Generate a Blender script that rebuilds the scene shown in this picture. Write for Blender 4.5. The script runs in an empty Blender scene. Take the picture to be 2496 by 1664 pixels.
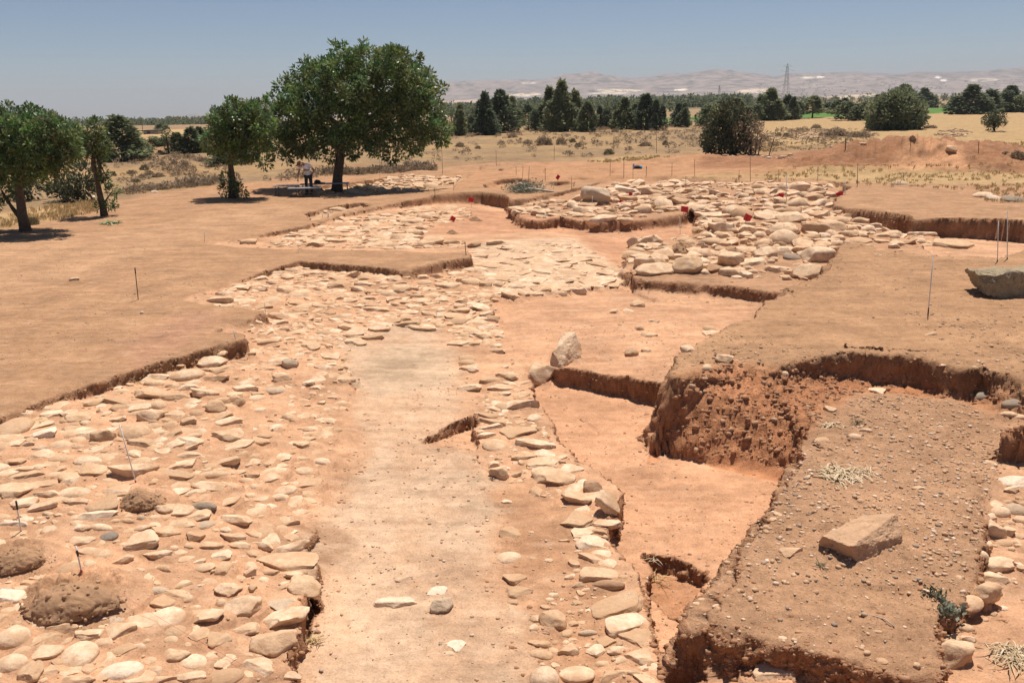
import bpy, math, random
import numpy as np
from mathutils import Vector, Matrix, noise as mnoise

random.seed(7)
RNG = np.random.default_rng(11)
scene = bpy.context.scene
COL = scene.collection

# ---------------------------------------------------------------- camera
HAZE = 1.5e-4
F = 2069.0
CX, CY = 1248.0, 832.0
CAM = np.array([0.0, 0.0, 4.0])
PITCH = math.radians(15.67)
ROLL = math.radians(1.08)
_r0 = np.array([1.0, 0, 0]); _u0 = np.array([0, math.sin(PITCH), math.cos(PITCH)])
FWD = np.array([0, math.cos(PITCH), -math.sin(PITCH)])
RIGHT = _r0 * math.cos(ROLL) - _u0 * math.sin(ROLL)
UP = _u0 * math.cos(ROLL) + _r0 * math.sin(ROLL)

def ray(px, py):
    d = RIGHT * ((px - CX) / F) - UP * ((py - CY) / F) + FWD
    return d / np.linalg.norm(d)

def unproj(px, py, z):
    d = ray(px, py)
    t = (z - CAM[2]) / d[2]
    return CAM + d * t

def depth_of(p):
    return float(np.dot(np.asarray(p) - CAM, FWD))

def project(p):
    v = np.asarray(p, float) - CAM
    dz = v @ FWD
    return CX + F * (v @ RIGHT) / dz, CY - F * (v @ UP) / dz

cam_data = bpy.data.cameras.new("camera")
cam = bpy.data.objects.new("camera", cam_data)
COL.objects.link(cam)
cam_data.sensor_width = 36.0
cam_data.lens = 36.0 * F / 2496.0
cam_data.clip_start = 0.1
cam_data.clip_end = 40000
cam.matrix_world = Matrix(((RIGHT[0], UP[0], -FWD[0], CAM[0]),
                           (RIGHT[1], UP[1], -FWD[1], CAM[1]),
                           (RIGHT[2], UP[2], -FWD[2], CAM[2]),
                           (0, 0, 0, 1)))
scene.camera = cam

# ---------------------------------------------------------------- noise
def _hash(ix, iy, iz, seed):
    h = (ix.astype(np.int64) * 374761393 + iy.astype(np.int64) * 668265263 + iz.astype(np.int64) * 2147483647 + seed * 974711) & 0xFFFFFFFF
    h = ((h ^ (h >> 13)) * 1274126177) & 0xFFFFFFFF
    h = (h ^ (h >> 16)) & 0xFFFFFFFF
    return h.astype(np.float64) / 4294967295.0

def vnoise(x, y, z, seed=0):
    x0 = np.floor(x); y0 = np.floor(y); z0 = np.floor(z)
    fx = x - x0; fy = y - y0; fz = z - z0
    fx = fx * fx * fx * (fx * (fx * 6 - 15) + 10)
    fy = fy * fy * fy * (fy * (fy * 6 - 15) + 10)
    fz = fz * fz * fz * (fz * (fz * 6 - 15) + 10)
    r = 0
    for dx in (0, 1):
        wx = fx if dx else 1 - fx
        for dy in (0, 1):
            wy = fy if dy else 1 - fy
            for dz in (0, 1):
                wz = fz if dz else 1 - fz
                r = r + wx * wy * wz * _hash(x0 + dx, y0 + dy, z0 + dz, seed)
    return r * 2 - 1

def fbm(x, y, z, seed=0, octv=4, gain=0.5):
    a, s, r = 1.0, 0.0, 0.0
    for o in range(octv):
        r = r + a * vnoise(x * 2 ** o, y * 2 ** o, z * 2 ** o, seed + o * 17)
        s += a
        a *= gain
    return r / s

def sstep(a, b, x):
    t = np.clip((x - a) / (b - a), 0, 1)
    return t * t * (3 - 2 * t)

# ---------------------------------------------------------------- object helpers
def mesh_np(name, verts, faces, smooth=True, mat=None, uniform=True):
    """verts (n,3), faces (m,k) array"""
    me = bpy.data.meshes.new(name)
    verts = np.ascontiguousarray(verts, dtype=np.float32)
    faces = np.ascontiguousarray(faces, dtype=np.int32)
    me.vertices.add(len(verts)); me.vertices.foreach_set("co", verts.ravel())
    k = faces.shape[1]
    me.loops.add(faces.size); me.loops.foreach_set("vertex_index", faces.ravel())
    me.polygons.add(len(faces))
    me.polygons.foreach_set("loop_start", np.arange(0, faces.size, k, dtype=np.int32))
    me.polygons.foreach_set("loop_total", np.full(len(faces), k, dtype=np.int32))
    me.polygons.foreach_set("use_smooth", np.full(len(faces), bool(smooth)))
    me.update(calc_edges=True)
    me.validate()
    if mat: me.materials.append(mat)
    return me

def mesh_list(name, verts, faces, smooth=False, mat=None):
    me = bpy.data.meshes.new(name)
    me.from_pydata([tuple(v) for v in verts], [], faces)
    if smooth:
        me.polygons.foreach_set("use_smooth", [True] * len(me.polygons))
    me.update()
    if mat: me.materials.append(mat)
    return me

def link(name, me, parent=None, loc=None, label=None, cat=None, group=None, kind=None):
    o = bpy.data.objects.new(name, me)
    COL.objects.link(o)
    if parent is not None: o.parent = parent
    if loc is not None: o.location = [float(c) for c in loc]
    tag(o, label, cat, group, kind)
    return o

def tag(o, label=None, cat=None, group=None, kind=None):
    if label: o["label"] = label
    if cat: o["category"] = cat
    if group: o["group"] = group
    if kind: o["kind"] = kind

def copy_tree(src):
    c = src.copy(); COL.objects.link(c)
    for ch in list(src.children):
        d = ch.copy(); COL.objects.link(d); d.parent = c
        for g in list(ch.children):
            e = g.copy(); COL.objects.link(e); e.parent = d
    return c

class MB:
    def __init__(s): s.v = []; s.f = []
    def box(s, c, h, rot=None):
        n = len(s.v); c = Vector(c)
        for dx in (-1, 1):
            for dy in (-1, 1):
                for dz in (-1, 1):
                    p = Vector((dx * h[0], dy * h[1], dz * h[2]))
                    if rot is not None: p = rot @ p
                    s.v.append(c + p)
        for q in ((0, 1, 3, 2), (4, 6, 7, 5), (0, 4, 5, 1), (2, 3, 7, 6), (0, 2, 6, 4), (1, 5, 7, 3)):
            s.f.append([n + i for i in q])
        return s
    def tube(s, pts, rads, seg=8, cap=True):
        pts = [Vector(p) for p in pts]
        if not hasattr(rads, "__len__"): rads = [rads] * len(pts)
        n = len(s.v)
        for i, p in enumerate(pts):
            a = pts[max(i - 1, 0)]; b = pts[min(i + 1, len(pts) - 1)]
            t = (b - a).normalized()
            ref = Vector((0, 1, 0)) if abs(t.z) > 0.9 else Vector((0, 0, 1))
            e1 = t.cross(ref).normalized(); e2 = t.cross(e1)
            for k in range(seg):
                an = 2 * math.pi * k / seg
                s.v.append(p + (e1 * math.cos(an) + e2 * math.sin(an)) * rads[i])
        for i in range(len(pts) - 1):
            for k in range(seg):
                a = n + i * seg + k; b = n + i * seg + (k + 1) % seg
                s.f.append([a, b, b + seg, a + seg])
        if cap:
            s.f.append([n + k for k in range(seg)][::-1])
            s.f.append([n + (len(pts) - 1) * seg + k for k in range(seg)])
        return s
    def mesh(s, name, mat=None, smooth=False):
        return mesh_list(name, s.v, s.f, smooth, mat)

# ---------------------------------------------------------------- materials
def new_mat(name):
    m = bpy.data.materials.new(name); m.use_nodes = True
    nt = m.node_tree
    b = nt.nodes["Principled BSDF"]
    return m, nt, b

def N(nt, t, **kw):
    n = nt.nodes.new(t)
    for k, v in kw.items():
        if k.startswith("i_"):
            n.inputs[k[2:].replace("_", " ")].default_value = v
        else:
            setattr(n, k, v)
    return n

def ramp(nt, fac, stops):
    r = nt.nodes.new("ShaderNodeValToRGB")
    el = r.color_ramp.elements
    while len(el) < len(stops): el.new(0.5)
    for e, (p, c) in zip(el, stops):
        e.position = p; e.color = (c[0], c[1], c[2], 1) if hasattr(c, "__len__") else (c, c, c, 1)
    nt.links.new(fac, r.inputs[0])
    return r.outputs[0]

def mixc(nt, a, b, fac, mode="MIX"):
    m = nt.nodes.new("ShaderNodeMix"); m.data_type = "RGBA"; m.blend_type = mode
    for s, v in ((6, a), (7, b)):
        if isinstance(v, (tuple, list)): m.inputs[s].default_value = (*v[:3], 1)
        else: nt.links.new(v, m.inputs[s])
    if isinstance(fac, (int, float)): m.inputs[0].default_value = fac
    else: nt.links.new(fac, m.inputs[0])
    return m.outputs[2]

def math_n(nt, op, a, b=None, clamp=False):
    m = nt.nodes.new("ShaderNodeMath"); m.operation = op; m.use_clamp = clamp
    for i, v in enumerate((a, b)):
        if v is None: continue
        if isinstance(v, (int, float)): m.inputs[i].default_value = v
        else: nt.links.new(v, m.inputs[i])
    return m.outputs[0]

def noise_n(nt, vec, scale, detail=4, rough=0.55):
    n = nt.nodes.new("ShaderNodeTexNoise")
    n.inputs["Scale"].default_value = scale; n.inputs["Detail"].default_value = detail
    n.inputs["Roughness"].default_value = rough
    if vec is not None: nt.links.new(vec, n.inputs["Vector"])
    return n.outputs["Fac"]

def mat_plain(name, c, rough=0.8, var=0.15, scale=20, metallic=0.0):
    m, nt, b = new_mat(name)
    tc = N(nt, "ShaderNodeTexCoord")
    nz = noise_n(nt, tc.outputs["Object"], scale)
    lo = tuple(x * (1 - var) for x in c); hi = tuple(min(1, x * (1 + var)) for x in c)
    nt.links.new(ramp(nt, nz, [(0.3, lo), (0.7, hi)]), b.inputs["Base Color"])
    b.inputs["Roughness"].default_value = rough
    b.inputs["Metallic"].default_value = metallic
    return m

def mat_ground():
    m, nt, b = new_mat("earth")
    geo = N(nt, "ShaderNodeNewGeometry")
    pos = geo.outputs["Position"]
    at = N(nt, "ShaderNodeVertexColor", layer_name="soil")
    zn = N(nt, "ShaderNodeAttribute", attribute_name="zone")  # r: gritty pebbles, g: streaks
    sep = N(nt, "ShaderNodeSeparateColor"); nt.links.new(zn.outputs["Color"], sep.inputs[0])
    c = at.outputs["Color"]
    n1 = noise_n(nt, pos, 0.9, 6, 0.6)
    n2 = noise_n(nt, pos, 6, 6, 0.7)
    n3 = noise_n(nt, pos, 45, 4, 0.7)
    c = mixc(nt, c, ramp(nt, n1, [(0.3, (0.76, 0.745, 0.73)), (0.7, (1.18, 1.165, 1.15))]), 1.0, "MULTIPLY")
    c = mixc(nt, c, ramp(nt, n2, [(0.25, (0.75, 0.73, 0.72)), (0.75, (1.23, 1.23, 1.24))]), 1.0, "MULTIPLY")
    c = mixc(nt, c, ramp(nt, n3, [(0.3, (0.80, 0.80, 0.79)), (0.7, (1.16, 1.16, 1.17))]), 1.0, "MULTIPLY")
    # scraped and trodden streaks
    mq = N(nt, "ShaderNodeMapping"); mq.inputs["Scale"].default_value = (.55, 3.6, 1.0); mq.inputs["Rotation"].default_value = (0, 0, -.38)
    nt.links.new(pos, mq.inputs["Vector"])
    n6 = noise_n(nt, mq.outputs[0], 1.0, 6, .68)
    c = mixc(nt, c, ramp(nt, n6, [(.34, (.80, .775, .755)), (.52, (1, 1, 1)), (.68, (1.10, 1.10, 1.09))]), 0.8, "MULTIPLY")
    # whitish dusty smears, stretched
    mp = N(nt, "ShaderNodeMapping"); mp.inputs["Scale"].default_value = (1.2, 2.6, 1.5); mp.inputs["Rotation"].default_value = (0, 0, 0.35)
    nt.links.new(pos, mp.inputs["Vector"])
    n4 = noise_n(nt, mp.outputs[0], 1.6, 7, 0.72)
    sm = math_n(nt, "MULTIPLY", ramp(nt, n4, [(0.5, 0.0), (0.72, 1.0)]), sep.outputs["Green"])
    c = mixc(nt, c, (0.64, 0.465, 0.32), math_n(nt, "MULTIPLY", sm, 0.75))
    # pebble / lime speckles
    v = N(nt, "ShaderNodeTexVoronoi"); v.inputs["Scale"].default_value = 22; v.inputs["Randomness"].default_value = 1
    nt.links.new(pos, v.inputs["Vector"])
    vc = N(nt, "ShaderNodeSeparateColor"); nt.links.new(v.outputs["Color"], vc.inputs[0])
    near = ramp(nt, v.outputs["Distance"], [(0.16, 1.0), (0.24, 0.0)])
    pick = ramp(nt, vc.outputs["Red"], [(0.80, 0.0), (0.82, 1.0)])
    spk = math_n(nt, "MULTIPLY", math_n(nt, "MULTIPLY", near, pick), sep.outputs["Red"])
    v2 = N(nt, "ShaderNodeTexVoronoi"); v2.inputs["Scale"].default_value = 58; nt.links.new(pos, v2.inputs["Vector"])
    vc2 = N(nt, "ShaderNodeSeparateColor"); nt.links.new(v2.outputs["Color"], vc2.inputs[0])
    crumb = math_n(nt, "MULTIPLY", ramp(nt, v2.outputs["Distance"], [(.22, 1.0), (.36, 0.0)]), ramp(nt, vc2.outputs["Red"], [(.62, 0.0), (.66, 1.0)]))
    c = mixc(nt, c, mixc(nt, c, ramp(nt, vc2.outputs["Green"], [(.4, (.62, .58, .55)), (.6, (1.3, 1.3, 1.3))]), 1.0, "MULTIPLY"), math_n(nt, "MULTIPLY", crumb, .8))
    pcol = ramp(nt, vc.outputs["Green"], [(0.0, (0.20, 0.15, 0.12)), (0.35, (0.33, 0.25, 0.19)), (0.6, (0.5, 0.36, 0.25)), (1.0, (0.66, 0.55, 0.44))])
    c = mixc(nt, c, pcol, spk)
    nt.links.new(c, b.inputs["Base Color"])
    b.inputs["Roughness"].default_value = 0.95
    b.inputs["Specular IOR Level"].default_value = 0.15
    # bump
    h = math_n(nt, "ADD", math_n(nt, "MULTIPLY", n2, 0.5), math_n(nt, "MULTIPLY", n3, 0.28))
    n5 = noise_n(nt, pos, 16, 5, 0.65)
    h = math_n(nt, "ADD", h, math_n(nt, "MULTIPLY", n5, 0.45))
    h = math_n(nt, "ADD", h, math_n(nt, "MULTIPLY", spk, 0.15))
    h = math_n(nt, "ADD", h, math_n(nt, "MULTIPLY", crumb, 0.12))
    bp = N(nt, "ShaderNodeBump"); bp.inputs["Distance"].default_value = 0.055
    st = math_n(nt, "ADD", math_n(nt, "MULTIPLY", sep.outputs["Blue"], 0.50), 0.52)
    nt.links.new(st, bp.inputs["Strength"]); nt.links.new(h, bp.inputs["Height"])
    nt.links.new(bp.outputs[0], b.inputs["Normal"])
    return m

def mat_stone(name, stops, dust=(0.50, 0.31, 0.175), rough=0.9, attr=None, dust_amt=0.75):
    """stone whose tint varies from stone to stone, with earthy patches left on it"""
    m, nt, b = new_mat(name)
    geo = N(nt, "ShaderNodeNewGeometry"); pos = geo.outputs["Position"]
    if attr:
        fac = geo.outputs["Random Per Island"]
    else:
        oi = N(nt, "ShaderNodeObjectInfo"); fac = oi.outputs["Random"]
    c = ramp(nt, fac, stops)
    n1 = noise_n(nt, pos, 4.5, 6, 0.65); n2 = noise_n(nt, pos, 24, 6, 0.7); n3 = noise_n(nt, pos, 70, 3, 0.6)
    c = mixc(nt, c, ramp(nt, n2, [(0.28, (0.74, 0.71, 0.68)), (0.5, (1, 1, 1)), (0.75, (1.16, 1.16, 1.15))]), 1.0, "MULTIPLY")
    c = mixc(nt, c, dust, math_n(nt, "MULTIPLY", ramp(nt, n1, [(0.40, 0.0), (0.60, 1.0)]), dust_amt))
    pit = ramp(nt, n3, [(0.28, 0.0), (0.36, 1.0)])
    c = mixc(nt, (0.26, 0.16, 0.10), c, math_n(nt, "ADD", math_n(nt, "MULTIPLY", pit, 0.5), 0.5))
    nt.links.new(c, b.inputs["Base Color"])
    b.inputs["Roughness"].default_value = rough
    b.inputs["Specular IOR Level"].default_value = 0.2
    if name == 'caked_earth': n2 = noise_n(nt, pos, 14, 8, .8)
    h = math_n(nt, "ADD", math_n(nt, "MULTIPLY", n2, 2.2 if name == 'caked_earth' else 0.7), math_n(nt, "MULTIPLY", n3, 0.3))
    bp = N(nt, "ShaderNodeBump"); bp.inputs["Distance"].default_value = 0.03; bp.inputs["Strength"].default_value = 0.5
    nt.links.new(h, bp.inputs["Height"]); nt.links.new(bp.outputs[0], b.inputs["Normal"])
    return m

def mat_leaf(name, stops, trans=0.25, rough=0.5, tint=False):
    m, nt, b = new_mat(name)
    geo = N(nt, "ShaderNodeNewGeometry")
    c = ramp(nt, geo.outputs["Random Per Island"], stops)
    if name == 'cypress_leaf':
        oi = N(nt, "ShaderNodeObjectInfo")
        c = mixc(nt, c, ramp(nt, oi.outputs["Random"], [(0, (.75, .8, .85)), (.5, (1.1, 1.05, 1.0)), (1, (1.65, 1.45, 1.3))]), 1.0, "MULTIPLY")
    if tint:
        ta = N(nt, "ShaderNodeVertexColor", layer_name="tint"); c = mixc(nt, c, ta.outputs["Color"], 1.0, "MULTIPLY")
    nt.links.new(c, b.inputs["Base Color"])
    b.inputs["Roughness"].default_value = rough
    b.inputs["Specular IOR Level"].default_value = 0.3
    if trans:
        tr = N(nt, "ShaderNodeBsdfTranslucent"); nt.links.new(c, tr.inputs["Color"])
        mx = N(nt, "ShaderNodeMixShader"); mx.inputs[0].default_value = trans
        nt.links.new(b.outputs[0], mx.inputs[1]); nt.links.new(tr.outputs[0], mx.inputs[2])
        out = [n for n in nt.nodes if n.type == "OUTPUT_MATERIAL"][0]
        nt.links.new(mx.outputs[0], out.inputs["Surface"])
    return m

PALE = [(0.0, (0.47, 0.31, 0.19)), (0.25, (0.64, 0.45, 0.285)), (0.65, (0.72, 0.53, 0.36)), (1.0, (0.78, 0.60, 0.43))]
M_ground = mat_ground()
M_stone = mat_stone("limestone", PALE)
M_white = mat_stone("bleached_limestone", [(0, (0.74, 0.58, 0.42)), (1, (0.80, 0.65, 0.50))], dust_amt=0.2)
M_grey = mat_stone("river_stone", [(0, (0.48, 0.36, 0.25)), (1, (0.52, 0.42, 0.31))], dust_amt=0.3)
M_dgrey = mat_stone("dark_river_stone", [(0, (0.24, 0.2, 0.16)), (1, (0.28, 0.24, 0.19))], dust_amt=0.25)
M_brown = mat_stone("earthy_stone", [(0, (0.40, 0.26, 0.155)), (1, (0.45, 0.3, 0.19))], dust=(0.36, 0.2, 0.11))
M_soil = mat_stone("caked_earth", [(0, (0.37, 0.225, 0.13)), (1, (0.39, 0.24, 0.14))], dust=(0.44, 0.265, 0.15))
M_rubble = mat_stone("rubble_limestone", PALE, attr=True, dust_amt=0.8)
M_pebble = mat_stone("pebbles", [(0, (0.28, 0.22, 0.175)), (0.12, (0.40, 0.31, 0.23)), (0.25, (0.50, 0.33, 0.2)), (0.8, (0.62, 0.43, 0.28)), (1.0, (0.78, 0.64, 0.5))], attr=True, dust_amt=0.2)
M_clod = mat_stone("clods", [(0, (0.35, 0.18, 0.095)), (0.8, (0.42, 0.235, 0.13)), (1, (0.5, 0.36, 0.24))], attr=True, dust=(0.38, 0.2, 0.11))
M_boulder = mat_stone("grey_boulder_stone", [(0, (0.33, 0.27, 0.18)), (1, (0.36, 0.3, 0.2))], dust=(0.22, 0.17, 0.11), dust_amt=0.5)
# ---------------------------------------------------------------- terrain
def UP_(pts, z):
    return np.array([unproj(p[0], p[1], (p[2] if len(p) > 2 else z))[:2] for p in pts])

class TPS:
    def __init__(s, ctrl, lam=0.02):
        P = np.array([unproj(*c) for c in ctrl])
        s.c = P[:, :2]; n = len(P)
        d = np.linalg.norm(s.c[:, None] - s.c[None], axis=2)
        K = np.where(d > 0, d * d * np.log(d + 1e-9), 0) + lam * np.eye(n)
        A = np.zeros((n + 3, n + 3)); A[:n, :n] = K
        A[:n, n] = 1; A[:n, n + 1:] = s.c; A[n, :n] = 1; A[n + 1:, :n] = s.c.T
        s.w = np.linalg.solve(A, np.concatenate([P[:, 2], np.zeros(3)]))
        s.lo, s.hi = P[:, 2].min() - 0.04, P[:, 2].max() + 0.04
    def __call__(s, x, y):
        r = s.w[-3] + s.w[-2] * x + s.w[-1] * y
        for (cx, cy), w in zip(s.c, s.w):
            d2 = (x - cx) ** 2 + (y - cy) ** 2
            r = r + w * 0.5 * d2 * np.log(d2 + 1e-12)
        return np.clip(r, s.lo, s.hi)

def sdf(poly, x, y):
    """signed distance (neg. inside) and unit vector away from closest boundary point"""
    best = np.full(x.shape, 1e9); bx = np.zeros_like(x); by = np.zeros_like(x)
    ins = np.zeros(x.shape, bool)
    n = len(poly)
    for i in range(n):
        ax, ay = poly[i]; cx, cy = poly[(i + 1) % n]
        ex, ey = cx - ax, cy - ay
        L = ex * ex + ey * ey + 1e-12
        t = np.clip(((x - ax) * ex + (y - ay) * ey) / L, 0, 1)
        qx = x - (ax + t * ex); qy = y - (ay + t * ey)
        d = qx * qx + qy * qy
        m = d < best
        best = np.where(m, d, best); bx = np.where(m, qx, bx); by = np.where(m, qy, by)
        if ay != cy:
            cr = ((ay > y) != (cy > y)) & (x < (cx - ax) * (y - ay) / (cy - ay) + ax)
            ins ^= cr
    d = np.sqrt(best)
    return np.where(ins, -d, d), bx, by

T_RIM = [(-500, 1160), (-200, 1085), (0, 1015), (96, 979), (161, 950), (230, 933), (291, 912), (364, 889), (421, 873), (478, 856), (536, 841), (601, 824),
         (592, 811), (548, 809), (524, 804), (566, 787), (608, 776), (650, 757), (560, 745), (452, 734), (455, 722), (517, 705), (574, 684), (651, 657),
         (727, 636), (785, 640), (832, 644), (878, 646), (947, 653), (993, 659), (1046, 646), (1100, 634), (1151, 626), (1138, 611), (1081, 613), (985, 611),
         (832, 609), (727, 607), (651, 604), (574, 598), (513, 591), (551, 582), (612, 573), (689, 561), (746, 550), (790, 533), (832, 524),
         (889, 509), (947, 497), (1004, 486), (1069, 474), (1138, 469), (1176, 468), (1228, 474), (1240, 488), (1272, 486), (1307, 488), (1330, 473),
         (1375, 474), (1425, 459), (1475, 446), (1502, 440), (1664, 446), (1779, 446), (1932, 450), (2047, 452), (2075, 457), (2062, 463), (2039, 478),
         (2024, 497), (2060, 507), (2116, 511), (2154, 515), (2219, 524), (2227, 536), (2276, 532), (2353, 530), (2430, 532), (2496, 536), (2800, 545),
         (3300, 900), (3600, 1900), (-1200, 2000)]
T_CTRL = [(0, 1040, -.16), (300, 935, -.19), (590, 850, -.27), (0, 1300, -.27), (0, 1660, -.36), (300, 1250, -.34), (300, 1660, -.46), (600, 1100, -.44),
          (690, 1300, -.64), (640, 1660, -.62), (745, 1400, -.67), (715, 1500, -.67), (690, 1600, -.66), (850, 900, -.63), (866, 1000, -.70), (872, 1080, -.735), (822, 1200, -.765), (785, 1280, -.76), (800, 900, -.5), (650, 780, -.32), (900, 720, -.4), (700, 655, -.18), (832, 668, -.2), (960, 682, -.22), (1060, 668, -.3), (600, 690, -.12), (1100, 700, -.44), (1000, 810, -.62),
          (1000, 1000, -.74), (850, 1050, -.68), (1150, 1000, -.78), (1000, 1300, -.84), (1000, 1660, -.86), (1280, 1000, -.82), (1420, 1250, -.85),
          (1500, 1600, -.88), (1250, 1664, -.87), (500, 734, -.04), (570, 800, -.08), (1130, 660, -.33), (640, 585, -.15), (740, 565, -.2), (832, 545, -.2), (832, 590, -.28), (920, 525, -.22), (1000, 520, -.28), (1000, 580, -.36),
          (1100, 540, -.45), (1200, 510, -.6), (1200, 560, -.58), (1330, 570, -.5), (1215, 600, -.27), (1160, 640, -.30), (1390, 590, -.44), (1200, 722, -.55), (1300, 660, -.46), (1480, 680, -.55),
          (1600, 560, -.6), (1480, 600, -.6), (2300, 600, -.6), (2450, 600, -.7), (2496, 1200, -.53), (2496, 1110, -.47), (2400, 1600, -.66), (2496, 1664, -.68),
          (2496, 1002, -.55), (2380, 975, -.5), (2050, 1000, -.5), (1700, 1000, -.85), (1600, 1000, -1.0), (1350, 900, -.75)]
R_POLY = [(1240, 508), (1272, 532), (1310, 536), (1368, 528), (1406, 536), (1463, 543), (1559, 536), (1664, 526), (1694, 512), (1702, 560), (1660, 578),
          (1600, 582), (1554, 583), (1540, 601), (1525, 625), (1518, 648), (1548, 668), (1600, 672), (1664, 676), (1721, 680), (1779, 684), (1836, 692),
          (1900, 700), (1990, 700), (2060, 640), (2200, 622), (2300, 612), (2240, 575), (2160, 552), (2095, 530), (2030, 512), (2040, 478), (2060, 458),
          (2000, 446), (1800, 441), (1640, 441), (1500, 444), (1425, 464), (1375, 478), (1300, 492)]
R_CTRL = [(1700, 455, -.1), (2000, 470, -.15), (1500, 460, -.14), (1260, 510, -.22), (1350, 500, -.2), (1500, 530, -.22), (1750, 540, -.22), (1720, 500, -.12),
          (1820, 510, -.12), (1950, 560, -.3), (1600, 620, -.33), (1850, 650, -.38), (1850, 690, -.36), (1560, 665, -.33), (2150, 590, -.4), (2000, 520, -.25), (2270, 600, -.42)]
P_POLY = [(832, 856), (901, 826), (977, 810), (1062, 810), (1115, 848), (1119, 914), (1138, 971), (1150, 1009), (1165, 1100), (1180, 1130), (1199, 1179),
          (1215, 1294), (1226, 1408), (1291, 1523), (1295, 1760), (700, 1760), (725, 1592), (762, 1485), (777, 1397), (752, 1351), (785, 1290), (830, 1180), (870, 1100), (880, 1050), (863, 980), (850, 900)]
P_CTRL = [(1000, 815, -.63), (850, 900, -.64), (868, 1000, -.705), (874, 1080, -.745), (824, 1200, -.775), (788, 1280, -.785), (1130, 950, -.76), (780, 1400, -.84), (1000, 1300, -.84), (1200, 1250, -.85), (760, 1600, -.87), (1250, 1600, -.87)]
SP_POLY = [(1031, 1082), (1069, 1051), (1100, 1036), (1157, 1009), (1165, 1021), (1171, 1095), (1100, 1097)]
SP_CTRL = [(1035, 1086, -.82), (1080, 1060, -.96), (1155, 1030, -1.0), (1165, 1080, -.97), (1100, 1095, -.82), (1140, 1096, -.9)]
STEP_POLY = [(752, 1310), (790, 1300), (832, 1302), (860, 1330), (846, 1352), (800, 1372), (775, 1400), (755, 1370)]
HOLE_POLY = [(742, 1440), (776, 1455), (775, 1490), (752, 1545), (732, 1590), (722, 1570), (735, 1500)]
M_POLY = [(1196, 738), (1291, 730), (1444, 711), (1544, 697), (1548, 718), (1597, 734), (1664, 741), (1741, 745), (1836, 749), (1910, 760), (1900, 860), (1800, 1000),
          (1620, 1020), (1450, 985), (1350, 945), (1284, 893), (1230, 856), (1215, 818), (1203, 760)]
M_CTRL = [(1200, 740, -.66), (1540, 710, -.68), (1700, 760, -.68), (1600, 930, -.68), (1345, 896, -.69), (1230, 850, -.7)]
D_POLY = [(1345, 896, -.68), (1387, 896, -.68), (1444, 906, -.68), (1521, 917, -.68), (1601, 933, -.68), (1680, 950, -.68), (1800, 1000), (1960, 1150), (1960, 1240), (1850, 1420), (1720, 1700), (1640, 1900), (1612, 1760),
          (1609, 1664), (1590, 1627), (1590, 1577), (1578, 1535), (1555, 1477), (1551, 1447), (1506, 1382), (1479, 1363), (1479, 1309), (1506, 1313), (1513, 1248), (1463, 1190),
          (1395, 1148), (1368, 1114), (1352, 1097), (1345, 1059), (1308, 1028), (1307, 982), (1290, 958), (1318, 938)]
D_CTRL = [(1340, 950, -1.03), (1580, 1020, -1.1), (1850, 1160, -1.1), (1400, 1120, -1.08), (1650, 1200, -1.1), (1560, 1400, -1.08), (1600, 1650, -1.08)]
PIT_POLY = [(1575, 1352), (1640, 1358), (1672, 1374), (1714, 1394), (1720, 1450), (1650, 1520), (1615, 1500), (1574, 1447)]
A_POLY = [(1578, 1084, -1.1), (1592, 1099, -1.1), (1664, 1112, -1.1), (1741, 1133, -1.1), (1836, 1154, -1.1), (1901, 1175, -1.1), (1960, 1190, -1.1), (2100, 1150, -.6), (2600, 1150, -.6), (2700, 1020, -.5),
          (2700, 900, 0), (2300, 860, 0), (2000, 840, 0), (1800, 860, 0), (1640, 900, 0), (1590, 960, 0)]
A_CTRL = [(1592, 1090, -1.09), (1741, 1131, -1.1), (1901, 1173, -1.1), (1640, 930, -.10), (1720, 906, -.05), (1800, 890, -.05), (1870, 900, -.08), (1930, 912, -.22), (2000, 917, -.34), (1920, 1125, -.74), (1951, 1095, -.5), (1989, 1045, -.44),
          (2080, 925, -.46), (2300, 960, -.5), (2480, 1003, -.55), (2020, 985, -.43)]
RB_POLY = [(2047, 596), (2028, 615), (2016, 638), (2001, 657), (1963, 684), (1894, 699), (1871, 730), (1836, 757), (1832, 772), (1767, 780), (1721, 803), (1664, 841),
           (1655, 852), (1620, 883), (1606, 905), (1612, 925), (1664, 917), (1702, 906), (1748, 891), (1790, 883), (1836, 887), (1894, 894), (1932, 879), (1989, 868), (2047, 860), (2104, 856),
           (2162, 860), (2238, 868), (2295, 887), (2334, 896), (2391, 894), (2449, 917), (2496, 937), (2900, 1060), (3300, 900), (2900, 600), (2496, 605), (2430, 622), (2360, 624), (2295, 622),
           (2200, 613), (2142, 607), (2100, 590)]
NB_POLY = [(1901, 1175), (1871, 1225), (1817, 1278), (1775, 1328), (1733, 1389), (1687, 1447), (1664, 1485), (1640, 1508), (1632, 1528), (1664, 1522), (1721, 1537), (1779, 1552), (1894, 1567),
           (2000, 1590), (2100, 1615), (2200, 1632), (2295, 1664), (2292, 1560), (2300, 1500), (2341, 1470), (2380, 1428), (2383, 1355), (2402, 1309), (2410, 1255), (2425, 1179),
           (2448, 1102), (2496, 1087), (2640, 1080), (2640, 1040), (2496, 1013), (2429, 998), (2380, 982), (2353, 971), (2276, 963), (2200, 956), (2112, 956), (2066, 967), (2008, 1002), (1989, 1047), (1951, 1105), (1913, 1139)]
NB_CTRL = [(2150, 975, -.42), (2400, 1000, -.46), (1950, 1150, -.44), (2350, 1250, -.42), (1700, 1500, -.44), (2000, 1550, -.44), (2100, 1250, -.36), (2250, 1600, -.5)]
FT_POLY = [(780, 452), (900, 440), (985, 424), (1146, 426), (1100, 455), (1010, 468), (890, 478), (800, 478)]
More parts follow.
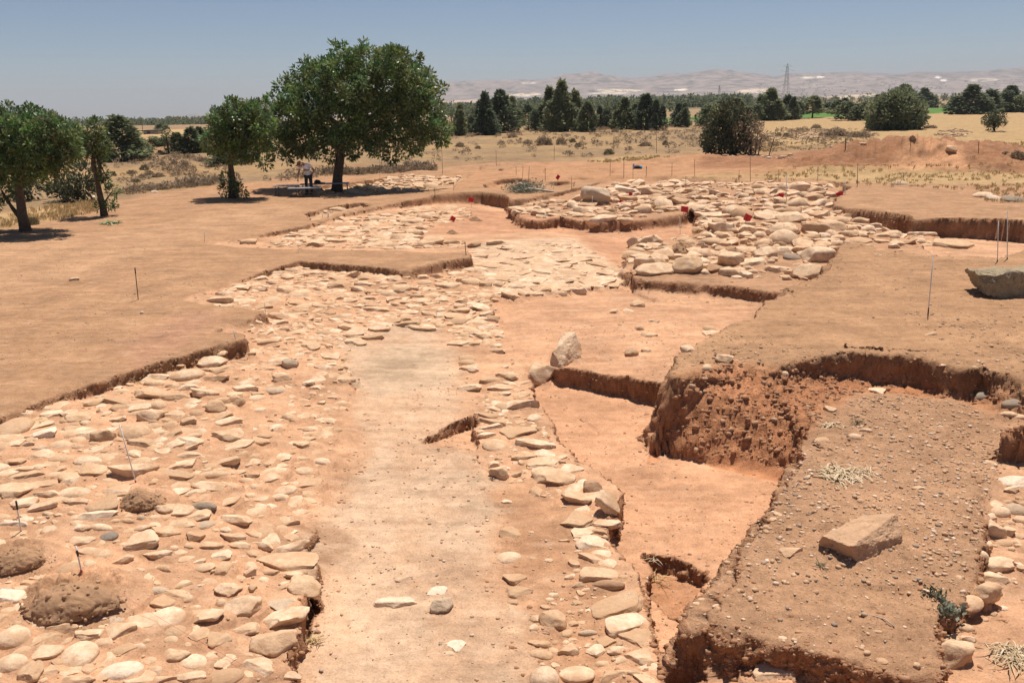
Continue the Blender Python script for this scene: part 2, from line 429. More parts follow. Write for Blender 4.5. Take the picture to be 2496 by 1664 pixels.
ST_POLY = [(745, 520), (800, 505), (880, 492), (905, 500), (850, 512), (800, 527), (760, 535)]

# soil colours (linear albedo)
C_TOP = (.39, .235, .13); C_LEFT = (.385, .23, .128); C_LF = (.54, .322, .19); C_P = (.55, .392, .262); C_D = (.555, .315, .182)
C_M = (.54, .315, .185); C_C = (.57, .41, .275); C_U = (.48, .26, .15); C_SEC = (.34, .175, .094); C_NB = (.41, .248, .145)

# name, polygon, trace z, ctrl/const, band radius, colour
REG = [
    ("T", T_RIM, 0.0, TPS(T_CTRL), .34, None),
    ("FT", FT_POLY, 0.0, lambda x, y: -0.22 + 0 * x, .5, (.46, .30, .18)),
    ("ST", ST_POLY, 0.0, lambda x, y: -0.2 + 0 * x, .4, (.46, .30, .18)),
    ("R", R_POLY, -.22, TPS(R_CTRL), .4, (.42, .25, .145)),
    ("P", P_POLY, -.8, TPS(P_CTRL), .2, C_P),
    #("STEP", STEP_POLY, -.84, lambda x, y: -.86 + 0 * x, .14, C_LF),
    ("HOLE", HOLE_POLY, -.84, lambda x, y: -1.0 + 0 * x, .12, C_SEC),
    ("SP", SP_POLY, -.8, TPS(SP_CTRL), .2, C_LF),
    ("M", M_POLY, -.68, TPS(M_CTRL), .25, C_M),
    ("D", D_POLY, -1.1, TPS(D_CTRL), .36, C_D),
    ("PIT", PIT_POLY, -1.1, lambda x, y: -1.27 + 0 * x, .22, (.41, .21, .11)),
    ("A", A_POLY, -.5, TPS(A_CTRL), .14, (.53, .255, .128)),
    ("RB", RB_POLY, 0.0, lambda x, y: 0.0 + 0.0 * x, .62, C_TOP),
    ("NB", NB_POLY, -.43, TPS(NB_CTRL), .55, C_NB),
]
TRENCHES = [  # shallow cuts and low ridges far behind, traced at z = 0
    ([(1178, 448), (1215, 437), (1262, 434), (1300, 440), (1330, 452), (1300, 462), (1235, 462), (1190, 458)], -.28),
    ([(1325, 443), (1400, 440), (1398, 456), (1345, 460)], -.22),
    ([(1318, 415), (1400, 412), (1500, 414), (1490, 421), (1400, 424), (1330, 422)], -.2),
    ([(1385, 434), (1500, 430), (1664, 432), (1840, 436), (2050, 444), (2040, 450), (1840, 443), (1664, 440), (1500, 437), (1390, 441)], -.12),
    ([(1672, 434), (1740, 431), (1752, 438), (1690, 441)], -.2),
    ([(1160, 412), (1230, 398), (1290, 398), (1270, 408), (1200, 418)], -.25),
]

def base_height(x, y):
    z = 0.05 * fbm(x * .35, y * .35, 0 * x, 3, 3) * sstep(5, 30, y)
    far = sstep(55, 140, y)
    z = z + far * 0.5 * fbm(x * .035, y * .035, 0 * x, 5, 3)
    z = z + 0.10 * fbm(x * .9, y * .9, 0 * x, 31, 3) * sstep(44, 60, y)
    # the plain falls away towards the far left
    z = z - .014 * np.maximum(0, y - 180) * np.clip((-x / np.maximum(y, 1) + .05) / .3, 0, 1)
    # spoil heaps at the back on the right (world metres)
    for (px, py, w, d, h) in ((2140, 398, 3.6, 1.7, 1.55), (2050, 405, 3.6, 1.5, .85), (2310, 400, 3.4, 1.7, 1.25), (2440, 408, 4.5, 1.8, .8), (1960, 412, 2.6, 1.2, .5), (2240, 404, 3.0, 1.2, .7), (2000, 421, 5.0, .75, .45), (2190, 421, 1.2, .7, .3), (2400, 420, 4.5, .75, .5),
                             (1800, 398, 4.5, 2.2, .38), (1720, 392, 3.4, 2.0, .35), (1600, 400, 4.0, 2.5, .2), (1240, 405, 3.2, 1.6, .3), (2200, 375, 6, 2.4, 1.0), (2380, 372, 5, 2.2, .6)):
        c = unproj(px, py, 0)
        q = ((x - c[0]) / w) ** 2 + ((y - c[1]) / d) ** 2
        z = z + .76 * h * np.exp(-q) * (1 + 0.42 * fbm(x * 1.0, y * 1.0, 0 * x, 9, 5, .6))
    return z

# tessellation: rows closer together near the camera, columns spreading with distance
rows = np.concatenate([np.linspace(1.5, 4.4, 18, endpoint=False), 4.4 * 1.0036 ** np.arange(0, 680), ])
rows = np.concatenate([rows, rows[-1] * 1.02 ** np.arange(1, 272)])
cols = np.concatenate([np.linspace(-1.7, -.72, 50, endpoint=False), np.linspace(-.72, .72, 980), np.linspace(.72, 1.7, 51)[1:]])
NY, NX = len(rows), len(cols)
GY = np.repeat(rows[:, None], NX, 1); GX = (GY + 2.0) * cols[None, :]
gx, gy = GX.ravel().copy(), GY.ravel().copy()
# irregular edges: query position is warped
wamp = 0.045 + 0.0 * gx
qx = gx + wamp * fbm(gx * 1.3, gy * 1.3, 0 * gx, 41, 3) * 2.2 + 0.055 * fbm(gx * 5, gy * 5, 0 * gx, 42, 3)
qy = gy + wamp * fbm(gx * 1.3, gy * 1.3, 0 * gx, 43, 3) * 2.2 + 0.055 * fbm(gx * 5, gy * 5, 0 * gx, 44, 3)
gz = base_height(gx, gy)

def lerp_col(c, new, w):
    return c * (1 - w[:, None]) + np.array(new)[None] * w[:, None]

colr = np.tile(np.array(C_LEFT), (len(gx), 1))
zone = np.zeros((len(gx), 3))
zone[:, 0] = .55; zone[:, 1] = .38

def soft_poly(pts, soft, z=0.0, amp=0.0, freq=.3):
    P = UP_(pts, z)
    lo, hi = P.min(0) - soft * 2 - amp * 2, P.max(0) + soft * 2 + amp * 2
    m = (gx > lo[0]) & (gx < hi[0]) & (gy > lo[1]) & (gy < hi[1])
    w = np.zeros(len(gx))
    xx, yy = gx[m], gy[m]
    if amp:
        xx = xx + amp * fbm(xx * freq, yy * freq, 0 * xx, 61, 4); yy = yy + amp * fbm(xx * freq, yy * freq, 0 * xx, 62, 4)
    d, _, _ = sdf(P, xx, yy)
    w[m] = sstep(soft, -soft, d)
    return w

# --- broad colours of the natural surface, front to back
def band(far_pts, soft, amp):  # everything beyond the traced line
    pts = [(p[0], p[1]) for p in far_pts]
    a, b = pts[0], pts[-1]
    P = np.concatenate([UP_(pts, 0), np.array([[9000, 9400], [-9000, 9400]])])
    m = gy > 25
    w = np.zeros(len(gx)); xx, yy = gx[m], gy[m]
    xx2 = xx + amp * fbm(xx * .25, yy * .25, 0 * xx, 71, 4); yy2 = yy + amp * fbm(xx * .25, yy * .25, 0 * xx, 72, 4)
    d, _, _ = sdf(P, xx2, yy2)
    w[m] = sstep(soft, -soft, d)
    return w
# trodden track on the left, warmer
colr = lerp_col(colr, (.44, .27, .155), .8 * soft_poly([(-200, 620), (300, 560), (520, 520), (700, 490), (760, 510), (500, 575), (200, 680), (-200, 760)], .8, 0, .8))
colr = lerp_col(colr, (.39, .215, .14), .6 * soft_poly([(300, 850), (420, 760), (520, 770), (480, 840), (330, 900)], .5, 0, .5))
colr = lerp_col(colr, (.42, .235, .125), soft_poly([(480, 450), (700, 445), (1000, 430), (1300, 402), (1900, 390), (2600, 395), (2600, 430), (2100, 432), (1700, 436), (1300, 440), (900, 480), (600, 480)], 1.0, 0, 1.0))
w = band([(-2600, 640), (0, 530), (250, 490), (500, 452), (700, 436), (1000, 415), (1200, 398), (1450, 388), (1650, 378), (1900, 372), (2300, 372), (2496, 372), (6000, 372)], .8, 1.5)
patch = fbm(gx * .3, gy * .3, 0 * gx, 81, 4)
scrub = np.array((.275, .19, .105))[None] * (1 + .18 * patch[:, None])
colr = colr * (1 - w[:, None]) + scrub * w[:, None]
grassy = sstep(-.1, .35, fbm(gx * .12, gy * .2, 0 * gx, 82, 4)) * w
colr = lerp_col(colr, (.36, .245, .115), .75 * grassy)
redp = sstep(.1, .4, fbm(gx * .1, gy * .25, 0 * gx, 83, 4)) * w * sstep(90, 50, gy)
colr = lerp_col(colr, (.33, .17, .085), .5 * redp)
# yellow stubble on the right and far left
yel = (.42, .295, .145)
colr = lerp_col(colr, yel, .85 * soft_poly([(1700, 300), (1850, 285), (2100, 272), (2700, 262), (2800, 380), (2496, 372), (2300, 345), (2100, 350), (1900, 355), (1780, 330)], 2.0, 0, 3.0))
colr = lerp_col(colr, yel, .9 * soft_poly([(1660, 428), (1900, 424), (2140, 414), (2600, 408), (2700, 455), (2496, 452), (2200, 450), (1900, 440), (1700, 436)], .7, 0, 1.2))
colr = lerp_col(colr, yel, .8 * soft_poly([(1450, 385), (1600, 378), (1660, 390), (1560, 398), (1420, 398)], .7, 0, 1.0))
colr = lerp_col(colr, yel, .8 * soft_poly([(-300, 580), (0, 520), (150, 500), (260, 480), (140, 530), (0, 560), (-300, 620)], .6, 0, .8))
colr = lerp_col(colr, (.47, .33, .16), soft_poly([(330, 312), (420, 316), (560, 308), (640, 318), (640, 330), (500, 338), (330, 345)], 3, 0, 4))
colr = lerp_col(colr, (.34, .17, .085), soft_poly([(330, 350), (460, 346), (600, 352), (560, 365), (400, 368)], 2, 0, 2))
colr = lerp_col(colr, (.40, .27, .155), soft_poly([(1070, 262), (1300, 258), (1400, 262), (1400, 290), (1240, 312), (1070, 312)], 6, 0, 8))
colr = lerp_col(colr, (.28, .138, .07), .9 * soft_poly([(1690, 400), (1850, 385), (1960, 372), (2080, 345), (2200, 345), (2330, 355), (2600, 375), (2600, 425), (2150, 422), (1900, 415), (1720, 412)], .8, 0, 1.0))
colr = lerp_col(colr, (.52, .29, .155), .8 * soft_poly([(2165, 424), (2185, 405), (2260, 396), (2340, 402), (2352, 424)], .3, 0, .3, 1.0))
# green crop strip
grn = (.075, .19, .035)
colr = lerp_col(colr, grn, soft_poly([(1380, 296), (1640, 287), (1640, 300), (1390, 306)], 2, 0, 1))
colr = lerp_col(colr, grn, soft_poly([(1640, 290), (1830, 277), (2050, 270), (2260, 261), (2700, 254), (2700, 264), (2350, 272), (2270, 278), (2060, 284), (1850, 288), (1700, 296)], 2, 0, 1))
# far plain
wfar = sstep(230, 420, gy)
colr = colr * (1 - wfar[:, None]) + wfar[:, None] * (np.array((.33, .23, .14))[None] * (1 + .35 * fbm(gx * .006, gy * .012, 0 * gx, 91, 4)[:, None]))
w2 = sstep(.15, .3, fbm(gx * .004, gy * .01, 0 * gx, 95, 3)) * wfar
colr = lerp_col(colr, (.10, .12, .05), .7 * w2)
zone[:, 0] *= 1 - .9 * w

# --- excavated areas, later ones cut into or stand on earlier ones
offx = np.zeros_like(gx); offy = np.zeros_like(gx); nearest = np.full(gx.shape, 9.0)
inT = np.zeros(len(gx)); reg_w = {}
for name, pts, zt, hf, R, cc in REG + [("K%d" % i, p, 0.0, (lambda x, y, h=h: h + 0 * x), .7, None) for i, (p, h) in enumerate(TRENCHES)]:
    P = UP_(pts, zt)
    lo, hi = P.min(0) - R - .2, P.max(0) + R + .2
    m = (qx > lo[0]) & (qx < hi[0]) & (qy > lo[1]) & (qy < hi[1]) & (gy < 75)
    d, vx, vy = sdf(P, qx[m], qy[m])
    t = np.abs(d) / R
    n01 = sstep(-.25, .35, fbm(gx[m] * .55, gy[m] * .55, 0 * gx[m], 301, 3)) * (0 if name in ('P', 'A', 'SP', 'D', 'M', 'PIT') else 1)
    wid = .42 * R * (.8 + .55 * n01)
    w = sstep(wid, -wid, d)
    zr = hf(gx[m], gy[m])
    old = gz[m]
    if name.startswith("K"): zr = old + zr
    if name == 'P': w = sstep(.1, -.1, d) if False else w
    gz[m] = old * (1 - w) + zr * w
    drop = np.abs(zr - old)
    shr = (1 - .42 * n01) * (1 - (.10 + .90 * sstep(0, 1, t))) * np.clip(drop / .15, 0, 1)
    use = (t < 1) & (t < nearest[m])
    im = np.where(m)[0][use]
    offx[im] = -(vx * shr)[use]; offy[im] = -(vy * shr)[use]; nearest[im] = t[use]
    reg_w[name] = (m, w)
    if name == "T":
        inT[m] = w
        c2 = np.tile(np.array(C_LF), (m.sum(), 1))
        colr[m] = colr[m] * (1 - w[:, None]) + c2 * w[:, None]
        zone[m, 1] = zone[m, 1] * (1 - w) + .5 * w
    elif cc is not None:
        if name != 'P': colr[m] = colr[m] * (1 - w[:, None]) + np.array(cc)[None] * w[:, None]
        if name == 'P':
            dj = d + .55 * fbm(gx[m] * 1.3, gy[m] * 1.1, 0 * gx[m], 55, 5, .6)
            w = sstep(.3, -.25, dj)
            w = w * (.62 + .38 * sstep(-.25, .25, fbm(gx[m] * 1.6, gy[m] * 1.0, 0 * gx[m], 57, 5, .6)))
            colr[m] = colr[m] * (1 - w[:, None]) + np.array(cc)[None] * w[:, None]
        g = {"P": 1.0, "D": .35, "M": .5, "RB": .1, "NB": .0, "A": 0}.get(name, .3)
        r = {"P": .6, "NB": 1.0, "RB": .9, "D": .25, "M": .45, "A": .5}.get(name, .6)
        zone[m, 0] = zone[m, 0] * (1 - w) + r * w; zone[m, 1] = zone[m, 1] * (1 - w) + g * w
# local colour areas on the floors
colr = lerp_col(colr, C_U, .9 * soft_poly([(1060, 545), (1130, 515), (1240, 512), (1300, 545), (1440, 560), (1690, 552), (1700, 575), (1540, 600), (1500, 650), (1450, 602), (1400, 575), (1300, 565), (1200, 580), (1060, 575)], .25, -.58, .2, 1.0))
colr = lerp_col(colr, C_C, .9 * soft_poly([(1150, 620), (1220, 600), (1330, 590), (1398, 581), (1444, 615), (1521, 669), (1530, 690), (1330, 715), (1200, 720), (1165, 690)], .2, -.55, .2, 1.0))
colr = lerp_col(colr, (.40, .225, .125), .7 * soft_poly([(1210, 1200), (1330, 1180), (1460, 1260), (1480, 1450), (1560, 1600), (1330, 1664), (1260, 1500), (1230, 1350)], .15, -.85, .25, 1.5))
colr = lerp_col(colr, (.36, .22, .13), .75 * soft_poly([(740, 1300), (800, 1290), (850, 1300), (865, 1335), (810, 1380), (780, 1420), (770, 1560), (735, 1580), (745, 1450)], .1, -.84, .12, 3.0))
for ex, ey, ew, eh in ((165, 1475, 150, 62), (30, 1375, 110, 48), (337, 1225, 66, 30)):
    colr = lerp_col(colr, (.37, .22, .125), .85 * soft_poly([(ex + ew * math.cos(a_), ey + eh * math.sin(a_)) for a_ in np.linspace(0, 6.28, 14, endpoint=False)], .12, -.35, .15, 2.0))
colr = lerp_col(colr, (.47, .35, .235), .8 * soft_poly([(880, 880), (960, 840), (1080, 850), (1110, 920), (1000, 960), (890, 960)], .25, -.7, .3, 1.2))
del w2, w, redp, grassy, patch, scrub

px_, py_ = gx + offx, gy + offy
V = np.stack([px_, py_, gz], 1).reshape(NY, NX, 3)
du = np.gradient(V, axis=1); dv = np.gradient(V, axis=0)
nrm = np.cross(du, dv).reshape(-1, 3)
nrm /= np.linalg.norm(nrm, axis=1, keepdims=True) + 1e-9
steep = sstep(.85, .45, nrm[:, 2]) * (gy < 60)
V = V.reshape(-1, 3)
mm = gy < 75
vx, vy, vz = V[mm, 0], V[mm, 1], V[mm, 2]
nf = fbm(vx * 9, vy * 9, vz * 11, 101, 4, .65)
nc = fbm(vx * 2.2, vy * 2.2, vz * 2.2, 102, 3)
nf2 = fbm(vx * 16, vy * 16, vz * 16, 107, 3, .7)
ridged = 1 - 2 * np.abs(fbm(vx * 4.5, vy * 4.5, vz * 6, 103, 4, .6))
st = steep[mm]
nbw = np.zeros(len(gx))
for k in ("NB", "RB"):
    m_, w_ = reg_w[k]; nbw[m_] = np.maximum(nbw[m_], w_ * (1.0 if k == "NB" else .35))
inr = (np.clip(inT[mm], 0, 1)) * .6 + .4
flat_amp = .010 * inr + .016 * nbw[mm]
aw = np.zeros(len(gx)); m_, w_ = reg_w['A']; aw[m_] = w_
for k in ('RB', 'NB'):
    m_, w_ = reg_w[k]; aw[m_] *= 1 - w_
aw = aw[mm] * sstep(-1.12, -.95, vz)
st_c = st; st = np.maximum(st, .75 * aw) * (1 - .65 * sstep(12, 24, vy))
heap = sstep(.12, .5, vz) * (vy > 34)
disp = (1 - st) * (flat_amp * nf * 1.4 + .03 * inr * nc) + heap * (.10 * nf + .08 * ridged) + st * (.062 * nf + .02 * nc + .05 * ridged - .02) + aw * (.045 * nf2 + .015 * nf)
V[mm] += nrm[mm] * disp[:, None]
st = st_c; del st_c
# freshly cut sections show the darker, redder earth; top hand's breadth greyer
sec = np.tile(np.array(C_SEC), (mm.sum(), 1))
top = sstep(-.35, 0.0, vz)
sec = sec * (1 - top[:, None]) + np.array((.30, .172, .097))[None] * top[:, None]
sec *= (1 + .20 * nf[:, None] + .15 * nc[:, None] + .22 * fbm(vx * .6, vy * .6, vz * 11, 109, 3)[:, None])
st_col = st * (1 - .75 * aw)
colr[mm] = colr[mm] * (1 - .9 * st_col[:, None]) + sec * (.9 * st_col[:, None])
zone[:, 2] = 0
zone[mm, 2] = np.maximum(np.maximum(st, aw), .5 * nbw[mm])
zone[mm, 1] *= (1 - st)
zone[mm, 0] *= (1 - .45 * st)
ii = np.arange(NY * NX).reshape(NY, NX)
quads = np.stack([ii[:-1, :-1], ii[:-1, 1:], ii[1:, 1:], ii[1:, :-1]], -1).reshape(-1, 4)
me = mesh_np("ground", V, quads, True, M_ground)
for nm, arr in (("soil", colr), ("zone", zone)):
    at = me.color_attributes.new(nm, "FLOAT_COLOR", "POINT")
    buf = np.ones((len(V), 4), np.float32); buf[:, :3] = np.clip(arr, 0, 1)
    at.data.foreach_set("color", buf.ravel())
ground = link("ground", me, kind="structure")
Vg = V.reshape(NY, NX, 3)
del quads, buf
bpy.context.view_layer.update()

def hit(px, py):
    d = ray(px, py)
    ok, loc, nor, idx = ground.ray_cast(Vector(CAM), Vector(d))
    return (np.array(loc), np.array(nor)) if ok else (unproj(px, py, 0.0), np.array((0, 0, 1.0)))

def drop(x, y):
    ok, loc, nor, idx = ground.ray_cast(Vector((x, y, 60)), Vector((0, 0, -1)))
    return float(loc.z) if ok else 0.0
# ---------------------------------------------------------------- stones
def ico(sub):
    import bmesh
    bm = bmesh.new(); bmesh.ops.create_icosphere(bm, subdivisions=sub, radius=1.0)
    v = np.array([x.co[:] for x in bm.verts]); f = np.array([[q.index for q in p.verts] for p in bm.faces]); bm.free()
    return v, f
ICO = {k: ico(k) for k in (1, 2, 3, 4, 5)}

def rock_verts(kind, seed, sub):
    r = np.random.default_rng(seed)
    v, f = ICO[sub]; v = v.copy()
    if kind == "r":      # water-worn cobble
        v = v * (1 + .10 * fbm(v[:, 0] * .9, v[:, 1] * .9, v[:, 2] * .9, seed, 2)[:, None])
        v = v * (1 + .03 * fbm(v[:, 0] * 3, v[:, 1] * 3, v[:, 2] * 3, seed + 2, 3)[:, None])
    else:
        if kind in ("b", "s"):
            p = 5.0 if kind == "b" else 3.5
            n = (np.abs(v) ** p).sum(1) ** (1 / p); v = v / n[:, None]
            v = v * (1, 1, 1)
            ncut, lo, hi = 12, .72, 1.12
        else:
            ncut, lo, hi = 12, .50, .92
        for i in range(ncut):
            n = r.normal(size=3); n /= np.linalg.norm(n)
            if kind == "a" and i < 2: n = np.array([r.normal() * .15, r.normal() * .15, 1.0]); n /= np.linalg.norm(n)
            h = r.uniform(lo, hi)
            if kind == 's':
                n = np.array([r.normal(), r.normal(), r.normal() * .18]); n /= np.linalg.norm(n); h = r.uniform(.52, 1.0)
            s = v @ n; over = np.maximum(s - h, 0)
            v = v - over[:, None] * n[None] * .97
        v = v * (1 + .15 * fbm(v[:, 0] * 1.6, v[:, 1] * 1.6, v[:, 2] * 1.6, seed, 3)[:, None])
        v = v + .055 * (v / (np.linalg.norm(v, axis=1, keepdims=True) + 1e-6)) * fbm(v[:, 0] * 5, v[:, 1] * 5, v[:, 2] * 5, seed + 5, 3, .6)[:, None]
    lo, hi = v.min(0), v.max(0)
    v = (v - (lo + hi) / 2) / ((hi - lo) / 2)
    return v, f

_rock_cache = {}
def rock_mesh(kind, idx, mat, sub=4):
    k = (kind, idx, mat.name, sub)
    if k not in _rock_cache:
        v, f = rock_verts(kind, 1000 + idx * 13 + ord(kind[0]), sub)
        me = mesh_np("stone", v, f, True, mat)
        me.set_sharp_from_angle(angle=math.radians(48))
        _rock_cache[k] = me
    return _rock_cache[k]

# traced stones: x, y, w, h in the given enlargement of the photograph; kind a=angular r=rounded s=slab b=block
# + optional tint w/g/d/n(brown) ; optional own label
Z4 = (0, 550, .3827, [
 (1650,335,95,50),(1775,295,110,35,'s'),(1830,325,80,45),(1955,315,35,35),(1440,435,110,40),(1540,385,120,40,'s'),(1655,405,90,35),(1820,405,100,50),
 (1400,475,150,40),(1735,470,110,50,'r'),(1665,515,130,45,'s'),(1880,490,80,35),(1790,580,140,50,'b'),(1750,620,140,40,'s'),(1800,660,90,30),
 (1905,610,70,35,'rg'),(1870,680,80,30,'sw'),(1700,740,150,25,'s'),(2000,715,100,30,'sg'),(1770,860,110,55),(1980,885,50,25),
 (1715,910,70,20),(1980,760,110,60),(2080,760,80,30),(1565,1030,150,60),(1750,1040,110,60,'rg'),(1635,1090,90,50,'r'),(2100,830,110,50),(1640,800,90,40),(1900,820,70,40),(2060,900,100,40),
 (1655,1165,70,40,'rg'),(1010,955,130,55),(1400,905,160,60,'s'),(1240,990,80,40),(1370,970,160,60),
 (1110,1020,90,35),(1200,1020,100,50),(1230,1115,90,50),(1010,1135,90,70,'r'),(1120,1090,140,50),
 (600,1120,100,50),(740,1115,170,45,'s'),(340,1185,120,55,'s'),(440,1190,90,50),(545,1250,60,40,'aw'),(640,1180,40,40),(760,1155,110,50),(890,1150,130,60),
 (755,1225,100,50),(1110,1200,110,60),(1080,1270,80,60),(1210,1240,90,80),(1460,1240,150,70),
 (1630,1365,160,40,'s'),(1000,1310,110,50),(560,1320,150,80),(445,1315,110,60,'r'),(300,1315,130,90,'aw'),(200,1335,60,30),
 (385,1385,120,60,'r'),(260,1415,90,30),(170,1390,90,30),(900,1385,150,40),(870,1445,100,50),(1210,1415,100,40),(1200,1460,140,25,'s'),(1450,1500,160,60),
 (480,340,60,30,'a',"small pale stone lying alone on the bare left bank"),
 (905,555,22,22,'rw',"tiny white pebble alone on the left bank below the black-tipped pin"),
 (1595,105,100,45,'s',"flat pale slab lying alone in the dug notch under the left path"),
 (1850,880,95,80,'bg',"smooth grey-tan cobble block standing clear above the rubble"),
 (1795,965,100,65,'b',"squared tan stone with dark underside just below the grey-tan cobble"),
 (1510,1115,105,95,'a',"upright pitted stone ball beside the sloping brownish block"),
 (1380,1150,120,90,'b',"sloping smooth brownish block with a shadowed foot"),
 (1970,1000,75,52,'aw',"brightest white angular stone lying on bare soil mid slope"),
 (1320,870,210,80,'b',"large pale block tucked under the end of the left bank section"),
 (1180,935,200,95,'r',"large rounded pale boulder below the left bank section"),
 (975,1060,190,85,'a',"wide angular pale boulder with dark broken front, under the left bank"),
 (1290,1060,190,90,'a',"rugged overhanging stone with a deep brown shadowed front"),
 (500,1210,130,70,'a',"jagged stone by itself near the foot of the left bank"),
 (960,1200,140,100,'b',"sharp-edged tilted block with a bright pale top and dark left face"),
 (1455,1320,190,100,'a',"big rough cream boulder alone at the edge of the smooth floor"),
 (860,1300,180,110,'r',"broad smooth boulder just behind the tall leaning rod"),
 (660,1335,130,110,'b',"square block with brown shaded front beside the tall leaning rod"),
])
Z7 = (0, 1064, .3827, [
 (600,200,140,90),(280,300,160,55,'s'),(290,360,140,60),(440,280,90,70),(1370,240,160,55,'r'),(1335,310,170,80,'b'),
 (1460,310,110,50),(170,240,180,50,'s'),(340,240,110,50,'r'),(150,410,150,80),(270,440,160,60),(480,410,140,50),(80,550,160,60,'aw'),(1050,375,80,25,'s'),(1045,315,40,20,'r'),
 (1040,440,150,80),(1165,455,120,80),(1265,495,130,70),(1310,550,110,60,'rg'),(1160,550,140,70),(750,335,140,80),(670,420,180,110),
 (790,485,80,30,'sg'),(800,530,100,40,'rg'),(520,570,120,55),(640,570,130,55,'r'),(740,572,80,35,'rg'),(520,650,140,70),
 (410,700,110,55),(560,725,150,50,'s'),(920,580,120,40),(1000,750,160,60),(780,780,130,60),(1350,690,130,45),(1410,750,110,60),(1480,640,150,40),(1500,530,180,50),
 (1650,440,80,50),(1840,550,120,45),(1690,590,100,60),(1845,635,90,50),(1660,690,150,50),(1610,730,80,50),(1255,790,90,45),(1040,830,110,45),(920,905,110,75),(890,845,50,35),
 (1000,970,130,60,'rg'),(1120,1000,150,70),(1085,1090,80,60),(1200,1030,60,60),(1265,890,35,25,'r'),(1610,960,50,60),(1790,960,60,30),
 (1850,710,220,70),(1715,860,110,45),(1680,905,60,35),(1860,870,120,60),(1410,1050,60,80,'rg'),(1560,1220,150,80),(1270,1250,110,80),(1390,1280,130,100),
 (1120,1370,160,90),(1090,1280,80,50,'rg'),(730,1150,110,70,'rg'),(560,1240,170,80,'s'),(390,1210,180,80),(490,1360,220,150,'r'),(80,1420,150,130,'r'),
 (200,1490,130,120),(180,920,80,60,'aw'),(110,1080,80,50),(370,790,90,40),(570,800,80,40),(1040,1540,140,60),(1210,1520,170,80),(1660,1450,200,120),(490,1555,190,40),(640,1540,90,30),
 (1850,1520,140,60),(1580,1385,60,30,'r'),(30,700,80,50),(60,780,90,50),(330,1480,90,70),(950,1420,80,50),(1000,1200,90,50),(880,1330,80,40),(560,1470,80,60),(330,960,60,40),
 (100,150,110,55),(270,110,120,70),(390,130,120,60,'r'),(150,200,110,45),(560,140,150,70,'r'),(680,130,90,50),(890,160,130,90,'r'),(1160,165,140,70,'s'),
 (90,320,190,110,'s',"broad flat pale slab beside the small striped pin at the picture edge"),
 (850,225,280,75,'a',"long pale slab at the foot of the tall leaning rod"),
 (1115,240,220,70,'s',"long low smooth slab next to the leaning rod's earth lump"),
 (1300,445,170,55,'rd',"reddish sausage-shaped cobble lying across pale stones"),
 (900,510,45,45,'rg',"small round grey pebble by the middle earth lump"),
 (690,625,110,60,'rd',"dark grey half-buried cobble left of the dark-fronted slab"),
 (900,655,220,110,'s',"tilted rectangular slab with a black shadowed front, centre of the near rubble"),
 (1050,605,180,90,'a',"pale wedge of stone leaning behind the black-fronted slab"),
 (620,500,210,60,'aw',"crumbly white lime lump by the middle earth lump"),
 (1600,860,80,80,'a',"narrow upright pale stone left of the big triangular stone"),
 (1460,950,140,110,'a',"angular stone with pointed top in front of the triangular stone"),
 (1830,775,310,130,'s',"largest pale triangular slab at the lip of the plaster floor"),
 (1940,930,170,110,'b',"bright rounded block on the lip above the dark hole"),
 (1830,1125,270,170,'a',"big rough white-topped boulder overhanging the dark hole"),
 (1750,1285,240,190,'b',"big squared yellowish block at the near end of the dark hole"),
 (1550,1055,190,140,'b',"chunky pale block left of the white-topped boulder"),
 (1330,1125,200,120,'a',"low broad stone with two dark feet near the red string"),
 (770,1215,190,120,'a',"isolated humped stone with shadow beneath, near the big earth lump"),
 (770,1465,220,120,'rw',"whitish oval pitted stone near the bottom edge"),
 (80,1255,180,150,'r',"big dull flat boulder cut by the left picture edge"),
 (60,1000,150,110,'aw',"whitish rough stone left of the big earth lump"),
 (1420,1510,210,120,'r',"smooth domed stone at the bottom edge by the red string"),
])
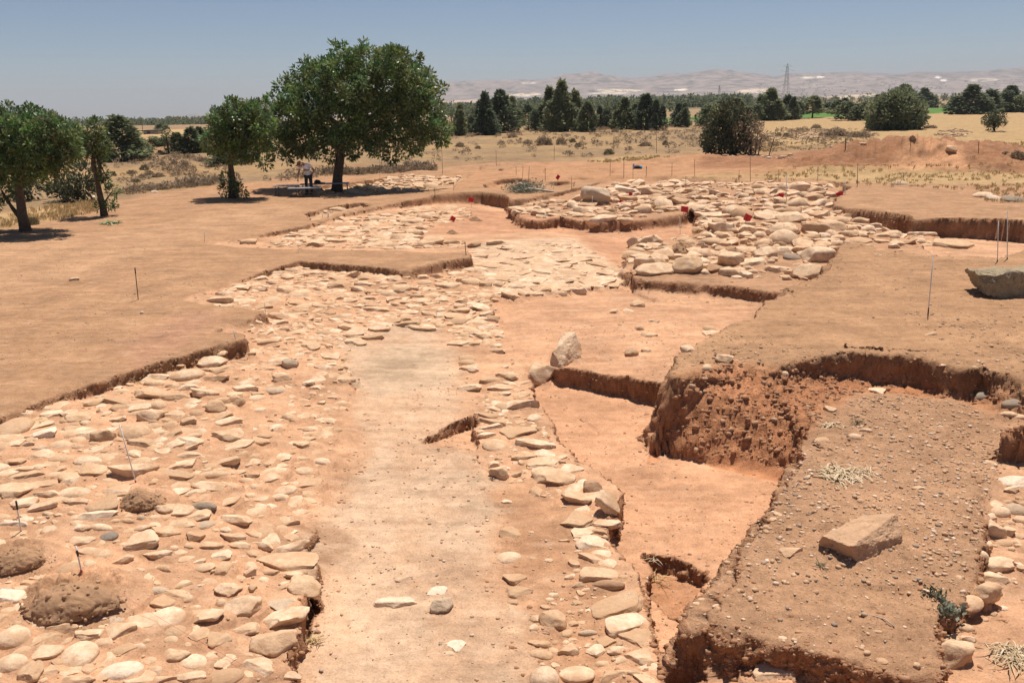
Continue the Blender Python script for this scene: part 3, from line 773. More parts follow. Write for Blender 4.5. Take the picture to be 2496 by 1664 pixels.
Z8 = (832, 1064, .3827, [
 (1160,120,130,60),(1100,245,90,30),(1640,600,90,40),(1600,760,160,70,'s'),(1690,1290,100,70),(1620,1350,100,80),(1760,1350,120,60),(1270,1370,130,70,'r'),
 (1265,1310,130,60),(1090,1045,60,50),(720,1320,120,60,'sw'),(1500,845,50,30,'r'),(1210,605,30,22,'r'),(1850,1490,100,60),(1740,1510,200,80),(600,980,130,55,'sw'),
 (1130,980,150,80),(1420,660,60,25),(1320,780,50,30,'r'),(1220,770,40,25,'r'),(1050,410,60,30),(390,900,110,50),(1660,1440,80,40),(680,1375,70,30,'sw'),
 (990,40,150,85,'r',"smooth rounded yellow-tan boulder on the wall beside the small dug hollow"),
 (1230,40,260,80,'s',"long rectangular slab with a dark undercut edge on the trench wall"),
 (1290,145,180,90,'s',"flat slab in the wall, next nearer than the long rectangular slab"),
 (1350,235,230,120,'a',"large knobbly wall stone jutting towards the deep trench"),
 (1010,220,110,110,'a',"yellowish worn stone with a green weed beside it"),
 (1500,380,170,105,'b',"pale squared wall stone next to the tilted fallen slab"),
 (1600,320,110,100,'bn',"brown earth-caked stone behind the tilted fallen slab"),
 (1700,445,150,150,'b',"tilted slab falling away from the wall with a deep black gap behind"),
 (1510,505,200,120,'s',"cracked flat wall stone in front of the tilted slab"),
 (1600,665,180,100,'a',"wedge-shaped wall stone pointing at the deep trench"),
 (1660,865,230,100,'s',"broad flat wall stone with a white paint dot, by the sub-pit"),
 (1700,945,190,50,'rn',"brown sausage-shaped stone lying on a broad wall stone"),
 (1750,1045,290,140,'s',"largest flat wall stone, below the brown sausage-shaped stone"),
 (1820,1165,250,130,'s',"pale flat wall stone with a white chip and dark notch at its corner"),
 (1880,1265,220,110,'s',"flat wall stone between two others near the front of the wall"),
 (1900,1375,160,110,'a',"rough wall stone at the foot of the near trench corner"),
 (1500,1485,210,150,'r',"large humped stone at the bottom edge, right of the rounded upright one"),
 (1290,1505,160,160,'r',"rounded barrel-shaped stone at the bottom edge on the floor's border"),
 (1350,1150,150,140,'a',"pitted hollow stone with dark crevices in the red soil"),
 (1080,605,140,90,'a',"small stone with a black shadowed front on the floor's border"),
 (1065,752,140,80,'r',"oval stone with a hollow centre on the floor's border"),
 (1100,892,130,80,'a',"pinkish jagged stone on the floor's border"),
 (350,1040,230,80,'sw',"thin flaky pink-white slab flush with the plaster floor"),
 (640,1068,130,120,'bg',"smooth pale cube-like cobble sitting alone on the plaster floor"),
 (1570,1245,110,45,'rg',"small grey oblong cobble lying in red soil between wall rows"),
])
Z5 = (832, 550, .3827, [
 (1140,1140,200,70),(935,1205,110,40,'s'),(960,1250,150,30,'s'),(950,1280,140,40,'s'),(1230,1220,80,60),(1230,1285,90,50),(930,1330,110,40),(1060,950,130,60),(950,985,120,40),
 (800,840,90,50),(820,900,110,60),(800,870,100,40),(840,750,70,30),(1010,700,60,40),(900,690,120,60),(930,640,110,50),(940,600,100,40),(870,510,130,60),(930,560,80,50),(740,600,110,60,'r'),
 (760,540,100,40),(780,690,60,30),(990,800,100,30),(980,760,70,30),(1850,805,70,60,'b'),(1940,790,60,40),(1740,540,70,40),(1830,540,60,30),(1890,500,80,50),(1990,600,60,30),(1900,650,50,40),(1960,690,90,40),
 (980,470,60,30,'b'),(1080,440,110,60),(1160,430,70,40),(1240,435,80,30),(1300,410,70,20),(1380,430,100,35),(1490,415,130,30),(1660,390,60,25),(920,375,70,50),(1110,380,100,45,'r'),(1000,370,60,40),
 (1340,360,100,30,'s'),(1480,345,60,25),(840,120,90,50),(990,110,110,35),(310,425,100,50,'r'),(230,530,150,40,'s'),(690,380,180,50,'s'),(480,445,80,30),(530,355,90,40,'rg'),(180,455,80,30),(400,480,80,35),
 (540,410,50,20),(760,340,60,40),(420,620,180,60,'s'),(500,655,200,25,'s'),(240,660,120,40),(80,680,110,60),(90,740,120,50),(200,710,120,40),(40,640,100,50),(330,600,90,40),(560,560,90,35),(640,470,80,35),
 (120,400,90,40),(60,470,90,40),(150,330,80,40),(330,330,90,40),(600,320,70,35),(1180,200,80,25,'s'),(1280,290,110,35,'s'),(1420,260,90,25,'s'),(1540,290,80,25,'s'),(1060,240,90,25,'s'),(1680,310,90,25,'s'),(1250,360,70,25,'s'),
 (1430,795,180,230,'b',"tall pale leaning slab standing upright on the middle trench floor"),
 (1265,960,170,185,'a',"large round boulder with a brown shaded face on the corner of the dug floor"),
 (815,1028,130,55,'a',"single rough stone at the right edge of the plaster floor"),
])
Z8R = (1200, 380, .340, [
 (165,370,100,28,'s'),(275,350,60,30,'r'),(345,385,60,30),(270,395,70,40,'r'),(170,405,60,40),(335,410,80,30),(400,390,40,25,'r'),(465,385,60,30),(490,330,70,35,'s'),(565,345,70,25,'s'),
 (1095,240,90,55,'an'),(1180,240,60,45),(1250,255,70,45,'r'),(1310,260,40,30),(1060,300,70,30),(1180,315,70,40,'r'),(1320,310,110,75,'an'),(1460,300,80,40),
 (780,460,190,55),(930,460,130,40),(560,410,60,35,'r'),(700,425,80,30),(1000,400,90,35),(1100,370,60,30),(1200,400,60,30),(1840,270,80,45),(1920,255,90,45),(1990,270,70,40),(2240,280,90,50),(2310,300,70,50),
 (2140,270,60,40),(1600,360,110,60),(1960,430,150,80),(2130,440,180,80),(1565,425,160,50,'s'),(1600,465,110,40),(1640,510,120,40,'s'),(1580,540,50,40,'r'),(1620,555,60,40,'r'),(1740,505,70,60),
 (1830,530,100,80),(1960,490,90,35),(1940,525,110,40,'s'),(1920,565,80,60,'r'),(2230,630,120,70),(2290,580,120,60,'s'),(1590,610,180,70,'r'),(1730,600,80,40),(1130,610,130,80,'b'),(1080,640,80,40),(1040,670,90,50,'r'),
 (1160,645,90,40),(1240,640,60,40),(1090,735,130,50),(1010,760,60,40),(1165,680,90,30,'s'),(1220,735,80,60,'rd'),(1520,835,60,50),(1560,690,120,50),(1970,680,130,85,'bn'),(2080,690,100,70,'b'),
 (1850,755,200,60,'s'),(1770,815,80,45,'r'),(1860,825,70,40,'r'),(1940,830,50,30,'w'),(2050,800,150,50,'s'),(2200,780,100,45,'sn'),(1420,620,70,40),(1690,560,80,40),(1780,450,70,35),
 (370,432,60,20,'sd',"small blue-grey flat stone on the front edge of the far stone platform"),
 (745,262,175,110,'bg',"big grey-tan half drum block standing on the far stone platform"),
 (960,250,170,55,'bw',"long cream block lying behind the far stone platform"),
 (1750,390,170,90,'r',"big rounded cream boulder on the ridge beside a red flag"),
 (2090,585,190,135,'r',"largest rounded boulder in the right stone pile"),
 (1165,815,250,115,'b',"big pale front block overhanging the dark section of the stone pile"),
 (1400,795,200,150,'b',"big squared block right of the overhanging front block"),
 (1610,812,150,75,'an',"brownish wedge beside the squared front block"),
 (2150,725,120,55,'rd',"dark grey humped stone on the right stone pile"),
 (2310,795,100,35,'sd',"dark flat stone slab where the pile meets the right bank"),
])
Z6 = (1664, 550, .3827, [
 (1130,90,120,40,'s'),(900,110,90,40),(760,90,90,50,'r'),(1050,50,110,45,'b'),(1250,60,120,30,'s'),(1400,100,120,40,'s'),(1520,50,150,40,'s'),(820,150,110,40,'s'),(700,40,80,40),(640,170,90,40),
 (155,900,70,50),(185,680,110,35,'s'),(170,650,70,40),(30,780,80,50),(1580,690,70,25),(1245,185,40,20),(650,940,40,40,'rg'),(940,1165,70,50),(1160,1300,80,30),
 (1910,1080,90,70,'rd'),(2110,1120,130,60,'rd'),(2080,1190,90,50,'r'),(2130,1210,80,40),(890,1360,80,40,'aw'),(1095,1335,70,50,'rg'),(2165,860,30,35,'rw'),(1660,885,40,20),(1860,900,40,30,'rg'),
 (2050,375,280,190,'b',"large grey-green boulder on the right bank with shadow under its left side"),
 (265,845,110,85,'a',"pale rugged stone perched on the corner of the deep cut"),
 (1240,1048,120,60,'s',"pale flat stone lying on top of the near right bank's back edge"),
 (1700,110,240,70,'s',"long flat cream slab at the end of the stone pile by the white rods"),
])
Z9 = (1664, 1064, .3827, [
 (690,720,130,65),(1910,745,60,80,'r'),(1990,590,100,120,'b'),(2065,600,70,70),(2110,450,120,90,'rg'),(2020,470,100,80,'r'),(1800,1110,80,60),(1500,320,80,30,'s'),(1130,405,40,35,'rg'),
 (1980,890,170,85),(2000,800,150,100,'b'),(2090,330,90,50),(1960,160,60,30),(300,860,40,30,'rd'),(360,975,40,25,'rd'),(640,1275,50,30,'rg'),(750,1240,60,20,'rg'),(1245,1235,45,25,'rd'),(1160,920,30,30,'rg'),
 (1270,1420,60,40),(1490,1450,40,40),(910,415,35,25,'rw'),(600,490,50,30),(580,520,50,30),(530,570,35,35,'rw'),(1765,890,40,25,'rg'),(85,1055,40,30,'rd'),(120,1030,45,25,'rd'),(215,1070,50,25,'rd'),
 (1140,650,520,330,'s',"large shield-shaped brown slab tilted on the near right bank"),
 (600,1475,290,150,'s',"smooth oblong slab sticking out of the near bank's front face"),
 (1720,1355,200,190,'b',"big pale block at the near end of the right-edge stone line"),
 (1830,1035,140,85,'r',"smooth oval whitish stone above the grey-green weed"),
 (1930,970,140,120,'b',"angular pale block in the right-edge stone line behind the oval stone"),
 (2110,280,170,80,'aw',"whitish branching lime-crusted stone at the right picture edge"),
])
Z3 = (1664, 0, .3827, [
 (1910,1245,110,45,'r',"pale tan boulder lying in dry grass at the right"),
 (1975,1265,90,45,'aw',"whitish angular boulder between two others in dry grass"),
 (2100,1270,130,50,'rd',"dark grey boulder lying at the right picture edge in dry grass"),
 (1380,1165,100,35,'rg',"grey flat rock in yellow grass below the spoil heap"),
 (1145,915,40,15,'s',"pale flat rock on the crest of the spoil heap"),
 (1710,950,60,35,'b',"tan block stuck in the crest of the second spoil heap"),
])
Z2 = (832, 0, .3827, [(1025,1080,40,22,'rn',"small brown rock on the far low bank left of the survey rods"),])
Z1 = (0, 0, .3827, [(985,1222,35,22,'aw',"white rock beside the grey scrub line behind the left trees"), (595,1265,30,30,'aw',"pale upright rock at the foot of the leaning tree")])

DENS = []  # px polygon, trace z, mean size (m), spacing factor, region
AREAS = {
 "near left rubble": [(-200, 1080), (0, 1020), (300, 920), (560, 850), (620, 780), (700, 720), (860, 850), (830, 1050), (720, 1290), (740, 1660), (-200, 1664)],
 "upper rubble spread": [(470, 730), (520, 705), (600, 672), (660, 655), (740, 645), (832, 655), (990, 672), (1140, 645), (1165, 700), (1200, 740), (1230, 830), (1130, 850), (1090, 800), (950, 800), (850, 840), (740, 850), (620, 840), (600, 770)],
 "far left stone spread": [(640, 605), (700, 575), (780, 545), (900, 525), (1000, 510), (1080, 505), (1140, 512), (1148, 535), (1060, 550), (1020, 575), (1130, 590), (1140, 606), (985, 609), (800, 606)],
 "paved patch": [(1150, 610), (1220, 600), (1330, 592), (1398, 583), (1444, 615), (1521, 669), (1535, 690), (1330, 715), (1190, 730), (1165, 690)],
 "right stone pile": [(1245, 505), (1300, 500), (1420, 480), (1500, 450), (1660, 446), (1900, 450), (2030, 458), (2024, 500), (2100, 530), (2220, 565), (2290, 600), (2180, 618), (2050, 600), (2010, 640), (1960, 684), (1780, 680), (1600, 668), (1520, 650), (1545, 600), (1600, 585), (1705, 575), (1692, 515), (1560, 533), (1400, 530), (1310, 534), (1272, 528)],
 "stones under the carob tree": [(790, 452), (900, 442), (985, 426), (1140, 428), (1090, 455), (1005, 466), (890, 476), (800, 474)],
 "small spread before the tree": [(760, 520), (850, 505), (890, 500), (850, 510), (790, 524)],
 "trench wall": [(1150, 1010), (1230, 890), (1290, 950), (1310, 1020), (1350, 1060), (1360, 1110), (1460, 1190), (1500, 1250), (1480, 1310), (1500, 1390), (1550, 1470), (1590, 1600), (1590, 1664), (1300, 1664), (1290, 1520), (1380, 1400), (1400, 1250), (1240, 1180), (1190, 1130)],
 "wall course": [(1190, 1000), (1240, 900), (1285, 905), (1272, 956), (1305, 985), (1308, 1028), (1345, 1059), (1352, 1097), (1395, 1148), (1463, 1190), (1508, 1250), (1500, 1310), (1476, 1320), (1480, 1365), (1506, 1385), (1551, 1450), (1578, 1540), (1588, 1590), (1600, 1664), (1530, 1664), (1500, 1560), (1440, 1440), (1410, 1330), (1400, 1230), (1330, 1170), (1275, 1110), (1240, 1050)],
 "right edge stones": [(2340, 1480), (2390, 1420), (2400, 1300), (2430, 1200), (2496, 1150), (2496, 1440), (2430, 1500), (2340, 1590), (2310, 1560)],
}
AREA_PX = {k: np.array(v, float) for k, v in AREAS.items()}
AREA_P = {k: UP_(v, {"near left rubble": -.35, "upper rubble spread": -.42, "far left stone spread": -.34, "paved patch": -.55, "right stone pile": -.25, "trench wall": -.84, "wall course": -.84, "right edge stones": -.6}.get(k, -.2)) for k, v in AREAS.items()}
def area_of(px, py):
    best, bd = None, 1e9
    for k, P in AREA_PX.items():
        d = float(sdf(P, np.array([float(px)]), np.array([float(py)]))[0][0])
        if d < bd: best, bd = k, d
    return best, bd

def visible_len(px, py): return 0
STONES = []   # dict(loc, dims, kind, tint, label, px size)
for ox, oy, k, lst in (Z4, Z7, Z8, Z5, Z8R, Z6, Z9, Z3, Z2, Z1):
    for it in lst:
        x, y, w, h = it[:4]; kd = it[4] if len(it) > 4 else "a"; lab = it[5] if len(it) > 5 else None
        sx, sy, sw, sh = ox + x * k, oy + y * k, w * k, h * k
        kind = kd[0] if kd[0] in "arsb" else "a"
        tint = kd[1] if len(kd) > 1 else (kd[0] if kd[0] in "wgdn" else "p")
        p, n = hit(sx, sy + sh * .28)
        dep = depth_of(p); el = math.atan2(4 - p[2], math.hypot(p[0], p[1]))
        W = sw / F * dep; hh = sh / F * dep
        asp = {"a": .85, "r": .82, "s": .9, "b": .75}[kind]
        D = W * asp
        H = (hh - D * math.sin(el)) / math.cos(el)
        lo, hi = (.18, .45) if kind == "s" else (.28, .85)
        if H < lo * W:
            H = lo * W; D = max(.35 * W, (hh - H * math.cos(el)) / math.sin(el))
        if H > hi * W and lab is None: H = hi * W
        if H > 1.4 * W: H = 1.4 * W
        STONES.append(dict(loc=p, dims=(W, D, H), kind=kind, tint=tint, label=lab, size=sw * sh, px=(sx, sy)))

# untraced rubble between the traced stones
def scatter(area, size, gap, n, kinds, bury=.45, jit=.5, hmul=1.0):
    P = AREA_P[area]; lo, hi = P.min(0) - (.2, 2.5), P.max(0) + (.2, 2.5)
    r = np.random.default_rng(hash_seed(area))
    got = [(s["loc"][0], s["loc"][1], max(s["dims"][0], s["dims"][1]) * .5) for s in STONES]
    got = np.array(got)
    cand = r.uniform(lo, hi, (n * 36, 2))
    cz = np.array([drop(q[0], q[1]) for q in cand])
    rel_ = np.column_stack([cand, cz]) - CAM; dz_ = rel_ @ FWD
    d, _, _ = sdf(AREA_PX[area], CX + F * (rel_ @ RIGHT) / dz_, CY - F * (rel_ @ UP) / dz_)
    d = np.where((cz > -.09) & (area not in ("stones under the carob tree", "small spread before the tree")), 9, d)
    dens = fbm(cand[:, 0] * .8, cand[:, 1] * .8, 0 * d, hash_seed(area), 3)
    ok = (d < -1.5) & (dens > -.5 + .3 * r.random(len(d)))
    cand = cand[ok]; cnt = 0; new = np.zeros((0, 3))
    for c in cand:
        if cnt >= n: break
        s = size * math.exp(r.normal() * jit)
        s = min(max(s, size * .35), size * 2.4)
        for arr in (got, new):
            if len(arr) and np.any((arr[:, 0] - c[0]) ** 2 + (arr[:, 1] - c[1]) ** 2 < ((arr[:, 2] + s * .5) * gap) ** 2): break
        else:
            z = drop(c[0], c[1])
            new = np.vstack([new, [[c[0], c[1], s * .5]]]); cnt += 1
            kd = r.choice(list(kinds)); asp = r.uniform(.55, .95)
            H = s * (r.uniform(.18, .34) if kd == "s" else r.uniform(.32, .6)) * hmul
            p = np.array([c[0], c[1], z]); dep = depth_of(p); el = math.atan2(4 - z, math.hypot(c[0], c[1]))
            pxs = (s * F / dep) * ((s * asp * math.sin(el) + H * math.cos(el)) * F / dep)
            STONES.append(dict(loc=p, dims=(s, s * asp, H), kind=kd, tint=("p" if r.random() > .07 else "g"), label=None, size=pxs * .55, px=project(p), scat=area))
def hash_seed(s): return sum(ord(c) * (i + 3) for i, c in enumerate(s)) % 100003
scatter("near left rubble", .09, .95, 420, "aaars")
scatter("upper rubble spread", .21, .74, 620, "aassss", hmul=.72)
scatter("far left stone spread", .34, .70, 420, "aassss", hmul=.7)
scatter("paved patch", .34, .64, 300, "ssss", hmul=.26)
scatter("right stone pile", .33, .66, 800, "abssab", hmul=.92)
scatter("stones under the carob tree", .34, .85, 170, "aass", hmul=1.1)
scatter("small spread before the tree", .3, .85, 30, "aas")
scatter("wall course", .22, .68, 75, "ssa", hmul=.5)
scatter("near left rubble", .21, .66, 420, "ssar", hmul=.55)
scatter("trench wall", .09, .95, 120, "aas")
scatter("right edge stones", .10, .85, 90, "aar")

TINT = {"p": M_stone, "w": M_white, "g": M_grey, "d": M_dgrey, "n": M_brown}
TW = {"p": "pale", "w": "whitish", "g": "greyish", "d": "dark grey", "n": "brown"}
KW = {"a": "angular stone", "r": "rounded stone", "s": "flat stone", "b": "blocky stone"}
order = sorted(range(len(STONES)), key=lambda i: -(STONES[i]["size"] + (1e6 if STONES[i]["label"] else 0)))
SINGLE = order[:296]
AREA_TXT = {"near left rubble": "in the near left rubble", "upper rubble spread": "in the upper rubble spread", "far left stone spread": "in the far left stone spread", "paved patch": "in the pale paved patch",
            "right stone pile": "in the right stone pile", "stones under the carob tree": "beside the big carob tree", "small spread before the tree": "in front of the big carob tree",
            "trench wall": "in the stone trench wall", "wall course": "in the stone trench wall", "right edge stones": "in the right-edge stone line"}
GROUP_TXT = {"near left rubble": "stones of the near left rubble", "upper rubble spread": "stones of the upper rubble spread", "far left stone spread": "stones of the far left spread", "paved patch": "stones of the paved patch",
             "right stone pile": "stones of the right pile", "stones under the carob tree": "stones beside the big carob tree", "small spread before the tree": "stones in front of the carob tree",
             "trench wall": "stones of the trench wall", "wall course": "stones of the trench wall", "right edge stones": "stones along the right edge"}
anchors = []
for i in SINGLE:
    s = STONES[i]
    if s["label"]:
        anchors.append((s["px"], s["label"]))
ANCH_SHORT = [  # px, phrase: landmarks that anyone can find
 ((100, 1420), "the big earth lump"), ((335, 1165), "the middle earth lump"), ((30, 1330), "the left-edge earth lump"), ((345, 1310), "the black-fronted slab"), ((700, 1360), "the triangular slab"),
 ((700, 1495), "the white-topped boulder"), ((670, 1555), "the squared yellowish block"), ((590, 1468), "the chunky pale block"), ((510, 1494), "the two-footed stone"), ((295, 1530), "the isolated humped stone"),
 ((295, 1625), "the whitish oval stone"), ((540, 1640), "the smooth domed stone"), ((30, 1545), "the dull flat boulder"), ((35, 1185), "the broad flat edge slab"), ((325, 1150), "the long slab by the leaning rod"),
 ((500, 1235), "the reddish sausage-shaped cobble"), ((557, 1055), "the big rough cream boulder"), ((330, 1048), "the smooth boulder behind the leaning rod"), ((252, 1060), "the square brown-fronted block"), ((367, 1010), "the sharp-edged tilted block"),
 ((493, 955), "the rugged overhanging stone"), ((373, 955), "the wide dark-fronted boulder"), ((452, 908), "the large rounded boulder"), ((505, 883), "the large block under the bank"), ((528, 990), "the sloping brownish block"),
 ((190, 1013), "the jagged lone stone"), ((708, 887), "the grey-tan cobble"), ((687, 919), "the squared tan stone"), ((754, 933), "the brightest white stone"), ((645, 745), "the white pin of the upper bank"), ((570, 815), "the white pin at the bank's end"),
 ((1211, 1079), "the rounded yellow-tan boulder"), ((1303, 1079), "the long rectangular slab"), ((1349, 1154), "the knobbly wall stone"), ((1483, 1235), "the tilted fallen slab"), ((1445, 1318), "the wedge-shaped wall stone"), ((1467, 1395), "the wall stone with a white dot"),
 ((1502, 1463), "the largest flat wall stone"), ((1528, 1510), "the white-chipped wall stone"), ((1326, 1640), "the barrel-shaped stone"), ((1349, 1504), "the pitted hollow stone"), ((1245, 1295), "the small black-fronted stone"), ((1240, 1352), "the hollow-centred oval stone"),
 ((1253, 1405), "the pinkish jagged stone"), ((1077, 1472), "the cube-like cobble"), ((1316, 917), "the round shaded boulder"), ((1379, 854), "the tall leaning slab"), ((1144, 943), "the rough stone at the floor's edge"), ((1453, 469), "the grey half drum block"), ((1526, 465), "the long cream block"),
 ((1795, 512), "the cream boulder by the flag"), ((1910, 578), "the largest pile boulder"), ((1596, 657), "the overhanging front block"), ((1676, 650), "the squared front block"), ((1747, 656), "the brownish wedge"), ((1931, 626), "the dark humped stone"), ((1985, 650), "the dark flat slab at the bank"),
 ((1662, 592), "the tall earth lump on the pile"), ((1787, 608), "the brown earth lump on the pile"), ((1326, 527), "the blue-grey flat stone"), ((1557, 577), "the pit's red floor"), ((2448, 693), "the grey-green boulder"), ((1765, 873), "the rugged stone on the cut's corner"), ((2138, 951), "the flat stone on the near bank's back edge"),
 ((2314, 592), "the long flat cream slab"), ((2100, 1313), "the shield-shaped slab"), ((1894, 1628), "the oblong slab in the bank face"), ((2322, 1583), "the big block of the right-edge line"), ((2364, 1460), "the smooth oval whitish stone"), ((2402, 1435), "the angular block of the right-edge line"),
 ((2471, 1171), "the lime-crusted stone"), ((2040, 1175), "the dead grass clump"), ((2315, 1500), "the grey-green weed"), ((1104, 533), "the red flag on the far left spread"), ((1148, 487), "the red flag by the reddish floor"), ((1822, 531), "the large red flag in the pile"), ((1669, 510), "the red flag on a white rod"),
 ((1152, 605), "the rusty pin of the path's end"), ((1590, 1410), "the sub-pit"), ((1120, 1060), "the dug hollow in the floor"),
]
def size_word(s, arr):
    q = s["size"]
    return "large" if q > arr[2] else ("mid-sized" if q > arr[1] else "small")
byarea = {}
for i in SINGLE:
    s = STONES[i]; a, dd = area_of(*s["px"])
    if dd > 25: a = None
    s["area"] = a; byarea.setdefault(a, []).append(s["size"])
quant = {k: np.quantile(v, [.0, .33, .72]) for k, v in byarea.items()}
used_labels = set(s["label"] for s in STONES if s["label"])
def rel(dx, dy, h=1.0):
    dy *= 2.0
    an = math.degrees(math.atan2(-dy, dx)) % 360
    return ["right of", "behind and right of", "behind", "behind and left of", "left of", "in front and left of", "in front of", "in front and right of"][int(((an + 22.5) % 360) // 45)]
# soil lies banked up against every stone
Vr = V.reshape(NY, NX, 3)
nff = np.zeros(NY * NX); nff[mm] = nf; nff = nff.reshape(NY, NX)
_banks = []
for ex, ey, ew, eh in ((165, 1485, 165, 118), (30, 1378, 110, 80), (337, 1230, 76, 66)):
    p_, _ = hit(ex, ey); s_ = ew / F * depth_of(p_)
    _banks.append(dict(loc=p_ + (0, s_ * .35, 0), dims=(s_ * 1.35, s_ * 1.1, s_ * .8), kind="r"))
for s in STONES + _banks:
    x, y, z = s["loc"]; W, D, H = s["dims"]; R_ = max(W, D) * .5
    if y > 45: continue
    i0, i1 = np.searchsorted(rows, (y - 1.6 * R_, y + 1.6 * R_)); i0 = max(i0 - 1, 0); i1 = min(i1 + 2, NY)
    j0, j1 = np.searchsorted(cols, ((x - 1.6 * R_) / (y + 2), (x + 1.6 * R_) / (y + 2))); j0 = max(j0 - 1, 0); j1 = min(j1 + 2, NX)
    q = Vr[i0:i1, j0:j1]
    if q.size == 0: continue
    rr_ = np.sqrt(((q[..., 0] - x) / (W * .5 + .01)) ** 2 + ((q[..., 1] - y) / (D * .5 + .01)) ** 2)
    add = {"a": .30, "r": .26, "s": .32, "b": .15}[s["kind"]] * H * sstep(1.55, .75, rr_) * (1 + .9 * nff[i0:i1, j0:j1])
    ok_ = (np.abs(q[..., 2] - z) < .12) & (rr_ < 1.6)
    q[..., 2] = np.where(ok_, np.maximum(q[..., 2], np.minimum(z, q[..., 2] + .06) + add), q[..., 2])
ground.data.vertices.foreach_set("co", np.ascontiguousarray(V, dtype=np.float32).ravel()); ground.data.update()
bpy.context.view_layer.update()
rubble_v, rubble_f, nv = [], [], 0
single_set = set(SINGLE)
rv = np.random.default_rng(5)
FREE = ('shadow', 'lying', 'standing', 'alone', 'tilted', 'overhang', 'dark front', 'undercut', 'drum', 'leaning', 'upright', 'humped', 'perched', 'sticking', 'dark feet', 'wedge beside', 'stuck in', 'black', 'half drum', 'long cream', 'front block', 'squared block right', 'round boulder')
def place_matrix(s, r, big):
    W, D, H = s["dims"]; k = s["kind"]
    rz = r.uniform(-.35, .35) + (math.pi if r.random() < .5 else 0)
    tl = .12 if k != "s" else .09
    e = (r.normal() * tl, r.normal() * tl, rz)
    free = bool(s["label"]) and any(t in s["label"] for t in FREE)
    if free: return (s["loc"][0], s["loc"][1], s["loc"][2] + H * .28), e, (W * .56, D * .6, H * .66)
    # set in the soil: widest at or below ground level
    up_ = {"a": .02, "r": -.02, "s": -.02, "b": .1}[k]
    if s.get("scat"): up_ += {"right stone pile": .06, "near left rubble": -.10, "wall course": -.06}.get(s["scat"], -.10)
    return (s["loc"][0], s["loc"][1], s["loc"][2] + H * up_), e, (W * .63, D * .70, H * .88)
SPECIAL_ROT = {}
for i in SINGLE + [j for j in range(len(STONES)) if j not in single_set]:
    s = STONES[i]
    loc, eul, sc = place_matrix(s, rv, i in single_set)
    if i in single_set:
        sub = 5 if s["size"] > 9000 else 4
        if s["size"] < 700: sub = 3
        mt = TINT[s["tint"]]
        if s["label"] and "grey-green boulder" in s["label"]: mt = M_boulder
        if s["label"] and "shield-shaped" in s["label"]: mt = M_brown
        me = rock_mesh(s["kind"], int(rv.integers(0, 9)), mt, sub)
        lab = s["label"]; a = s["area"]
        if lab is None:
            base = KW[s["kind"]]
            cand = sorted(ANCH_SHORT, key=lambda q: (q[0][0] - s["px"][0]) ** 2 + (2 * (q[0][1] - s["px"][1])) ** 2)
            for q in cand[:4]:
                d = math.hypot(q[0][0] - s["px"][0], 2 * (q[0][1] - s["px"][1]))
                if d < 14: continue
                tx = "%s %s %s %s %s" % (size_word(s, quant[a]), TW[s["tint"]], base, rel(s["px"][0] - q[0][0], s["px"][1] - q[0][1]), q[1])
                if len(tx.split()) <= 16 and tx not in used_labels: lab = tx; break
            if lab is None: lab = "%s %s %s" % (TW[s["tint"]], base, AREA_TXT.get(a, "on the bare ground"))
        used_labels.add(lab)
        o = link("stone", me, loc=loc, label=lab, cat="stone", group=GROUP_TXT.get(a, "stones lying on the bare banks"))
        o.rotation_euler = eul; o.scale = sc
        s["obj"] = o
    else:
        key = (s["kind"], int(rv.integers(0, 24)))
        if key not in _rock_cache: _rock_cache[key] = rock_verts(key[0], 7000 + key[1], 2)
        v, f = _rock_cache[key]
        R = np.array(Matrix.LocRotScale(Vector(loc), __import__("mathutils").Euler(eul), Vector(sc)))
        v = v @ R[:3, :3].T + R[:3, 3]
        rubble_v.append(v); rubble_f.append(f + nv); nv += len(v)
me = mesh_np("rubble", np.concatenate(rubble_v), np.concatenate(rubble_f), True, M_rubble)
me.set_sharp_from_angle(angle=math.radians(40))
link("rubble", me, kind="stuff")

def special(txt):
    for s in STONES:
        if s["label"] and txt in s["label"]: return s["obj"], s
    raise KeyError(txt)
# ---------------------------------------------------------------- vegetation
def leaf_quads(cent, out, L, W, r, droop=.0, spread=1.0):
    """one pointed leaf per row: cent (n,3), out (n,3) main direction"""
    n = len(cent)
    d = out + spread * r.normal(size=(n, 3)) * .55
    d[:, 2] -= droop
    d /= np.linalg.norm(d, axis=1, keepdims=True)
    u = r.normal(size=(n, 3)); u[:, 2] += .3
    s = np.cross(d, u); s /= np.linalg.norm(s, axis=1, keepdims=True) + 1e-9
    up = np.cross(s, d)
    l = (L * r.uniform(.7, 1.3, n))[:, None]; w = (W * r.uniform(.7, 1.3, n))[:, None]
    a = cent; b = cent + d * l * .5 + s * w * .5 - up * l * .06; c = cent + d * l + up * -l * .12; e = cent + d * l * .5 - s * w * .5 - up * l * .06
    v = np.stack([a, b, c, e], 1).reshape(-1, 3)
    f = np.arange(n * 4).reshape(n, 4)
    return v, f

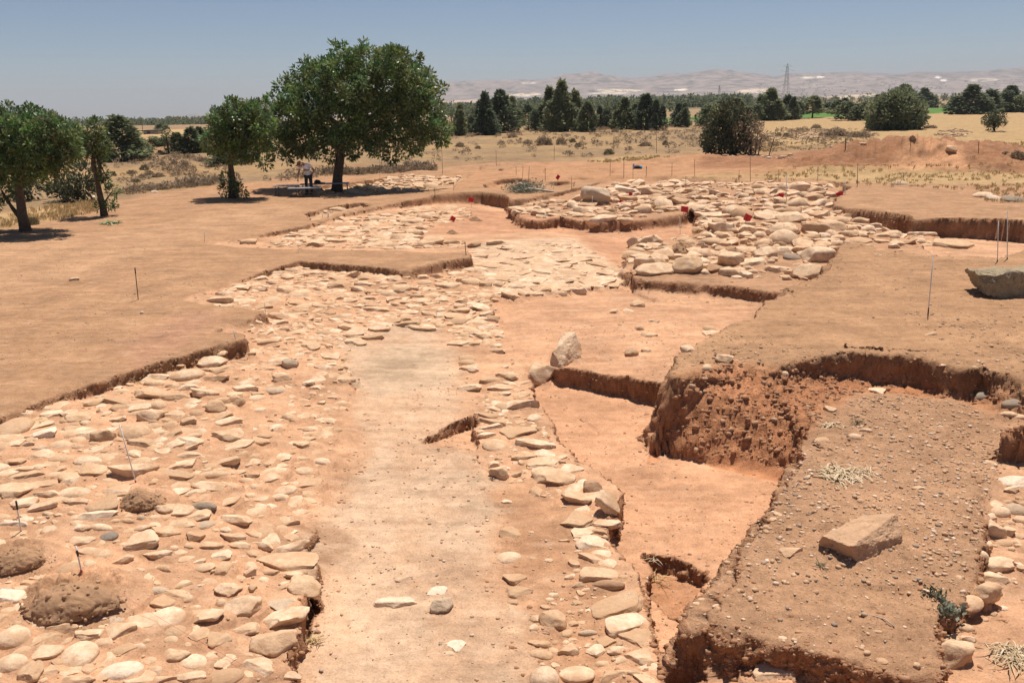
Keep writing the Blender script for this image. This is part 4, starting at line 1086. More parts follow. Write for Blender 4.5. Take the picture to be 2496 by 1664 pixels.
def crown_from_lobes(lobes, r, sprigs_per_m2, leaves, L, W, shell=.45, gap=.0, droop=.1, up=.25):
    """lobes: (x,y,z,rx,ry,rz) in tree space. Twigs of leaves gathered in uneven clumps through the outer half of each lobe."""
    V, Fc, k = [], [], 0
    sr = L * 1.7; TT = []
    for lb in lobes:
        c = np.array(lb[:3]); rad = np.array(lb[3:6])
        area = 4 * math.pi * (rad[0] * rad[1] * rad[2]) ** (2 / 3)
        n = max(6, int(area * sprigs_per_m2 / 2.5))
        d = r.normal(size=(n, 3)); d /= np.linalg.norm(d, axis=1, keepdims=True)
        q = fbm(d[:, 0] * 2.4 + c[0] * 3, d[:, 1] * 2.4 + c[1] * 3, d[:, 2] * 2.4 + c[2] * 3, 5, 3)
        keep = q > (-.45 + gap)
        d, q = d[keep], q[keep]; n = len(d)
        t = 1 - shell * r.random(n) ** 1.8 + .5 * q
        p = c + d * rad * t[:, None]          # shoot tips
        m = int(leaves * 3.6)
        pp = np.repeat(p, m, 0); dd = np.repeat(d, m, 0)
        o = r.normal(size=(n * m, 3)); o /= np.linalg.norm(o, axis=1, keepdims=True)
        o = o * .8 + dd * .75; o[:, 2] += up
        o /= np.linalg.norm(o, axis=1, keepdims=True)
        pp = pp + o * sr * r.random((n * m, 1)) ** .6
        v, f = leaf_quads(pp, o, L, W, r, droop, .6)
        TT.append(np.repeat(np.stack([r.uniform(.75, 1.2, n), r.uniform(.8, 1.15, n), r.uniform(.7, 1.2, n)], 1) * r.uniform(.6, 1.4, (n, 1)), m * 4, 0))
        V.append(v); Fc.append(f + k); k += len(v)
    global CROWN_TINT
    CROWN_TINT = np.concatenate(TT)
    return np.concatenate(V), np.concatenate(Fc)

M_carob = mat_leaf("carob_leaf", [(0, (.082, .132, .046)), (.5, (.132, .20, .068)), (.85, (.20, .272, .105)), (1, (.30, .345, .18))], .35, .38, True)
M_pine = mat_leaf("cypress_leaf", [(0, (.085, .12, .07)), (.6, (.145, .19, .105)), (1, (.25, .27, .16))], .36, .7)
M_olive = mat_leaf("dusty_leaf", [(0, (.06, .075, .035)), (.6, (.095, .105, .055)), (1, (.15, .15, .085))], .15, .7)
M_scrub = mat_leaf("dry_scrub", [(0, (.21, .155, .10)), (.6, (.29, .22, .15)), (1, (.39, .31, .22))], .25, .9)
M_scrubg = mat_leaf("green_scrub", [(0, (.12, .115, .055)), (.6, (.17, .155, .08)), (1, (.25, .21, .125))], .2, .9)
M_straw = mat_leaf("straw", [(0, (.42, .29, .13)), (.6, (.54, .40, .20)), (1, (.66, .53, .31))], .25, .8)
M_dead = mat_leaf("dead_leaf", [(0, (.42, .31, .18)), (.6, (.56, .44, .28)), (1, (.68, .57, .41))], .15, .8)
M_bluegreen = mat_leaf("grey_green_leaf", [(0, (.15, .18, .13)), (.6, (.23, .26, .19)), (1, (.33, .35, .27))], .25, .7)
M_bark = mat_plain("bark", (.105, .075, .052), .95, .35, 9)
M_paleb = mat_plain("dead_branch", (.5, .42, .33), .9, .2, 12)

def trunk_mesh(paths, name):
    mb = MB()
    for pts, rads in paths: mb.tube(pts, rads, 10)
    me = mb.mesh(name, M_bark, True)
    co = np.array([v.co[:] for v in me.vertices])
    co += .03 * np.stack([fbm(co[:, 0] * 5, co[:, 1] * 5, co[:, 2] * 2.5, 7 + j, 3) for j in range(3)], 1)
    me.vertices.foreach_set("co", co.astype(np.float32).ravel()); me.update()
    return me

def px_tree(name, off, k, base, lobes, stems, label, cat, leafmat, seed, group=None, dens=26, leaves=7, L=.17, W=.075, depth_j=.7, thin=1.0, shell=.5, gap=0, flat=1.0):
    """tree traced in the photograph: base px, lobes (cx,cy,r) px, stems lists of (x,y,radius px)"""
    r = np.random.default_rng(seed)
    g = lambda x, y: (off[0] + x * k, off[1] + y * k)
    bp, _ = hit(*g(*base))
    dep = depth_of(bp); s = k * dep / F
    root = link(name, None, loc=bp, label=label, cat=cat, group=group)
    LB = []; sr_ = L * 1.7
    cx0 = np.mean([q[0] for q in lobes]); sp = max(abs(q[0] - cx0) + q[2] for q in lobes)
    for q in lobes:
        x, y, rr = q
        e = math.sqrt(max(0, 1 - ((x - cx0) / sp) ** 2)) * sp * s * depth_j
        reps = [0] if rr * s < .35 else ([-1, 1] if rr * s < 2 else [-1, 0, 1])
        for sg in reps:
            off_y = sg * e * r.uniform(.3, .8)
            dq = ray(*g(x, y)); tq = (bp[1] + off_y - CAM[1]) / dq[1]; cq = CAM + dq * tq - bp
            rq = max(rr * s * .95 - sr_ * .5, rr * s * .5)
            LB.append((cq[0], off_y, cq[2], rq, rq * flat, rq))
    v, f = crown_from_lobes(LB, r, dens, leaves, L, W, shell, gap)
    me = mesh_np("crown", v, f, False, leafmat)
    at = me.color_attributes.new("tint", "FLOAT_COLOR", "POINT"); buf = np.ones((len(v), 4), np.float32); buf[:, :3] = CROWN_TINT; at.data.foreach_set("color", buf.ravel())
    link("crown", me, root)
    P = []
    for st in stems:
        pts = []
        for a in st:
            dq = ray(*g(a[0], a[1])); pts.append(tuple(CAM + dq * ((bp[1] - CAM[1]) / dq[1]) - bp))
        P.append((pts, [a[2] * s for a in st]))
    # limbs from the trunk top out to the lobes
    top = P[0][0][-1]; tr = P[0][1][-1]
    for lb in LB[:: max(1, len(LB) // 16)]:
        c = np.array(lb[:3]); m = (np.array(top) * .55 + c * .45); m[2] -= .08 * abs(c[0])
        P.append(([top, tuple(m), tuple(c)], [tr * .55, tr * .32, tr * .1]))
    P[0][0][0] = (P[0][0][0][0], P[0][0][0][1], -.15)
    link("trunk", trunk_mesh(P, "trunk"), root)
    return root

TZ = (440, 80); TK = .2934
px_tree("carob_tree", TZ, TK, (1298, 1322),
        [(1550, 255, 160), (1350, 265, 135), (1740, 265, 150), (1150, 375, 150), (1400, 470, 210), (1680, 480, 220), (1890, 330, 100), (1940, 215, 45), (1950, 520, 170), (2045, 375, 60), (2160, 480, 50), (2100, 530, 60),
         (2010, 690, 190), (2160, 820, 110), (1950, 880, 120), (1650, 740, 220), (1350, 740, 220), (1060, 590, 190), (930, 560, 110), (870, 720, 170), (800, 890, 120), (1000, 880, 150), (1150, 960, 80), (1310, 890, 110),
         (1500, 910, 100), (870, 1050, 50), (690, 1060, 55), (1650, 950, 90), (1850, 960, 70), (1755, 1030, 35), (840, 440, 42), (905, 400, 42), (1270, 140, 45), (1060, 275, 50), (1000, 320, 45), (1850, 190, 35), (760, 560, 50), (1440, 990, 35), (1220, 1030, 30)],
        [[(1298, 1340, 52), (1305, 1200, 40), (1322, 1080, 36), (1335, 960, 34), (1400, 820, 30)], [(1330, 980, 26), (1200, 800, 20), (1100, 640, 12)], [(1335, 960, 24), (1560, 760, 18), (1700, 600, 9)]],
        "largest carob tree with broad dark green crown shading the tables", "tree", M_carob, 21, "carob trees on the site", dens=15, leaves=8, L=.20, W=.09, gap=.10, shell=.6, depth_j=.5)
px_tree("carob_tree", TZ, TK, (440, 1372),
        [(450, 690, 115), (590, 660, 95), (660, 640, 70), (340, 750, 105), (470, 830, 160), (640, 780, 140), (300, 900, 105), (240, 920, 70), (560, 960, 100), (400, 980, 80), (470, 1020, 70), (690, 900, 90), (440, 600, 35)],
        [[(440, 1385, 45), (430, 1250, 32), (418, 1100, 22), (420, 980, 20), (460, 860, 14)]],
        "smaller carob tree with sprouting trunk foot, left of the largest carob", "tree", M_carob, 22, "carob trees on the site", dens=28, leaves=8, L=.16, W=.075)
px_tree("bush", TZ, TK, (440, 1378), [(400, 1250, 55), (430, 1310, 60), (480, 1300, 50), (380, 1200, 35), (520, 1330, 30), (360, 1310, 40)], [[(440, 1385, 8), (420, 1300, 5)]],
        "leafy suckers growing round the foot of the smaller carob trunk", "bush", M_carob, 23, dens=30, L=.12, W=.06)
LZ = (0, 240); LK = .2423
px_tree("carob_tree", LZ, LK, (255, 1335),
        [(0, 310, 200), (200, 280, 160), (330, 210, 90), (420, 300, 170), (560, 330, 150), (640, 290, 90), (690, 380, 105), (100, 550, 210), (350, 520, 210), (560, 520, 180), (700, 490, 110), (250, 700, 160), (450, 700, 130), (600, 690, 90), (750, 330, 30), (80, 120, 40), (310, 130, 35),
         (80, 760, 140), (20, 930, 100), (-100, 400, 190), (-150, 700, 190), (-30, 1040, 60), (500, 800, 50)],
        [[(262, 1350, 60), (225, 1180, 45), (205, 1020, 40), (190, 880, 36), (220, 720, 30)], [(205, 1200, 24), (130, 1110, 20), (75, 1030, 16), (20, 930, 12)]],
        "carob tree cut by the left picture edge with a forked trunk", "tree", M_carob, 24, "carob trees on the site", dens=38, leaves=8, L=.13, W=.06)
px_tree("carob_tree", LZ, LK, (1050, 1180),
        [(930, 320, 85), (1000, 330, 75), (960, 260, 40), (890, 430, 100), (1020, 460, 85), (1065, 540, 55), (870, 530, 75), (1000, 550, 60), (790, 440, 90), (760, 560, 70), (930, 600, 50), (1045, 740, 34), (1140, 930, 48), (1110, 1060, 32), (1000, 640, 36), (1000, 1080, 28), (1060, 850, 22)],
        [[(1052, 1200, 42), (1030, 1080, 30), (1000, 950, 28), (975, 800, 24), (935, 660, 22), (950, 520, 16)], [(990, 880, 14), (1010, 760, 16), (1000, 640, 14), (1000, 540, 10)], [(1030, 1080, 10), (1080, 1000, 7), (1130, 930, 5)]],
        "slim leaning carob tree with twisted trunk and tuft of cut leaves below", "tree", M_carob, 25, "carob trees on the site", dens=40, leaves=8, L=.12, W=.055)
px_tree("bush", LZ, LK, (780, 1040), [(850, 780, 110), (700, 880, 120), (820, 900, 110), (580, 945, 80), (900, 940, 60), (660, 960, 70), (760, 990, 60)], [[(780, 1045, 14), (770, 960, 9)]],
        "dark dusty bush behind the slim leaning carob tree", "bush", M_olive, 26, dens=12, L=.22, W=.09)
px_tree("bush", LZ, LK, (330, 1020), [(300, 900, 90), (200, 930, 80), (370, 860, 60)], [[(330, 1025, 14), (310, 960, 9)]],
        "dim bush half hidden behind the forked carob trunk", "bush", M_olive, 27, dens=12, L=.22, W=.09)
RZ = (1664, 150); RK = .3537
px_tree("bush", RZ, RK, (1480, 470), [(1480, 340, 120), (1380, 360, 100), (1580, 360, 95), (1430, 280, 60), (1520, 265, 45), (1350, 410, 70), (1600, 400, 70), (1470, 420, 80), (1540, 420, 70), (1520, 215, 26)],
        [[(1480, 478, 14), (1480, 400, 10)]], "large round dark green bush on yellow grass in the right field", "bush", M_pine, 28, dens=7, L=.42, W=.19)
px_tree("bush", RZ, RK, (350, 640), [(250, 450, 85), (350, 400, 100), (250, 560, 95), (370, 520, 100), (200, 600, 60), (330, 600, 70), (440, 430, 70), (180, 540, 45), (300, 370, 60)],
        [[(350, 650, 10), (330, 540, 8)], [(500, 640, 5), (510, 560, 4), (520, 450, 3)]], "big dusty grey-green bush with thin bare twigs on its right side", "bush", M_olive, 29, dens=9, L=.30, W=.12, gap=.1)
px_tree("bush", RZ, RK, (470, 640), [(480, 440, 85), (470, 540, 90), (530, 500, 55), (480, 600, 45), (400, 480, 60)],
        [[(470, 645, 8), (470, 560, 5)], [(430, 640, 6), (480, 520, 4)], [(520, 640, 5), (540, 520, 3)]], "dry greyish half-bare bush beside the big dusty bush", "bush", M_scrub, 30, dens=6, L=.26, W=.07, gap=.25)
px_tree("small_tree", RZ, RK, (2150, 482), [(2150, 410, 40), (2110, 405, 30), (2195, 400, 32), (2160, 385, 30), (2130, 440, 25)], [[(2150, 490, 7), (2148, 440, 5)]],
        "small lone olive-like tree near the right edge on yellow grass", "tree", M_olive, 31, dens=10, L=.28, W=.1)

# --- conifers and cypresses in the plain
def conifer_mesh(seed, kind):
    r = np.random.default_rng(seed)
    C, O = [], []
    def spire(x0, y0, h, w, n, z0=.02, p=.9, lean=0):
        t = r.random(n) ** .85
        z = z0 + t * (h - z0)
        prof = (1 - t) ** p * (.45 + .55 * np.minimum(t / .18, 1)) + .03
        # whorls and ragged branch ends
        an = r.random(n) * 2 * math.pi
        br = fbm(np.cos(an) * 1.4 + x0 * 9, np.sin(an) * 1.4, z * 6, seed, 3) * 1.5
        rad = w * prof * (1 + .75 * br) * (1 - .5 * r.random(n) ** 2)
        C.append(np.stack([x0 + lean * t + rad * np.cos(an), y0 + rad * np.sin(an), z + .03 * br - .10 * rad], 1))
        O.append(np.stack([np.cos(an), np.sin(an), np.full(n, .45)], 1))
    if kind == "cone": spire(0, 0, 1, .30, 1500)
    elif kind == "multi":
        spire(-.06, 0, 1, .26, 1000); spire(.2, .05, .8, .2, 550, lean=.03); spire(-.26, -.04, .62, .2, 450); spire(.05, -.15, .55, .3, 500)
    elif kind == "round":
        for q in range(6): spire(r.normal() * .18, r.normal() * .18, r.uniform(.6, 1), .26, 330, .04, .55)
    elif kind == "cypress": spire(0, 0, 1, .085, 420, 0, .35)
    elif kind == "stemmed":
        spire(0, 0, 1, .27, 900, .22, .6)
    c = np.concatenate(C); o = np.concatenate(O)
    rep = 2
    c = np.repeat(c, rep, 0) + r.normal(size=(len(c) * rep, 3)) * .012
    o = np.repeat(o, rep, 0)
    L, W = (.075, .04) if kind != "cypress" else (.04, .02)
    v, f = leaf_quads(c, o, L, W, r, .15)
    return mesh_np("crown", v, f, False, M_pine)
CON = {}
for kd, n in (("cone", 3), ("multi", 4), ("round", 3), ("cypress", 2), ("stemmed", 2)):
    CON[kd] = [conifer_mesh(300 + 10 * i + len(kd), kd) for i in range(n)]
tb = MB().tube([(0, 0, -.03), (0, 0, .3), (.01, 0, .7)], [.022, .016, .006], 7).mesh("trunk", M_bark, True)
MZ, MK = (1050, 150), .2611
AZ, AK = (0, 0), .3827
TREES = [
 (AZ, AK, 785, 1022, 745, 145, "cone", "tall dark conifer behind the left carobs"), (AZ, AK, 890, 1005, 850, 110, "round", "lower rounded conifer touching the tall dark conifer on the left"),
 (AZ, AK, 690, 1015, 935, 60, "round", "small dark shrub just right of the slim leaning carob"), (AZ, AK, 1075, 980, 795, 46, "cypress", "single pencil-thin cypress left of the carobs with tables"),
 (AZ, AK, 1012, 935, 860, 95, "round", "rounded dark tree beside the single pencil-thin cypress"), (AZ, AK, 1025, 838, 790, 42, "stemmed", "tiny tree beside the low shed on the horizon"),
 (AZ, AK, 1210, 978, 812, 125, "multi", "grey-green conifer left of the smaller carob tree"), (AZ, AK, 1283, 968, 812, 60, "cone", "narrow conifer half hidden by the smaller carob tree"),
 (AZ, AK, 1450, 1052, 930, 150, "round", "dark shrub showing below the smaller carob's crown"),
 (MZ, MK, 195, 610, 450, 40, "cypress", "dark narrow cypress nearest the largest carob's crown"), (MZ, MK, 280, 688, 400, 115, "multi", "loose conifer right of the largest carob's crown"),
 (MZ, MK, 378, 672, 480, 85, "round", "low bushy conifer between a cypress and a loose conifer"), (MZ, MK, 412, 610, 390, 45, "cypress", "slender cypress rising left of the twin-topped conifers"),
 (MZ, MK, 510, 685, 300, 165, "multi", "thick conifer of the twin-topped pair in the middle distance"), (MZ, MK, 655, 665, 278, 140, "cone", "spiky conifer of the twin-topped pair with a thin tip"),
 (MZ, MK, 765, 610, 335, 75, "cone", "thin ragged conifer behind the spiky one"), (MZ, MK, 815, 655, 455, 70, "stemmed", "small tree on a bare stem left of a dark narrow tree"),
 (MZ, MK, 912, 642, 410, 95, "stemmed", "dark narrow tree with a clear trunk in the middle tree row"), (MZ, MK, 1000, 645, 440, 100, "round", "low dark tree at the foot of the tallest conifer"),
 (MZ, MK, 1130, 645, 245, 165, "multi", "second tallest conifer joined to the tallest one"), (MZ, MK, 1250, 655, 192, 200, "multi", "tallest conifer in the middle tree row"),
 (MZ, MK, 1345, 625, 390, 80, "round", "bushy tree on the right flank of the tallest conifer"), (MZ, MK, 1462, 655, 382, 100, "cone", "pointed conifer standing alone right of the tallest conifer"),
 (MZ, MK, 1565, 625, 420, 90, "multi", "mid-sized conifer next after the lone pointed conifer"), (MZ, MK, 1655, 622, 400, 95, "round", "dull rounded tree in the gap of the middle row"),
 (MZ, MK, 1740, 600, 365, 80, "round", "pale hazy tree behind the middle row"), (MZ, MK, 1830, 632, 340, 150, "multi", "broad dark conifer before the gap with green field"),
 (MZ, MK, 2005, 640, 312, 120, "cone", "sharp-topped conifer of the pair at the end of the middle row"), (MZ, MK, 2110, 642, 365, 110, "multi", "lower conifer of the pair at the end of the middle row"),
 (MZ, MK, 2320, 605, 395, 90, "cone", "drooping conifer standing on the green field's edge"),
 (RZ, RK, 10, 452, 290, 75, "multi", "dark conifer left of the big dusty bush"), (RZ, RK, 150, 442, 268, 125, "round", "round-topped conifer half behind the big dusty bush"),
 (RZ, RK, 258, 425, 275, 70, "cone", "pointed conifer peeping over the big dusty bush"), (RZ, RK, 370, 420, 255, 80, "cone", "second pointed tip behind the big dusty bush"),
 (RZ, RK, 470, 410, 290, 90, "round", "low tree between the dusty bush and the tall right conifer"),
 (RZ, RK, 592, 408, 193, 150, "multi", "tall dense conifer left of the pylon"), (RZ, RK, 700, 402, 238, 110, "multi", "conifer standing under the pylon"), (RZ, RK, 755, 402, 248, 46, "cone", "thin conifer just right of the pylon"),
 (RZ, RK, 795, 392, 280, 56, "stemmed", "small upright tree by the green field right of the pylon"), (RZ, RK, 893, 390, 240, 84, "stemmed", "lollipop-shaped tree with clear trunk on the green field"),
 (RZ, RK, 965, 352, 260, 70, "round", "hazy tree behind the lollipop-shaped tree"), (RZ, RK, 1025, 350, 268, 66, "round", "hazy dark tree in the hedge row behind the green field"), (RZ, RK, 1072, 390, 270, 80, "stemmed", "spreading small tree on a stem at the field edge"),
 (RZ, RK, 1115, 352, 255, 50, "cone", "hazy pointed tree in the hedge row"), (RZ, RK, 1195, 402, 252, 150, "round", "wide low tree left of the large round bush"), (RZ, RK, 1342, 385, 234, 80, "cone", "pointed tree behind the large round bush's left side"),
 (RZ, RK, 1428, 360, 205, 60, "cone", "thin tip above the large round bush"), (RZ, RK, 1516, 360, 165, 110, "cone", "tallest tip rising behind the large round bush"), (RZ, RK, 1665, 322, 188, 120, "multi", "ragged conifer right of the large round bush"),
 (RZ, RK, 1860, 320, 243, 44, "cone", "little lone conifer in the far hazy scrub"), (RZ, RK, 2010, 362, 163, 190, "multi", "wide spreading conifer on yellow grass at the far right"), (RZ, RK, 2240, 348, 172, 150, "multi", "open-branched conifer beyond the small lone tree"),
 (RZ, RK, 2335, 346, 205, 100, "round", "conifer cut by the right picture edge"),
]
rt = random.Random(3)
for off, k, x, yb, yt, w, kd, lab in TREES:
    bp, _ = hit(off[0] + x * k, off[1] + yb * k)
    dep = depth_of(bp); dq = ray(off[0] + x * k, off[1] + yt * k); h = (CAM + dq * ((bp[1] - CAM[1]) / dq[1]))[2] - bp[2]
    root = link("cypress_tree" if kd == "cypress" else "conifer", None, loc=bp, label=lab, cat="tree", group="trees in the plain behind the site")
    natw = {"cone": .27, "multi": .42, "round": .44, "cypress": .12, "stemmed": .28}[kd]
    sx = w * k * dep / F / natw
    c = link("crown", CON[kd][rt.randrange(len(CON[kd]))], root); t = link("trunk", tb, root)
    root.rotation_euler = (0, 0, rt.uniform(0, 6.28)); root.scale = (sx, sx, h)

# --- low shrubs of the rough ground
def shrub_mesh(seed, mat, n=170, L=.2, W=.05):
    r = np.random.default_rng(seed)
    d = r.normal(size=(n, 3)); d[:, 2] = np.abs(d[:, 2]); d /= np.linalg.norm(d, axis=1, keepdims=True)
    t = (.35 + .65 * r.random(n) ** .5) * (1 + .3 * fbm(d[:, 0] * 2, d[:, 1] * 2, d[:, 2] * 2, seed, 2))
    c = d * t[:, None] * (.5, .5, .75)
    o = d + (0, 0, .3)
    c = np.repeat(c, 3, 0) + r.normal(size=(n * 3, 3)) * .05; o = np.repeat(o, 3, 0)
    return leaf_quads(c, o, L, W, r)
SHR = [mesh_np("shrub", *shrub_mesh(400 + i, m, 260), False, m) for i, m in enumerate((M_scrub, M_scrub, M_scrubg, M_scrub, M_scrubg))]
SHRUBS = [((1050, 150), .2611, q) for q in [(1040, 780, 90, 85, 1, "brown twiggy shrub, larger of the two side by side in the rough field"), (1100, 780, 70, 60, 0, "greyer shrub touching the brown twiggy shrub"), (1215, 775, 80, 75, 1, "dark rounded shrub right of the twin shrubs"),
          (1325, 755, 60, 40, 2, "small greenish shrub below the tallest conifer"), (1375, 800, 60, 45, 2, "low green shrub right of the dark rounded shrub"), (1660, 870, 90, 60, 2, "greenish shrub by a survey rod in the rough field"), (2190, 780, 50, 45, 2, "small dark green shrub among grey scrub"),
          (1720, 660, 60, 40, 1, "brown tuft on the skyline of the rough field"), (270, 800, 90, 50, 0, "grey scrub mound right of the largest carob's crown"), (440, 815, 60, 35, 0, "small grey scrub mound under the twin-topped conifers"),
          (760, 710, 90, 40, 0, "pale scrub mound below the thin ragged conifer"), (900, 770, 80, 40, 0, "flat grey scrub mound left of the brown twiggy shrub"), (2000, 790, 120, 45, 0, "long grey scrub patch near the end of the middle row")]]
SHRUBS += [((1664, 150), .3537, q) for q in [(660, 515, 34, 30, 2, "tiny green shrub beside the leaning rusty pole"), (710, 520, 38, 30, 2, "second tiny green shrub right of the leaning rusty pole"), (920, 460, 60, 30, 1, "brown scrub on the white rock heap"), (1215, 520, 130, 40, 1, "reddish-brown scrub patch left of the spoil heap top"),
          (1060, 515, 160, 45, 0, "grey-brown scrub along the white rock heap"), (1585, 530, 40, 24, 0, "dry weed head beside the spoil heap crest"), (2310, 655, 90, 45, 0, "grey scrub mound at the right picture edge"), (2230, 640, 60, 25, 0, "smaller grey scrub mound near the right edge"), (1710, 460, 70, 25, 1, "dry brown tuft right of the large round bush")]]
SHRUBS += [((0, 240), .2423, q) for q in [(1455, 720, 80, 60, 2, "dark green-grey shrub on the left slope"), (1320, 760, 80, 45, 2, "low shrub down-left of the dark green-grey shrub"), (1145, 780, 50, 55, 2, "upright small shrub by the slim leaning carob"), (1750, 660, 60, 50, 0, "brownish shrub high on the left slope"),
          (1640, 670, 60, 45, 0, "grey shrub in the upper row of the left slope"), (1500, 770, 90, 55, 0, "pale grey shrub in the middle of the left slope"), (1430, 800, 60, 50, 0, "grey shrub at the lower edge of the left slope"), (1600, 790, 120, 50, 0, "broad grey shrub right of the pale grey one"),
          (1375, 840, 80, 40, 2, "olive shrub lowest on the left slope"), (1610, 560, 60, 45, 2, "small shrub below the pencil-thin cypress"), (2060, 630, 110, 45, 0, "wide grey shrub left of the smaller carob's trunk"), (1860, 690, 90, 60, 0, "rough grey shrub beside the smaller carob"), (330, 1270, 110, 90, 2, "weeds sprouting at the foot of the forked carob")]]
for off, k, (x, y, w, h, mi, lab) in SHRUBS:
    p, n = hit(off[0] + x * k, off[1] + y * k)
    s = k * depth_of(p) / F
    o = link("shrub", SHR[mi + (3 if mi == 1 else 0) if False else mi], loc=p - (0, 0, .04), label=lab, cat="shrub", group="low shrubs on the rough ground")
    o.scale = (w * s, w * s, h * s * 1.15); o.rotation_euler = (0, 0, rt.uniform(0, 6))

def strewn(name, polys, z, n, fn, soft_noise=None, seed=1):
    r = np.random.default_rng(seed); V, Fc, k = [], [], 0
    for pts, cnt in polys:
        P = UP_(pts, z); lo, hi = P.min(0), P.max(0)
        c = np.zeros((0, 2))
        while len(c) < cnt:
            q = r.uniform(lo, hi, (cnt * 3, 2)); d, _, _ = sdf(P, q[:, 0], q[:, 1])
            dn = fbm(q[:, 0] * .35, q[:, 1] * .35, 0 * d, seed, 3)
            c = np.vstack([c, q[(d < 0) & (dn > -.5 + .55 * r.random(len(d)))]])
        c = c[:cnt]
        for (x, y) in c:
            v, f = fn(r, x, y)
            v = v + (x, y, drop(x, y)); V.append(v); Fc.append(f + k); k += len(v)
    return np.concatenate(V), np.concatenate(Fc)
_sp = [shrub_mesh(430 + i, None, 26, .3, .09) for i in range(6)]
def scrub_fn(r, x, y):
    v, f = _sp[r.integers(0, 6)]; s = r.uniform(.2, .62) * (1 + .004 * y)
    a = r.random() * 6.28; c_, s_ = math.cos(a), math.sin(a)
    R = np.array([[c_, -s_, 0], [s_, c_, 0], [0, 0, 1]])
    return (v @ R.T) * (s, s, s * r.uniform(.5, .9)), f
v, f = strewn("undergrowth", [([(1050, 330), (1300, 305), (1700, 300), (1790, 330), (1700, 370), (1450, 385), (1200, 395), (1000, 412), (760, 440), (500, 450), (760, 410), (1000, 380)], 400),
                             ([(280, 400), (400, 375), (560, 400), (560, 440), (400, 450), (300, 450)], 110), ([(280, 478), (500, 455), (560, 448), (700, 440), (800, 432), (1060, 415), (1060, 408), (700, 428), (480, 446), (280, 468)], 300),
                             ([(1800, 360), (1900, 315), (2150, 315), (2120, 345), (1900, 360)], 160)], 0, 0, scrub_fn, seed=8)
link("undergrowth", mesh_np("undergrowth", v, f, False, M_scrub), kind="stuff")
def tuft_fn(h, n):
    def fn(r, x, y):
        b = np.concatenate([r.normal(size=(n, 2)) * .05, np.zeros((n, 1))], 1)
        d = np.concatenate([r.normal(size=(n, 2)) * .35, np.ones((n, 1))], 1)
        return leaf_quads(b, d, h * r.uniform(.6, 1.3), .012 + .0006 * y, r, 0, .35)
    return fn
v, f = strewn("dry_grass", [([(1660, 440), (1900, 424), (2140, 414), (2540, 408), (2560, 470), (2496, 470), (2250, 462), (2050, 452), (1900, 444)], 300),
                           ([(2380, 455), (2540, 448), (2540, 500), (2400, 492)], 90),
                           ([(0, 530), (120, 505), (250, 488), (230, 520), (120, 540), (0, 556)], 300), ([(1420, 398), (1600, 380), (1660, 388), (1560, 400)], 120), ([(1830, 345), (2000, 350), (2300, 345), (2500, 350), (2500, 375), (2100, 360), (1850, 372)], 500)], 0, 0, tuft_fn(.15, 11), seed=9)
link("dry_grass", mesh_np("dry_grass", v, f, False, M_straw), kind="stuff")

# --- weeds and dead grass near by
def clump(px, py, w, h, n, label, mat, L, Wd, name="dead_grass_clump", cat="grass clump", seed=1, flat=.4, down=.2):
    p, _ = hit(px, py); s = depth_of(p) / F; r = np.random.default_rng(seed)
    c = np.concatenate([r.normal(size=(n, 2)) * (w * s * .16), np.abs(r.normal(size=(n, 1))) * .02], 1)
    an = r.random(n) * 6.28
    d = np.stack([np.cos(an), np.sin(an), r.uniform(.05, flat * 2, n)], 1)
    # curved blades of three segments
    V, Fc, k = [], [], 0
    for i in range(n):
        l = L * r.uniform(.6, 1.25); wd = Wd * r.uniform(.6, 1.3)
        q = c[i].copy(); dd = d[i] / np.linalg.norm(d[i]); sd = np.cross(dd, (0, 0, 1)); sd /= np.linalg.norm(sd) + 1e-6
        pts = []
        for j in range(5):
            ww = wd * (1 - .8 * abs(j - 1.3) / 2.8)
            pts += [q - sd * ww * .5, q + sd * ww * .5]
            q = q + dd * l / 4; dd = dd + np.array((r.normal() * .22, r.normal() * .22, -down - .05 * j)); dd /= np.linalg.norm(dd)
            if q[2] < .004: q[2] = .004
        V += pts
        for j in range(4): Fc.append((k + 2 * j, k + 2 * j + 1, k + 2 * j + 3, k + 2 * j + 2))
        k += 10
    return link(name, mesh_np(name, np.array(V), np.array(Fc), True, mat), loc=p, label=label, cat=cat)
clump(2048, 1165, 125, 110, 230, "big clump of dead curled straw leaves on the near right bank", M_dead, .30, .022, seed=2, flat=.28, down=.34)
clump(2025, 1040, 60, 50, 45, "smaller clump of dead straw leaves at the near bank's back corner", M_dead, .2, .016, seed=3, flat=.28, down=.34)
clump(2470, 1600, 120, 100, 190, "straw litter lying in the lower corner at the right edge", M_dead, .2, .012, seed=4, flat=.15, down=.3)
clump(1600, 1415, 34, 60, 14, "wisp of yellow straw hanging into the sub-pit", M_straw, .3, .010, seed=5)
clump(1590, 1365, 60, 40, 26, "dry straw stuck to the lip of the sub-pit", M_dead, .18, .009, seed=6)
clump(2105, 1150, 80, 60, 34, "thin straw blades strewn right of the big straw clump", M_dead, .25, .012, seed=7, flat=.15)
clump(350, 930, 50, 25, 24, "straw wisps at the foot of the left bank", M_straw, .16, .007, seed=8, flat=.2)
clump(90, 1030, 90, 30, 30, "dry straw along the left bank foot at the picture edge", M_straw, .2, .008, seed=9, flat=.2)
clump(2000, 1375, 30, 14, 16, "tiny green grass tuft beside the shield-shaped slab", M_olive, .1, .008, "grass_tuft", seed=10)
clump(2090, 1035, 60, 40, 60, "sparse green grass on the near bank's back corner", M_olive, .12, .006, "grass_tuft", seed=11, flat=.9, down=.05)
clump(1200, 1168, 14, 12, 14, "tiny green weed between the wall stones and plaster floor", M_carob, .05, .012, "weed", "weed", 12)
